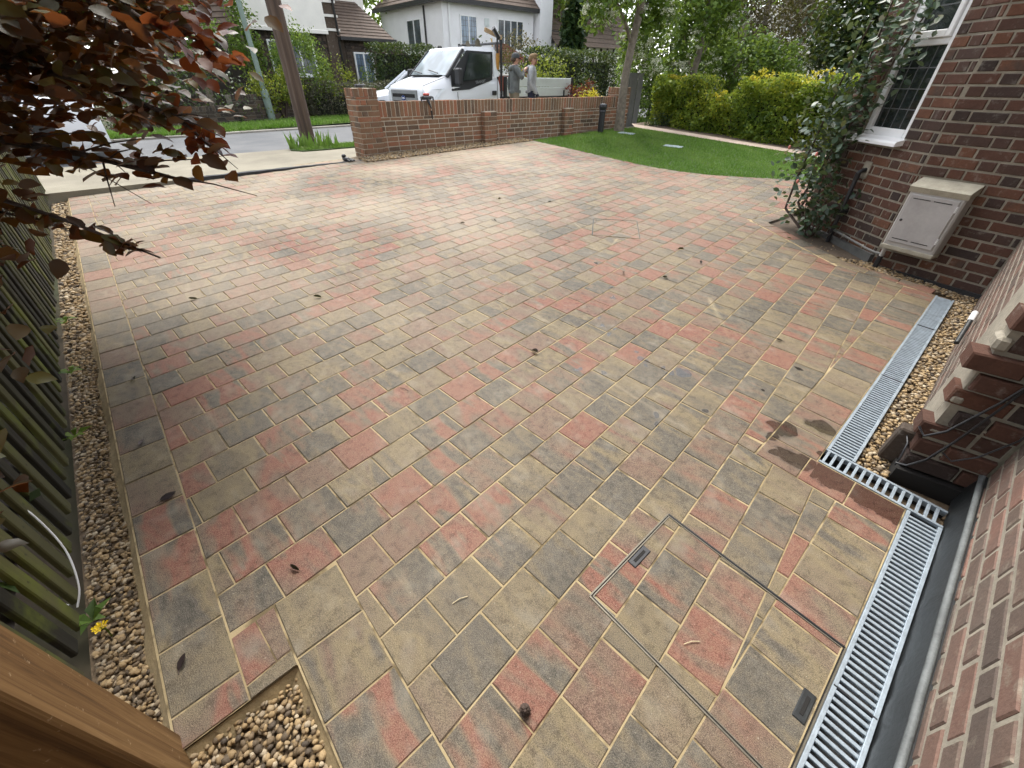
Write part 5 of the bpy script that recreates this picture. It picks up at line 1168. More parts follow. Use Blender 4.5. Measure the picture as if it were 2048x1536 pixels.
tipset = set(range(0))
front = [i for i in ordr if key[i] < 99][:300]; fs = set(front)
for i in front: link('leaf', RNG.choice(lmy if (pts[i][0] > -1.30 and pts[i][2] > 1.15 and RNG.random() < .8) else lms), beech, Matrix.Translation(Vector(pts[i]) - bt) @ leaf_frame(dirs[i]))
rv_, rf_, rr_, mi_ = [], [], [], []
for i in range(len(pts)):
    if i in fs: continue
    Mx = Matrix.Translation(Vector(pts[i]) - bt) @ leaf_frame(dirs[i]); b0 = len(rv_); s_ = RNG.choice((.072, .083, .09))
    rv_ += [tuple(Mx @ Vector(v * s_)) for v in BL]; rf_ += [tuple(b0 + k for k in f) for f in BF]; rr_ += [RNG.random()] * 6; mi_ += [1 if (pts[i][0] > -1.42 and pts[i][2] > 1.3 and RNG.random() < .7) else 0] * 6
me = bpy.data.meshes.new('foliage'); me.from_pydata(rv_, [], rf_); me.materials.append(M['beech']); me.materials.append(M['beech_young']); me.polygons.foreach_set('material_index', mi_); smooth(me); at = me.attributes.new('rnd', 'FLOAT', 'FACE'); at.data.foreach_set('value', rr_)
link('foliage', me, beech, I4)['kind'] = 'stuff'
# unseen crown leaves added above the picture to shade the near paving
P = np.concatenate([blob(2600, (-3.6, 2.6, 3.3), (1.9, 1.7, .9), 90, .2, .4), blob(2200, (-2.6, 1.2, 3.6), (1.3, 1.3, .8), 70, .2, .4)]) - np.array(bt)
link('shade_foliage', leaves_mesh('shade_foliage', P, .11, M['beech'], .4), beech, I4)['kind'] = 'stuff'
P = np.concatenate([blob(3000, (-2.9, .2, 4.2), (2.2, 2.2, 1.5), 110, .18, .3), blob(1500, (-1.6, -1.2, 4.2), (1.6, 1.5, 1.2), 70, .18, .3)]) - np.array(bt)
link('shade_foliage', leaves_mesh('shade_foliage', P, .20, M['beech'], .4), beech, I4)['kind'] = 'stuff'
MB().tube([rel(bt.x + .1, bt.y - .4, 2.9), rel(-2.9, .6, 3.6), rel(-2.2, -.5, 4.2)], [.07, .05, .02], 7).build('branch', M['stem'], beech, I4, 60)  # unseen limb added to carry the shading leaves
tw = MB()
for b_ in TW[:4] + TW[6:7]:
    for k in range(1, len(b_) - 1):
        for q_ in range(5):
            f = RNG.random(); a = Vector(shf(b_[k])).lerp(Vector(shf(b_[k + 1])), f) - bt; d = (Vector(b_[k + 1]) - Vector(b_[k])).normalized() * .16 + Vector((RNG.gauss(.05, .10), RNG.gauss(-.03, .10), RNG.gauss(-.03, .08)))
            tw.tube([a, a + d * .5 + Vector((0, 0, .01)), a + d], [.0045, .003, .0015], 4)
tw.build('twigs', M['stem'], beech, I4)['kind'] = 'stuff'
shrub('shady_shrub', upright(LW(-3.0, -1.55)), 'dark leafy growth glimpsed behind the slat fence', 'shrub', [((0, 0, .6), (.8, .5, .7)), ((-2.4, 2.2, .7), (.8, .6, .8)), ((.9, -.9, .5), (.6, .5, .6))], M['leaf_dark'], .08, 2500)
# ================================================================== STREET THINGS
pl = thing('telegraph_pole', SH(3.62, 10.95), 'brown weathered wooden telegraph pole on the verge', 'pole')
g_ = G('pole_wood'); p = g_.obj(); gr = g_.noise(g_.vm('MULTIPLY', p, (16, 16, .9)), 1.0, 5, .6)
c = g_.ramp(gr, [(.3, (0.035, 0.024, 0.018)), (.55, (0.085, 0.056, 0.04)), (.75, (0.14, 0.108, 0.084))])
MB().tube([(0, 0, -.1), (0, 0, 1), (-.01, 0, 3), (-.02, 0, 6.5)], [.15, .147, .14, .125], 14).build('shaft', g_.done(g_.bsdf(c, .85, g_.bump(gr, .6, .01))), pl, I4, 60)
lp = thing('lamp_post', SH(4.75, 17.35), 'pale green steel lamp post in front of the far wall', 'lamp post')
LPM = plain('lamp_post_paint', (0.17, 0.225, 0.195), .6, .12, 8)
MB().tube([(0, 0, 0), (0, 0, .85), (0, 0, .9)], [.115, .115, .075], 12).build('base_sleeve', LPM, lp, I4, 40); MB().tube([(0, 0, .9), (0, 0, 6.5)], [.075, .06], 12).build('shaft', LPM, lp, I4, 40)
m = MB(); m.lathe([(.085, .86), (.09, .9), (.07, .92)], 12); m.build('collar', plain('collar_paint', (.4, .46, .42), .6), lp, I4)

# far garden wall of grey bricks on the left
fwm = on_street(1.0, 15.75, ROAD_Z, math.radians(24)); fw_ = thing('far_garden_wall', fwm, 'low grey brown brick wall across the road', 'wall'); its = []
for x0, x1, zt in ((0, 2.9, .52), (2.9, 4.9, .78), (4.9, 9.5, .50)):
    Fm = Matrix.Translation((x1, 0, 0)) @ Matrix.Rotation(PI, 4, 'Z'); courses(its, I4, Fm, x1 - x0, -.05, zt - .11, .095, .27, .13, flemish=False, seed=int(x0 * 7), dep=.08)
    soldiers(its, I4, Fm, 0, x1 - x0, zt - .11, .11, .10, seed=8, dep=.08)
finish_pieces(fw_, fwm, its, 'brick', 'distant_bricks', M['grey_brick'], 220)
m = MB()
for x0, x1, zt in ((0, 2.9, .52), (2.9, 4.9, .78), (4.9, 9.5, .50)): m.box((x0, .01, -.1), (x1, .25, zt - .01))
m.build('mortar', plain('grey_mortar', (.16, .145, .12), .95, .25, 9), fw_, I4)

# ------------------------------------------------------------------ house builder (front face y=0 looking towards -y, in the street frame)
def window(parent, x0, x1, z0, z1, y, panes, glass, face='y', lead=True, fr=.055):
    """white casement with panes; y is the wall face"""
    def T(x, yy, z): return (x, y + yy, z) if face == 'y' else (y + yy, x, z)
    def bx(m, xa, xb, ya, yb, za, zb):
        p, q = T(xa, ya, za), T(xb, yb, zb); m.box(tuple(map(min, p, q)), tuple(map(max, p, q)))
    m = MB(); bx(m, x0, x0 + fr, -.07, .02, z0, z1); bx(m, x1 - fr, x1, -.07, .02, z0, z1); bx(m, x0 + fr, x1 - fr, -.07, .02, z0, z0 + fr); bx(m, x0 + fr, x1 - fr, -.07, .02, z1 - fr, z1)
    for i in range(1, panes): x = x0 + (x1 - x0) * i / panes; bx(m, x - fr * .5, x + fr * .5, -.068, .02, z0 + fr, z1 - fr)
    wn_ = m.build('window', M['upvc'], parent, I4)
    for i in range(panes):
        a, b = x0 + (x1 - x0) * i / panes + fr * .5, x0 + (x1 - x0) * (i + 1) / panes - fr * .5
        m = MB(); bx(m, a, b, -.03, -.01, z0 + fr * .8, z1 - fr * .8); pn = m.build('pane', M[glass], wn_, I4)
        if lead:
            m = MB(); nxx = 3
            for k in range(1, nxx): x = a + (b - a) * k / nxx; bx(m, x - .006, x + .006, -.038, -.03, z0 + fr, z1 - fr)
            nz = max(2, int((z1 - z0) / .22))
            for k in range(1, nz): z = z0 + (z1 - z0) * k / nz; bx(m, a, b, -.039, -.0305, z - .006, z + .006)
            m.build('lead_grid', M['timber_dark'], wn_, I4)['kind'] = 'stuff'
    m = MB(); bx(m, x0 - .05, x1 + .05, -.12, .02, z0 - .07, z0 - .005); m.build('sill', M['upvc'], wn_, I4)
def tile_roof(parent, name, quadpts, mat, rows=14, ov=.012):
    """courses of tiles as overlapping lapped boards down a sloping quad (eave-left, eave-right, ridge-right, ridge-left)"""
    a, b, c_, d = [Vector(p) for p in quadpts]; n = (b - a).cross(d - a).normalized(); m = MB()
    for i in range(rows):
        f0, f1 = i / rows, (i + 1.12) / rows
        p0, p1, p2, p3 = a.lerp(d, f0) + n * ov * 2.2, b.lerp(c_, f0) + n * ov * 2.2, b.lerp(c_, min(f1, 1)) + n * ov * .2, a.lerp(d, min(f1, 1)) + n * ov * .2
        m.add([p0, p1, p2, p3, p0 - n * ov * 2, p1 - n * ov * 2], [(0, 1, 2, 3), (4, 5, 1, 0)])
    m.add([a, b, c_, d], [(0, 1, 2, 3)]); return m.build(name, mat, parent, I4)

# white painted house
WH_S, WH_T = 17.0, 25.0; wh = thing('white_house', SH(WH_S, WH_T), 'white painted brick house with hipped brown tiled roof', 'house')
EZ = 4.55; m = MB(); m.box((0, 0, -.3), (6.9, 7.0, EZ + .1)); m.build('wall', M['white_brick'], wh, I4)
m = MB(); m.box((7.05, -.45, -.3), (8.15, 1.0, 8.2)); m.build('chimney_breast', M['white_brick'], wh, I4)
m = MB(); m.box((8.15, .3, -.3), (9.5, 6.0, 3.75)); m.build('side_wall', M['white_brick'], wh, I4)
m = MB(); m.box((-.45, -.45, EZ + .02), (7.0, -.25, EZ + .2)); m.box((-.45, -.25, EZ + .02), (-.25, 7.2, EZ + .2)); m.build('gutter', M['dark_trim'], wh, I4)
tile_roof(wh, 'roof', [(-.4, -.4, EZ + .2), (7.05, -.4, EZ + .2), (7.05, 3.4, EZ + 3.6), (3.2, 3.4, EZ + 3.6)], M['roof'], 18)
tile_roof(wh, 'roof', [(-.4, 7.2, EZ + .2), (-.4, -.4, EZ + .2), (3.2, 3.4, EZ + 3.6), (3.2, 3.6, EZ + 3.6)], M['roof'], 18)
tile_roof(wh, 'side_roof', [(8.15, -.1, 3.85), (9.9, -.1, 3.85), (9.0, 2.6, 6.6), (8.15, 2.6, 6.6)], M['roof'], 14)
m = MB(); m.box((8.15, -.2, 3.72), (9.95, -.06, 3.86)); m.build('gutter', M['dark_trim'], wh, I4)
window(wh, 1.15, 2.35, 2.75, 4.15, 0, 2, 'glass_blue'); window(wh, 3.9, 6.0, 2.7, 4.15, 0, 4, 'glass_far')
window(wh, 2.2, 3.8, 2.55, 4.05, 0, 2, 'glass_far', face='x')
for x, y in ((.42, -.06),):
    m = MB(); m.tube([(x, y, EZ + .1), (x, y, 2.4), (x + .08, y, 2.2), (x + .08, y, -.2)], .05, 8); m.build('downpipe', M['upvc'], wh, I4, 50)
m = MB(); m.tube([(-.06, 1.75, EZ), (-.06, 1.75, 2.2), (-.06, 1.45, 1.95), (-.06, 1.45, 0)], .05, 8); m.build('downpipe', M['dark_trim'], wh, I4, 50)
m = MB(); m.box((2.95, -.06, 3.75), (3.25, 0, 4.1)); m.build('alarm_box', plain('alarm_box', (.55, .6, .6), .5), wh, I4)
m = MB(); m.box((3.1, -.95, -.3), (5.6, 0, 2.0)); m.build('porch_wall', M['white_brick'], wh, I4)
tile_roof(wh, 'porch_roof', [(2.9, -1.2, 2.05), (5.9, -1.2, 2.05), (4.5, 0, 3.05), (3.7, 0, 3.05)], M['roof_red'], 10)
tile_roof(wh, 'porch_roof', [(5.9, -1.2, 2.05), (5.9, .2, 2.05), (4.6, .1, 3.0), (4.5, 0, 3.05)], M['roof_red'], 8)
window(wh, 4.0, 5.5, .7, 1.85, -.95, 3, 'glass_far')
m = MB(); m.tube([(-2.6, 6, 0), (-2.6, 6, 6.5)], .03, 6); tag(m.build('flag_pole', M['upvc'], None, SH(WH_S, WH_T)), 'thin white pole standing left of the white house', 'pole')

# brick house with white rendered upper storey
lh = thing('rendered_house', SH(5.4, 21.0), 'brown brick house with a white rendered upper storey', 'house')
m = MB(); m.box((0, 0, -.3), (3.75, 6, 2.62)); m.build('wall', M['grey_brick'], lh, I4)
its = []; courses(its, I4, Matrix.Translation((3.75, 0, 0)) @ Matrix.Rotation(PI, 4, 'Z'), 3.75, .3, 2.55, .10, .30, .14, seed=31, dep=.05, holes=((3.75 - 2.6, 3.75 - .9, 1.25, 2.38),), proud=.045)
for k in range(26): its.append((Matrix.Translation((3.3 - k * .115, -.045, 2.40)) @ Matrix.Rotation(PI, 4, 'Z'), *brick_shape(.10, .2, .05), (.10, .2), .02))
courses(its, I4, Matrix.Translation((5.95, .02, 0)) @ Matrix.Rotation(PI, 4, 'Z'), 2.0, .1, 2.5, .10, .30, .14, seed=33, dep=.05, holes=((5.95 - 5.10, 5.95 - 4.25, .95, 2.12),), proud=.045)
finish_pieces(lh, SH(5.4, 21.0), its, 'brick', 'distant_bricks', M['grey_brick'], 280)
m = MB(); m.box((0.1, -.30, 2.66), (3.2, 5, 6.5)); m.build('rendered_wall', M['render'], lh, I4)
m = MB(); m.prism([(-.34, 2.60), (-.30, 2.60), (-.30, 2.72), (-.34, 2.70)], 0, .08, 3.22); m.build('drip_edge', M['render'], lh, I4)
m = MB(); m.box((3.2, -.1, -.3), (3.75, 4, 6.5)); m.build('corner_wall', M['grey_brick'], lh, I4)
for k in range(7): MB().box((3.17, -.16, 2.72 + k * .42), (3.80, .1, 2.80 + k * .42)).build('white_band', M['render'], lh, I4)
MB().tube([(3.68, -.2, 5.5), (3.68, -.2, 2.5), (3.68, -.14, 2.4), (3.68, -.14, 0)], .045, 8).build('downpipe', M['dark_trim'], lh, I4, 50)
window(lh, .9, 2.6, 1.30, 2.36, -.045, 3, 'glass_far')
m = MB(); m.box((3.75, .03, -.3), (5.95, 5, 2.5)); m.build('extension_wall', M['grey_brick'], lh, I4)
window(lh, 4.25, 5.10, 1.0, 2.1, -.02, 2, 'glass_blue')
tile_roof(lh, 'extension_roof', [(3.6, -.25, 2.55), (6.15, -.25, 2.55), (5.6, 1.9, 3.9), (3.6, 1.9, 3.9)], M['roof'], 12)
m = MB(); m.box((3.7, -.32, 2.46), (6.2, -.22, 2.57)); m.build('gutter', M['dark_trim'], lh, I4)
m = MB(); m.box((3.7, 1.9, 3.0), (6.0, 4, 6.5)); m.build('rear_wall', M['render'], lh, I4)
m = MB(); m.prism([(5.95, -.3), (9.2, -.3), (9.2, .6), (6.7, 2.75), (5.95, 2.9)], 1, 1.2, 1.6); m.build('garden_gable', M['grey_brick'], lh, I4)
tile_roof(lh, 'garden_gable_roof', [(9.3, 1.15, .55), (9.3, 3.5, .55), (6.6, 3.5, 2.9), (6.6, 1.15, 2.9)], M['roof'], 8)
m = MB(); m.box((-3.4, -.1, -.3), (-.05, 5, 2.2)); m.build('porch_side', M['timber_dark'], lh, I4)
tile_roof(lh, 'catslide_roof', [(-3.8, -.35, 2.1), (.05, -.35, 2.6), (.05, 3, 5.2), (-3.8, 3, 5.2)], M['roof'], 16)

# house beyond with half timbering, and a white house far right
ht = thing('timbered_house', SH(25.5, 24.5), 'half timbered house glimpsed beyond the conifer hedge', 'house')
MB().box((0, 0, -.3), (9, 6, 3.2)).build('wall', M['render'], ht, I4); tile_roof(ht, 'roof', [(-.4, -.4, 3.1), (9.4, -.4, 3.1), (9.4, 3, 6.4), (-.4, 3, 6.4)], M['roof'], 12)
for k in range(12): MB().box((.2 + k * .75, -.05, 2.0), (.36 + k * .75, .01, 3.1)).build('timber', M['timber_dark'], ht, I4)
window(ht, 2.2, 3.4, 2.1, 3.0, -.03, 3, 'glass_far', lead=False)
fh = thing('far_white_house', SH(30.0, 11.5), 'far white house with a dark roof above the hedge', 'house')
MB().box((0, 0, -.3), (9, 5, 2.9)).build('wall', M['render'], fh, I4); MB().box((1, 1.5, 2.9), (8, 5, 4.6)).build('upper_wall', M['render'], fh, I4)
tile_roof(fh, 'roof', [(-.5, -.5, 2.3), (9.5, -.5, 2.3), (8.6, 1.6, 3.2), (.4, 1.6, 3.2)], M['roof'], 8); tile_roof(fh, 'roof', [(.6, 1.0, 4.5), (8.4, 1.0, 4.5), (7, 3.2, 6), (2, 3.2, 6)], M['roof'], 8)
window(fh, 2, 4, 3.35, 4.3, 1.5, 3, 'glass_far', lead=False); window(fh, 5, 7, 3.35, 4.3, 1.5, 3, 'glass_far', lead=False)
# close board fence panels beyond the hedge end
cf = thing('board_fence', SH(12.75, 9.3), 'grey close board fence behind the end of the wall', 'fence'); bme = MB().box((0, 0, 0), (.135, .02, 1.45)).mesh('board', plain('grey_board', (.15, .15, .15), .85, .2, 6))
for k in range(7): link('board', bme, cf, Matrix.Translation((k * .145, RNG.uniform(-.01, .01), -.05)))

# ------------------------------------------------------------------ tipper pick-up truck (front looks towards -s)
tr = thing('dropside_truck', SH(6.78, 11.0) @ Matrix.Scale(1.055, 4), 'white single cab dropside truck parked behind the wall', 'truck'); TW_ = 1.95
def loft(sections, mat, name, parent, sm=35):
    """sections: list of (x, [(y,z)...]) with equal counts, y from near side to far side"""
    m = MB(); n = len(sections[0][1]); V = [(x, y, z) for x, pr in sections for y, z in pr]
    F = [(i * n + k, (i + 1) * n + k, (i + 1) * n + k + 1, i * n + k + 1) for i in range(len(sections) - 1) for k in range(n - 1)]
    F += [tuple(range(n)), tuple(range((len(sections) - 1) * n, len(sections) * n))[::-1]]; m.add(V, F); return m.build(name, mat, parent, I4, sm)
def prof(w0, w1, zb, zs, zt, r=.07):
    """body cross-section: sill zb, shoulder zs, top zt; half-width inset w0 at shoulder, w1 at top"""
    W = TW_; return [(0.03, zb), (0.0, zb + .08), (w0, zs), (w1, zt - r), (w1 + r, zt), (W / 2, zt + .012), (W - w1 - r, zt), (W - w1, zt - r), (W - w0, zs), (W, zb + .08), (W - .03, zb)]
loft([(0.0, prof(.13, .20, .30, .80, .93)), (.06, prof(.06, .14, .25, .86, 1.00)), (.30, prof(.03, .12, .25, .92, 1.08)), (.72, prof(.02, .10, .25, .95, 1.19)), (.78, prof(.02, .10, .25, .97, 1.21)), (2.36, prof(.02, .08, .25, 1.0, 1.22)), (2.38, prof(.03, .09, .26, 1.0, 1.21))], M['paint'], 'cab_body', tr)
W = TW_
gh = MB()     # greenhouse: pillars and roof
gh.add([(1.40, .20, 1.79), (1.40, W - .20, 1.79), (2.30, W - .20, 1.82), (2.30, .20, 1.82), (1.30, .24, 1.73), (1.30, W - .24, 1.73), (2.37, W - .16, 1.72), (2.37, .16, 1.72), (1.42, .15, 1.70), (1.42, W - .15, 1.70)],
       [(0, 1, 2, 3), (4, 5, 1, 0), (3, 2, 6, 7), (0, 3, 7, 8), (2, 1, 9, 6), (4, 0, 8), (5, 9, 1)])
gh.build('roof', M['paint'], tr, I4, 30)
for y, s_ in ((0.0, 1), (W, -1)):
    m = MB(); m.tube([(.74, y + s_ * .10, 1.19), (1.33, y + s_ * .20, 1.73)], .045, 6); m.build('windscreen_pillar', M['black_plastic'], tr, I4)
    m = MB(); m.add([(2.20, y + s_ * .05, 1.2), (2.38, y + s_ * .05, 1.2), (2.38, y + s_ * .16, 1.73), (2.26, y + s_ * .16, 1.73), (2.20, y + s_ * .09, 1.2), (2.38, y + s_ * .09, 1.2), (2.38, y + s_ * .2, 1.73), (2.26, y + s_ * .2, 1.73)], [(0, 1, 2, 3), (4, 5, 6, 7), (0, 4, 7, 3), (1, 5, 6, 2), (3, 2, 6, 7)]); m.build('rear_pillar', M['paint'], tr, I4)
    # side glass set in a black surround that drops towards the mirror
    dm = MB(); yy = y + s_ * .012
    dm.add([(.80, yy, .90), (1.35, yy - s_ * .004, .93), (2.14, yy + s_ * .03, 1.13), (2.24, yy + s_ * .135, 1.71), (1.42, yy + s_ * .14, 1.72), (.84, yy + s_ * .055, 1.24)], [(0, 1, 2, 3, 4, 5)]); dm.build('window_surround', M['black_plastic'], tr, I4)
    dm = MB(); dm.add([(1.16, yy + s_ * .004, 1.10), (2.06, yy + s_ * .02, 1.19), (2.16, yy + s_ * .118, 1.66), (1.48, yy + s_ * .12, 1.67)], [(0, 1, 2, 3)])
    for v in range(len(dm.v)): dm.v[v] = (dm.v[v][0], dm.v[v][1] - s_ * .008, dm.v[v][2])
    dm.build('side_window', M['glass'], tr, I4)
    m = MB(); m.cbox((.86, y - s_ * .27 if s_ > 0 else y + .05, 1.02), (.97, y - .05 if s_ > 0 else y + .27, 1.36), .03); m.tube([(.92, y, 1.06), (.92, y - s_ * .12, 1.10)], .03, 6); m.build('door_mirror', M['black_plastic'], tr, I4)
    m = MB(); m.tube([(.86, yy - s_ * .004, .965), (.86, yy - s_ * .012, .965)], .022, 10); m.build('indicator', M['upvc'], tr, I4)
    m = MB(); m.cbox((2.10, min(yy - s_ * .03, yy), .80), (2.24, max(yy - s_ * .03, yy), .90), .008); m.build('door_handle', M['black_plastic'], tr, I4)
    # headlamp
    hl = MB(); hl.add([(.005, y + s_ * .26, .62), (.04, y + s_ * .055, .60), (.30, y + s_ * .012, .68), (.62, y + s_ * .016, .94), (.34, y + s_ * .045, .93), (.03, y + s_ * .14, .88)], [(0, 1, 2, 3, 4, 5)])
    for v in range(len(hl.v)): hl.v[v] = (hl.v[v][0] - .018, hl.v[v][1] - s_ * .016, hl.v[v][2] + .012)
    h_ = hl.build('headlamp', plain('headlamp_glass', (.62, .66, .7), .12, .15, 8, spec=.9), tr, I4); m = MB(); m.ball((.14, y + s_ * .03, .78), .05, 8, 5); m.build('bulb', M['chrome'], h_, I4, 60)
m = MB(); m.add([(.74, .14, 1.20), (.74, W - .14, 1.20), (1.32, W - .24, 1.725), (1.32, .24, 1.725)], [(0, 1, 2, 3)])
for v in range(4): m.v[v] = (m.v[v][0] - .012, m.v[v][1], m.v[v][2] + .012)
m.build('windscreen', M['windscreen'], tr, I4)
for a, b in (((.74, .45, 1.225), (.83, 1.0, 1.30)), ((.74, 1.2, 1.225), (.82, 1.75, 1.29))): MB().tube([(x - .03, y, z + .03) for x, y, z in (a, b)], .014, 5).build('wiper', M['black_plastic'], tr, I4)
m = MB(); m.box((.62, .30, 1.20), (.76, W - .3, 1.225)); m.build('scuttle', M['black_plastic'], tr, I4); m = MB(); m.box((.46, .55, 1.085), (.52, 1.3, 1.10), Matrix.Translation((0, 0, 0))); m.build('bonnet_vent', M['black_plastic'], tr, I4)
gr_ = MB(); gr_.cbox((-.03, .34, .56), (.03, W - .34, .92), .012); gr = gr_.build('grille', plain('grille_grey', (.22, .23, .24), .4), tr, I4)
for z in (.61, .76): MB().box((-.036, .42, z), (-.028, W - .42, z + .075)).build('grille_slot', M['dark_void'], gr, I4)
m = MB(); m.lathe([(.0, -.006), (.095, -.004), (.10, .0), (.095, .012)], 18, Matrix.Translation((-.035, W / 2, .745)) @ Matrix.Rotation(-PI / 2, 4, 'Y') @ Matrix.Scale(.55, 4, (1, 0, 0))); bd = m.build('oval_badge', plain('badge_blue', (.02, .05, .2), .25), gr, I4)
def text(name, body, size, mtx, mat, parent):
    cu = bpy.data.curves.new(name, 'FONT'); cu.body = body; cu.size = size; cu.align_x = 'CENTER'; cu.align_y = 'CENTER'; cu.extrude = .002
    ob = bpy.data.objects.new(name, cu); COL.objects.link(ob); dg = bpy.context.evaluated_depsgraph_get(); me = bpy.data.meshes.new_from_object(ob.evaluated_get(dg)); bpy.data.objects.remove(ob); me.materials.clear(); me.materials.append(mat); return link(name, me, parent, mtx)
text('lettering', 'Ford', .075, Matrix(((0, 0, -1, -.050), (-1, 0, 0, W / 2), (0, 1, 0, .745), (0, 0, 0, 1))), M['upvc'], bd)
text('lettering', 'TRANSIT', .085, Matrix(((1, 0, 0, 1.72), (0, 0, -1, .012), (0, 1, 0, 1.09), (0, 0, 0, 1))) @ Matrix.Rotation(.12, 4, 'Z'), plain('trim_lettering', (.3, .32, .33), .4), tr)
SEAM = plain('panel_gap', (.05, .052, .056), .6)
for P_ in ([(.98, -.004, .36), (.97, -.002, .88)], [(2.27, .010, .34), (2.29, .014, 1.0), (2.31, .04, 1.18)], [(.98, -.004, .36), (2.27, .010, .34)]): MB().tube(P_, .007, 5).build('door_gap', SEAM, tr, I4)
MB().tube([(1.0, -.004, .60), (2.24, .002, .62)], .012, 6).build('side_moulding', SEAM, tr, I4)
for y_ in (.16, W - .16): MB().tube([(.05, y_, 1.0), (.30, y_ * .86 if y_ < 1 else W - (W - y_) * .86, 1.075), (.68, y_ * .78 if y_ < 1 else W - (W - y_) * .78, 1.175)], .006, 5).build('bonnet_gap', SEAM, tr, I4)
m = MB(); m.cbox((-.09, .10, .12), (.25, W - .10, .40), .04); m.build('bumper', M['black_plastic'], tr, I4)
# load bed
DX0, DX1 = 2.50, 5.25
al = plain('aluminium_dropside', (.62, .66, .66), .45, .06, 5, metal=.3)
for y, nm in ((-.03, 'near'), (W - .0, 'far')):
    for z in (.77, .985): MB().cbox((DX0 + .1, y, z), (DX1 - .08, y + .035, z + .205), .008).build('dropside_panel', al, tr, I4)
    for x in (DX0, DX1 - .07): MB().cbox((x, y - .012, .62), (x + .09, y + .05, 1.21), .008).build('corner_post', M['black_plastic'], tr, I4)
    for x in (2.95, 4.85): MB().box((x, y - .02, .66), (x + .035, y, .90)).build('catch', M['black_plastic'], tr, I4)
for z in (.77, .985): MB().cbox((DX1 - .05, .0, z), (DX1 - .01, W, z + .205), .008).build('tailboard', al, tr, I4)
MB().box((DX0, 0, .60), (DX1, W, .76)).build('load_floor', M['dark_trim'], tr, I4)
hb = MB(); 
for y in (.05, W - .05): hb.tube([(2.46, y, .6), (2.46, y, 1.95)], .03, 6)
hb.tube([(2.46, .05, 1.9), (2.46, W - .05, 1.9)], .03, 6); hb.build('headboard_frame', M['black_plastic'], tr, I4)
MB().box((.4, .3, .2), (5.1, W - .3, .5)).build('chassis', M['dark_trim'], tr, I4)
for x in (.95, 4.2):
    for y in (0.02, W - .22):
        wh_ = MB().lathe([(.2, 0), (.33, .0), (.345, .03), (.345, .17), (.33, .2), (.2, .2)], 20, Matrix.Translation((x, y, .345)) @ Matrix.Rotation(-PI / 2, 4, 'X')).build('wheel', M['tyre'], tr, I4, 40); MB().lathe([(.02, -.004), (.19, -.004), (.19, .2), (.02, .2)], 14, Matrix.Translation((x, y, .345)) @ Matrix.Rotation(-PI / 2, 4, 'X')).build('rim', M['galv'], wh_, I4)
MB().tube([(1.9, .5, 1.82), (1.86, .5, 2.02)], .006, 5).build('aerial', M['black_plastic'], tr, I4)
for y in (.4, 1.5): MB().cbox((1.5, y, 1.80), (1.62, y + .08, 1.86), .02).build('roof_lamp', M['dark_trim'], tr, I4)
# load in and on the truck
def shovel(label, s, t, z, ry, rx, mat='timber_dark', bladec='steel_edge'):
    sh = thing('shovel', SH(s, t, z) @ Matrix.Rotation(ry, 4, 'Y') @ Matrix.Rotation(rx, 4, 'X'), label, 'shovel')
    MB().tube([(0, 0, 0), (0, 0, 1.0)], .017, 7).build('handle', M[mat], sh, I4)
    m = MB(); m.add([(-.03, 0, 1.0), (.03, 0, 1.0), (.09, .03, 1.06), (.085, .03, 1.26), (0, .02, 1.33), (-.085, .03, 1.26), (-.09, .03, 1.06), (0, .05, 1.05)], [(0, 1, 2, 7), (0, 7, 6), (7, 2, 3, 4), (7, 4, 5, 6)]); m.build('blade', M[bladec], sh, I4)
shovel('black shovel leaning left on the truck headboard', 9.10, 11.95, 1.18, -.14, 0); shovel('shovel upright beside the black one on the truck', 9.15, 11.8, 1.22, -.02, .05); shovel('shorter shovel right of the pair on the truck', 9.45, 11.9, 1.05, -.12, .05)
pick = thing('broom', SH(9.62, 11.55, 1.2) @ Matrix.Rotation(-.05, 4, 'Y'), 'long yellow handled broom standing in the truck bed', 'broom')
MB().tube([(0, 0, 0), (-.1, 0, 1.35)], .018, 7).build('handle', plain('yellow_handle', (.5, .33, .08), .5), pick, I4); m = MB(); m.cbox((-.42, -.03, 1.28), (.2, .03, 1.37), .01, Matrix.Rotation(.30, 4, 'Y') @ Matrix.Translation((-.35, 0, .05))); m.build('head', plain('brush_head', (.32, .22, .12), .8), pick, I4)
wk = thing('work_light', SH(9.28, 11.1, 1.1), 'black work light on an upright bar behind the cab', 'lamp'); MB().tube([(0, 0, 0), (0, 0, 1.45)], .025, 7).build('bar', M['black_plastic'], wk, I4); MB().tube([(.06, 0, 1.42), (-.14, 0, 1.62)], .055, 9).build('lamp_head', M['black_plastic'], wk, I4); MB().tube([(0, 0, .75), (0, 0, 1.1)], .045, 8).build('amber_sleeve', plain('amber_sleeve', (.42, .20, .03), .5), wk, I4)
cm = thing('cement_mixer', SH(9.85, 12.2, 1.2), 'dusty grey cement mixer drum in the truck bed', 'cement mixer')
MB().lathe([(.16, .62), (.20, .5), (.29, .3), (.30, .1), (.2, -.08), (.05, -.12)][::-1], 16, Matrix.Translation((0, 0, .3)) @ Matrix.Rotation(.1, 4, 'Y')).build('drum', plain('cement_crust', (.27, .25, .2), .9, .2, 12, .6, 50), cm, I4, 50)
m = MB(); m.tube([(-.36, -.35, -.1), (-.38, -.35, .3), (-.3, -.35, .38), (.2, -.35, .38), (.28, -.35, .3), (.3, -.35, -.3)], .022, 7); m.build('frame', plain('mixer_frame', (.36, .35, .25), .6), cm, I4, 50)
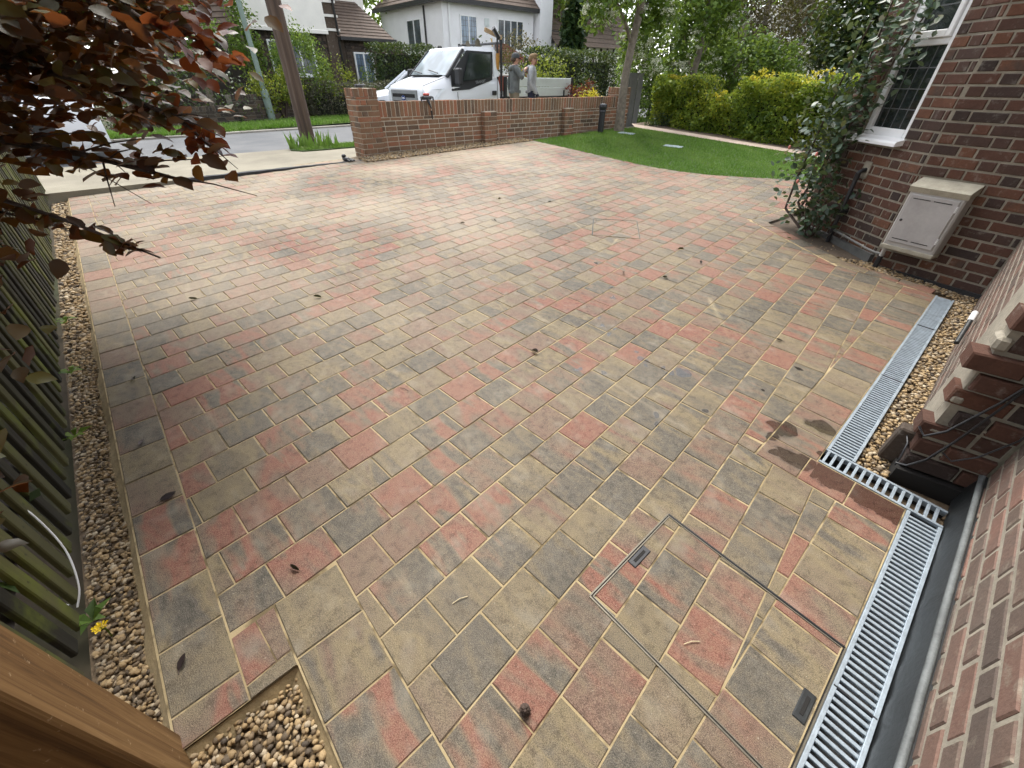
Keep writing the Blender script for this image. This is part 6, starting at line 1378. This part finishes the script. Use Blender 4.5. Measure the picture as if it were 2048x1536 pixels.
tb_ = thing('material_box', SH(9.65, 11.3, 1.35), 'red brown box on the truck bed behind the cab', 'box'); MB().cbox((-.2, -.1, 0), (.4, .3, .36), .02).build('box_body', plain('red_box', (.30, .08, .045), .6), tb_, I4); MB().cbox((-.21, -.11, .36), (.41, .31, .40), .012).build('box_lid', plain('white_lid', (.6, .58, .55), .6), tb_, I4)
bk = MB()
for x, y, z, l in ((0, 0, 0, .9), (.1, .2, .05, .7), (-.1, .1, .02, .8)): bk.tube([(x, y, z), (x - l * .6, y, z + l * .55)], .02, 6)
tag(bk.build('timber_offcuts', plain('tool_wood', (.28, .12, .06), .7), None, SH(11.35, 11.6, 1.42)), 'red brown tool handles sticking up beside the second man', 'handles')

# white car beyond the truck
wc = thing('white_car', on_street(6.75, 14.9, ROAD_Z, -.40), 'white hatchback car half hidden behind the truck', 'car')
W2 = 1.7
def cprof(w0, w1, zb, zs, zt, W=W2): return [(.04, zb), (0, zb + .1), (w0, zs), (w1, zt - .05), (w1 + .08, zt), (W - w1 - .08, zt), (W - w1, zt - .05), (W - w0, zs), (W, zb + .1), (W - .04, zb)]
loft([(0, cprof(.2, .28, .3, .5, .58)), (.1, cprof(.08, .16, .2, .6, .70)), (.5, cprof(.02, .10, .2, .72, .84)), (1.05, cprof(.02, .10, .2, .80, .93)), (3.8, cprof(.02, .1, .2, .85, .98)), (4.0, cprof(.1, .2, .25, .8, .9))], M['paint'], 'body', wc)
m = MB(); m.add([(1.0, .10, .9), (1.0, W2 - .1, .9), (1.75, W2 - .24, 1.42), (1.75, .24, 1.42), (3.3, .24, 1.44), (3.3, W2 - .24, 1.44), (3.85, .12, .95), (3.85, W2 - .12, .95)], [(3, 2, 5, 4), (4, 5, 7, 6)]); m.build('roof', M['paint'], wc, I4)
m = MB(); m.add([(.98, .13, .92), (.98, W2 - .13, .92), (1.73, W2 - .25, 1.42), (1.73, .25, 1.42)], [(0, 1, 2, 3)]); m.build('windscreen', M['windscreen'], wc, I4)
for y, s_ in ((0, 1), (W2, -1)):
    m = MB(); m.add([(1.08, y + s_ * .09, .93), (1.74, y + s_ * .23, 1.40), (3.25, y + s_ * .23, 1.41), (3.7, y + s_ * .1, .97)], [(0, 1, 2, 3)]); m.build('side_window', M['glass'], wc, I4)
    m = MB(); m.tube([(1.0, y + s_ * .09, .93), (1.74, y + s_ * .235, 1.43)], .035, 6); m.build('windscreen_pillar', M['paint'], wc, I4)
    m = MB(); m.cbox((1.12, y - .17 if s_ > 0 else y + .02, .90), (1.26, y - .02 if s_ > 0 else y + .17, 1.03), .02); m.build('door_mirror', M['paint'], wc, I4)
    for x in (.72, 3.2):
        wh_ = MB().lathe([(.2, 0), (.29, 0), (.30, .02), (.30, .16), (.29, .18), (.2, .18)], 18, Matrix.Translation((x, y - .01 if s_ > 0 else y - .17, .30)) @ Matrix.Rotation(-PI / 2, 4, 'X')).build('wheel', M['tyre'], wc, I4, 40); MB().lathe([(.02, .01), (.19, .0), (.19, .17), (.02, .18)], 12, Matrix.Translation((x, y - .012 if s_ > 0 else y - .172, .30)) @ Matrix.Rotation(-PI / 2, 4, 'X')).build('rim', M['galv'], wh_, I4)
        m = MB(); m.lathe([(.30, 0), (.35, 0), (.35, .015), (.30, .015)], 18, Matrix.Translation((x, y - .004 if s_ > 0 else y - .012, .31)) @ Matrix.Rotation(-PI / 2, 4, 'X')); m.build('wheel_arch', M['dark_trim'], wc, I4)
m = MB(); m.cbox((.02, .3, .28), (.06, W2 - .3, .5), .01); m.build('grille', M['dark_trim'], wc, I4)
for y in (.12, W2 - .36): MB().cbox((.03, y, .56), (.24, y + .24, .68), .02).build('headlamp', plain('car_headlamp', (.6, .64, .68), .12), wc, I4)
# pale car glimpsed through the beech leaves on the left
pc = thing('silver_car', SH(-3.6, 10.9), 'pale car glimpsed through the beech leaves', 'car')
loft([(0, cprof(.2, .28, .3, .5, .62)), (.12, cprof(.08, .16, .2, .6, .74)), (.9, cprof(.02, .1, .2, .76, .92)), (3.6, cprof(.02, .1, .2, .82, .96)), (3.85, cprof(.14, .2, .25, .7, .85))], M['paint'], 'body', pc)
loft([(.85, [(.12, .9), (.15, .92), (.2, .93), (W2 - .2, .93), (W2 - .15, .92), (W2 - .12, .9)]), (1.5, [(.12, .9), (.24, 1.36), (.32, 1.42), (W2 - .32, 1.42), (W2 - .24, 1.36), (W2 - .12, .9)]), (2.9, [(.12, .9), (.24, 1.38), (.32, 1.43), (W2 - .32, 1.43), (W2 - .24, 1.38), (W2 - .12, .9)]), (3.5, [(.12, .9), (.15, .95), (.2, .96), (W2 - .2, .96), (W2 - .15, .95), (W2 - .12, .9)])], M['glass_far'], 'cabin', pc)
for x in (.75, 3.0):
    for y in (-.01, W2 - .17): MB().lathe([(.02, .0), (.19, -.004), (.29, 0), (.30, .02), (.30, .16), (.29, .18), (.02, .18)], 16, Matrix.Translation((x, y, .30)) @ Matrix.Rotation(-PI / 2, 4, 'X')).build('wheel', M['tyre'], pc, I4, 40)

# ------------------------------------------------------------------ two men on the footway
def person(mtx, label, joints, edges, radii, zones, extra):
    me = bpy.data.meshes.new('body'); names = list(joints); idx = {n: i for i, n in enumerate(names)}
    me.from_pydata([joints[n] for n in names], [(idx[a], idx[b]) for a, b in edges], [])
    ob = bpy.data.objects.new('tmp', me); COL.objects.link(ob); ob.modifiers.new('skin', 'SKIN'); 
    for i, n in enumerate(names): me.skin_vertices[0].data[i].radius = radii[n]; me.skin_vertices[0].data[i].use_root = (n == 'pelvis')
    sb = ob.modifiers.new('sub', 'SUBSURF'); sb.levels = 2; sb.render_levels = 2
    dg = bpy.context.evaluated_depsgraph_get(); bm_ = bpy.data.meshes.new_from_object(ob.evaluated_get(dg)); bpy.data.objects.remove(ob)
    bm_.materials.clear(); mats = [z[0] for z in zones]
    for mt in mats: bm_.materials.append(mt)
    for f in bm_.polygons:
        f.material_index = next(i for i, z in enumerate(zones) if z[1](f.center)); f.use_smooth = True
    rt = thing('person', mtx, label, 'person'); body = link('body', bm_, rt, I4)
    extra(rt); return rt
def skeleton(fore_r, fore_l, elbow_r, elbow_l, sc=1.0):
    J = {'pelvis': (0, 0, .96), 'waist': (0, 0, 1.10), 'chest': (0.01, 0, 1.30), 'neckb': (0, 0, 1.45), 'neck': (.02, 0, 1.51), 'head': (.035, 0, 1.60), 'crown': (.02, 0, 1.69),
         'shr': (0, -.19, 1.41), 'elr': elbow_r, 'wrr': fore_r[0], 'har': fore_r[1], 'shl': (0, .19, 1.41), 'ell': elbow_l, 'wrl': fore_l[0], 'hal': fore_l[1],
         'hipr': (0, -.10, .90), 'knr': (.02, -.11, .50), 'anr': (-.01, -.115, .09), 'toer': (.15, -.13, .035), 'hipl': (0, .10, .90), 'knl': (.03, .11, .50), 'anl': (0, .12, .09), 'toel': (.16, .14, .035)}
    Ed = [('pelvis', 'waist'), ('waist', 'chest'), ('chest', 'neckb'), ('neckb', 'neck'), ('neck', 'head'), ('head', 'crown'), ('neckb', 'shr'), ('shr', 'elr'), ('elr', 'wrr'), ('wrr', 'har'), ('neckb', 'shl'), ('shl', 'ell'), ('ell', 'wrl'), ('wrl', 'hal'),
          ('pelvis', 'hipr'), ('hipr', 'knr'), ('knr', 'anr'), ('anr', 'toer'), ('pelvis', 'hipl'), ('hipl', 'knl'), ('knl', 'anl'), ('anl', 'toel')]
    Rr = {'pelvis': (.135, .165), 'waist': (.125, .165), 'chest': (.135, .185), 'neckb': (.085, .11), 'neck': (.055, .055), 'head': (.088, .078), 'crown': (.07, .062), 'shr': (.075, .075), 'elr': (.056, .056), 'wrr': (.04, .04), 'har': (.028, .036), 'shl': (.075, .075), 'ell': (.056, .056), 'wrl': (.04, .04), 'hal': (.028, .036),
          'hipr': (.10, .10), 'knr': (.075, .075), 'anr': (.055, .055), 'toer': (.045, .05), 'hipl': (.10, .10), 'knl': (.075, .075), 'anl': (.055, .055), 'toel': (.045, .05)}
    for sd in 'rl':
        h = Vector(J['ha' + sd]); w_ = Vector(J['wr' + sd]); d = (h - w_).normalized(); sidev = d.cross(Vector((0, 0, 1)) if abs(d.z) < .8 else Vector((1, 0, 0))).normalized()
        for k, (off, ln) in enumerate(((-.030, .072), (-.010, .082), (.010, .078), (.030, .062))):
            a, b = 'f%s%da' % (sd, k), 'f%s%db' % (sd, k); J[a] = tuple(h + d * ln * .6 + sidev * off); J[b] = tuple(h + d * ln + sidev * off * 1.05 + Vector((.012, 0, -.012))); Ed += [('ha' + sd, a), (a, b)]; Rr[a] = (.010, .010); Rr[b] = (.008, .008)
        a = 'f%st' % sd; J[a] = tuple(h - d * .005 + sidev * .055 + d * .02); Ed.append(('ha' + sd, a)); Rr[a] = (.010, .010)
    return J, Ed, Rr
def head_bits(rt, hairmat, beard=None, cap=None):
    hc = (.035, 0, 1.60)
    m = MB(); m.ball((.125, 0, 1.60), (.02, .014, .022), 6, 4); m.build('nose', M['skin'], rt, I4, 60)
    for y in (-.085, .085): MB().ball((.03, y, 1.605), (.022, .012, .032), 6, 4).build('ear', M['skin'], rt, I4, 60)
    for y in (-.032, .032): MB().ball((.112, y, 1.625), (.010, .012, .008), 6, 4).build('eye', M['dark_trim'], rt, I4, 60)
    MB().box((.113, -.025, 1.555), (.120, .025, 1.562)).build('mouth', plain('lips', (.3, .12, .1), .5), rt, I4)
    if cap is None:
        m = MB(); m.ball((.015, 0, 1.665), (.108, .094, .075), 12, 7); m.ball((-.03, 0, 1.625), (.075, .09, .07), 10, 6); m.ball((.07, 0, 1.705), (.06, .07, .035), 8, 5); m.build('hair', hairmat, rt, I4, 60)
    else:
        m = MB(); m.ball((-.035, 0, 1.61), (.07, .088, .06), 10, 6); m.build('hair', hairmat, rt, I4, 60)
        m = MB(); m.lathe([(.107, 0), (.108, .03), (.095, .075), (.06, .105), (.01, .115)], 16, Matrix.Translation((.02, 0, 1.635))); cp = m.build('cap', cap[0], rt, I4, 50)
        m = MB(); m.add([(.09, -.075, 1.64), (.18, -.06, 1.628), (.205, 0, 1.632), (.18, .06, 1.628), (.09, .075, 1.64), (.09, -.075, 1.652), (.18, -.06, 1.640), (.205, 0, 1.644), (.18, .06, 1.640), (.09, .075, 1.652)], [(0, 1, 2, 3, 4), (9, 8, 7, 6, 5), (0, 1, 6, 5), (1, 2, 7, 6), (2, 3, 8, 7), (3, 4, 9, 8)]); m.build('cap_peak', cap[1], cp, I4)
    if beard: MB().ball((.085, 0, 1.545), (.048, .06, .04), 8, 5).build('beard', beard, rt, I4, 60)
HD1 = plain('dark_grey_hoodie', (.095, .105, .105), .9, .4, 9, .8, 18); HD2 = plain('light_grey_hoodie', (.31, .325, .34), .9, .3, 9, .8, 18)
TR1 = plain('khaki_trousers', (.15, .125, .085), .9, .2, 10); TR2 = plain('navy_trousers', (.015, .018, .035), .9, .3, 10); SHO = plain('work_boots', (.04, .03, .025), .8)
def hood(mat):
    def f(rt):
        m = MB(); m.tube([(.075, -.075, 1.425), (.0, -.11, 1.455), (-.08, -.085, 1.45), (-.125, 0, 1.425), (-.08, .085, 1.45), (.0, .11, 1.455), (.075, .075, 1.425)], [.02, .04, .05, .055, .05, .04, .02], 8); m.build('hood', mat, rt, I4, 60)
        m = MB(); m.lathe([(.15, 0), (.158, .02), (.158, .05), (.15, .07)], 16, Matrix.Translation((0, 0, .915)) @ Matrix.Scale(1.12, 4, (0, 1, 0))); m.build('hem', mat, rt, I4, 50)
    return f
# the first man lifts his near arm towards his face, the other hangs at his side
J, Ed, Rr = skeleton([(.20, -.10, 1.36), (.26, -.06, 1.42)], [(-.03, .30, .93), (-.01, .31, .85)], (.10, -.30, 1.22), (-.06, .29, 1.16))
def ex1(rt): head_bits(rt, plain('brown_hair', (.06, .04, .025), .8), None, (plain('grey_cap', (.05, .055, .06), .85), plain('red_peak', (.30, .035, .03), .7))); hood(HD1)(rt)
zone1 = [(SHO, lambda p: p.z < .10), (TR1, lambda p: p.z < .93 and abs(p.y) < .235), (M['skin'], lambda p: (p.z > 1.475 and abs(p.y) < .10) or (p.x > .215 and p.z > 1.3) or (p.y > .25 and p.z < .93)), (HD1, lambda p: True)]
person(SH(8.72, 9.75) @ Matrix.Rotation(-.40, 4, 'Z'), 'man in dark grey hoodie and cap with a raised arm', J, Ed, Rr, zone1, ex1)
J, Ed, Rr = skeleton([(.10, -.22, .98), (.13, -.17, .92)], [(.10, .22, .98), (.13, .17, .92)], (-.03, -.29, 1.16), (-.03, .29, 1.16))
def ex2(rt): head_bits(rt, plain('sandy_hair', (.20, .135, .07), .9, .35, 30), plain('ginger_beard', (.17, .09, .05), .9)); hood(HD2)(rt)
zone2 = [(SHO, lambda p: p.z < .10), (TR2, lambda p: p.z < .96 and not (p.x > .085 and abs(p.y) > .16 and p.z > .9)), (M['skin'], lambda p: (p.z > 1.475 and abs(p.y) < .10)), (HD2, lambda p: True)]
person(SH(9.18, 9.60) @ Matrix.Rotation(-.85, 4, 'Z'), 'sandy haired man in light grey hoodie and navy trousers', J, Ed, Rr, zone2, ex2)

# ------------------------------------------------------------------ small things on and by the wall
def wtop(d, y=-.1, z=WTOP): return Fw @ Vector((wx(d), y, z))
ln = thing('line_winder', Matrix.Translation(wtop(1.05, -.06)) @ Matrix.Rotation(ST_A, 4, 'Z'), 'red and black string line winder clipped on the wall top', 'line winder')
MB().cbox((-.10, -.07, .01), (.10, .06, .075), .02).build('body', M['black_plastic'], ln, I4); MB().cbox((-.05, -.04, .07), (.07, .03, .115), .015).build('red_reel', plain('red_reel', (.42, .05, .03), .5), ln, I4)
for x in (-.13, .13): MB().tube([(x * .7, -.02, .06), (x, -.04, .05), (x * 1.05, -.05, -.03)], .016, 6).build('clamp_arm', M['black_plastic'], ln, I4)
MB().tube([(.0, -.06, .02), (.01, -.10, -.06), (.03, -.115, -.13)], [.03, .02, .008], 6).build('strap', M['black_plastic'], ln, I4); MB().tube([(.025, -.115, -.16), (.03, -.12, -.30)], [.022, .008], 6).build('strap_end', M['black_plastic'], ln, I4)
bl = thing('bollard_light', upright(LW(-7.66, 9.85), ST_A), 'black bollard garden light standing by the wall', 'garden light')
MB().lathe([(.075, -.05), (.075, .42), (.085, .43), (.085, .47), (.078, .48)], 16).build('column', M['black_plastic'], bl, I4, 40); MB().lathe([(.078, .48), (.095, .50), (.098, .57), (.085, .60), (.0, .61)], 16).build('head', M['black_plastic'], bl, I4, 40)
pp_ = wtop(-.21, -.14, PTOP)
tl = thing('tape_tool', Matrix.Translation(pp_) @ Matrix.Rotation(ST_A + .3, 4, 'Z'), 'small black tool lying on top of the brick pier', 'tool'); MB().cbox((-.1, -.035, 0), (.06, .035, .05), .014).build('body', M['black_plastic'], tl, I4); MB().tube([(.05, 0, .03), (.12, .02, .035)], .02, 7).build('nozzle', M['black_rubber'], tl, I4)
gl = thing('dropped_glove', on_drive(-8.02, 3.22, 0.0, .4), 'crumpled black glove lying at the pier foot', 'glove'); MB().ball((0, 0, .035), (.085, .05, .035), 9, 6).build('palm', M['black_plastic'], gl, I4, 60); MB().ball((-.045, .0, .075), (.04, .04, .035), 8, 5).build('cuff', M['black_plastic'], gl, I4, 60)
for k, (a, b) in enumerate((((.06, .03, .03), (.14, .05, .02)), ((.07, .0, .03), (.155, .0, .02)), ((.06, -.03, .03), (.13, -.05, .02)), ((.0, .05, .03), (.05, .10, .02)))): MB().tube([a, b], [.018, .012], 6).build('finger', M['black_plastic'], gl, I4, 60)

def curve(P, n=6):
    out = []
    for i in range(len(P) - 1):
        a, b, c_, d = P[max(i - 1, 0)], P[i], P[i + 1], P[min(i + 2, len(P) - 1)]
        for k in range(n):
            t = k / n; out.append(.5 * ((2 * b) + (c_ - a) * t + (2 * a - 5 * b + 4 * c_ - d) * t * t + (3 * b - a - 3 * c_ + d) * t ** 3))
    return out + [P[-1]]
# white bent cable on the fence, dandelion and weeds in the gravel
cb = [LW(-1.93, -.80, .36), LW(-1.86, -.77, .34), LW(-1.78, -.72, .26), LW(-1.66, -.69, .14), LW(-1.55, -.70, .05), LW(-1.50, -.73, .0)]
tag(MB().tube(curve([p - cb[-1] for p in cb]), .0032, 7).build('white_cable', M['upvc'], None, Matrix.Translation(cb[-1]), 60), 'bent white cable sticking out of the slat fence', 'cable')
cb2 = [LW(-1.62, -.86, .17), LW(-1.56, -.80, .10), LW(-1.50, -.74, .03)]
tag(MB().tube(curve([p - cb2[-1] for p in cb2]), .0032, 7).build('white_cable', M['upvc'], None, Matrix.Translation(cb2[-1]), 60), 'short straight white cable end below the bent one', 'cable')
dn = thing('dandelion', upright(LW(-1.33, -.66, -.03)), 'yellow dandelion flower in the gravel by the fence', 'flower')
MB().tube([(0, 0, 0), (.01, .0, .05), (.02, -.01, .085)], .003, 6).build('stalk', M['leaf_lime'], dn, I4)
m = MB()
for k in range(26):
    a = k * 2.4; rr2 = .006 + .017 * (k / 26); m.add([(.02 + rr2 * .2 * math.cos(a), -.01 + rr2 * .2 * math.sin(a), .083), (.02 + rr2 * math.cos(a + .2), -.01 + rr2 * math.sin(a + .2), .094), (.02 + rr2 * 1.15 * math.cos(a), -.01 + rr2 * 1.15 * math.sin(a), .092), (.02 + rr2 * math.cos(a - .2), -.01 + rr2 * math.sin(a - .2), .094)], [(0, 1, 2, 3)])
m.build('petals', plain('dandelion_petal', (.75, .55, .01), .6), dn, I4)
for k, (v, u, lab) in enumerate(((-1.42, -.70, 'broad leaved weed beside the dandelion'), (-2.6, -.70, 'small weed further along the gravel strip'), (-3.3, -.69, 'green weed tuft near the middle of the fence'), (-4.1, -.69, 'far weed tuft at the fence foot'))):
    t0 = thing('weed', upright(LW(v, u, -.03), k * 1.1), lab, 'weed', 'weeds along the fence')
    for j in range(6):
        a = j * 1.05 + RNG.uniform(-.3, .3); l = RNG.uniform(.05, .085); m = MB(); m.add([(0, 0, .01), (l * .5 * math.cos(a + .45), l * .5 * math.sin(a + .45), .04), (l * math.cos(a), l * math.sin(a), .035), (l * .5 * math.cos(a - .45), l * .5 * math.sin(a - .45), .04)], [(0, 1, 2, 3)]); m.build('leaf', M['leaf_mid'], t0, I4)

# fallen leaves, twigs and the pine cone on the paving
FALL = [(-1.4, 1.35, 0), ]
LV = [(-3.90, 3.22, 'on a red block left of centre'), (-4.56, 3.85, 'near the far left of the drive'), (-4.05, 2.85, 'in front of the beech sprig'), (-3.87, .08, 'just right of the beech sprig'), (-3.29, .85, 'on grey blocks in the left half'), (-4.04, 4.31, 'on the far centre of the drive'), (-2.0, 3.2, 'in the centre of the drive'), (-1.69, 3.42, 'right of centre, lying curled'), (-1.98, 4.17, 'beyond the curled one on the right'), (-1.66, 4.0, 'near the bed corner'), (-1.6, 1.67, 'near the middle foreground'), (-.57, 3.14, 'near the long drain'), (-2.94, -.40, 'on the edging by the fence'), (-2.3, -.44, 'beside the beech leaves on the edging'), (-1.84, -.40, 'dark and flat on the grey edging block'), (-1.05, -.48, 'shrivelled on the last edging block'), (-1.13, -.09, 'tiny and dark by the cut block')]
FL = leafmat('fallen_leaf', [(0, (.012, .008, .009)), (.6, (.03, .016, .018)), (1, (.06, .03, .025))], .1)
for k, (v, u, where) in enumerate(LV):
    big = k in (14, 15, 12, 13); s_ = (.062 if k == 14 else .05 if big else .04 + .028 * RNG.random()); t0 = thing('fallen_leaf', on_drive(v, u, .003, RNG.uniform(0, 6.28)), 'dark fallen beech leaf ' + where, 'leaf', 'fallen leaves on the drive')
    cur = .06 if k == 14 else RNG.uniform(.5, 1.0); nar = 1.0 if k == 14 else RNG.uniform(.45, .8); bend = RNG.uniform(-.5, .5); V = [((x * nar + bend * y * y) * s_, y * s_, .003 + s_ * cur * (abs(x) * 1.1 + .5 * max(0, y * (1 + x)))) for x, y, z in BL]; me = bpy.data.meshes.new('leaf_blade'); me.from_pydata(V, [], BF); me.materials.append(FL); link('leaf_blade', me, t0, I4)
    MB().tube([(0, -.5 * s_, .004), (.005, -.75 * s_, .006)], .0012, 5).build('leaf_stalk', M['stem'], t0, I4)
pcn = thing('pine_cone', on_drive(-.21, .285, .0, .5), 'small brown cone lying on the near paving', 'cone'); m = MB()
for k in range(26):
    a = k * 2.4; h = .006 + .034 * k / 26; r_ = .013 * (1 - .65 * (k / 26) ** 2); m.ball((r_ * math.cos(a), r_ * math.sin(a), h), (.0065, .0065, .004), 5, 4)
m.build('scales', M['stem'], pcn, I4)['kind'] = 'stuff'
MB().lathe([(.003, .002), (.012, .012), (.010, .028), (.002, .04)], 8).build('core', M['timber_dark'], pcn, I4)
for k, (v, u, a, lab) in enumerate(((-.62, .30, 1.3, 'pale straw lying on the near left blocks'), (.02, .83, 1.0, 'pale straw on the tray cover'), (-1.85, .78, .4, 'thin twig curled on grey blocks'))):
    tag(MB().tube([(0, 0, .003), (.03, .004, .006), (.06, 0, .003)], .0016, 5).build('straw', plain('straw_%d' % k, (.55, .46, .28), .7) if k < 2 else M['stem'], None, on_drive(v, u, .001, a)), lab, 'straw')
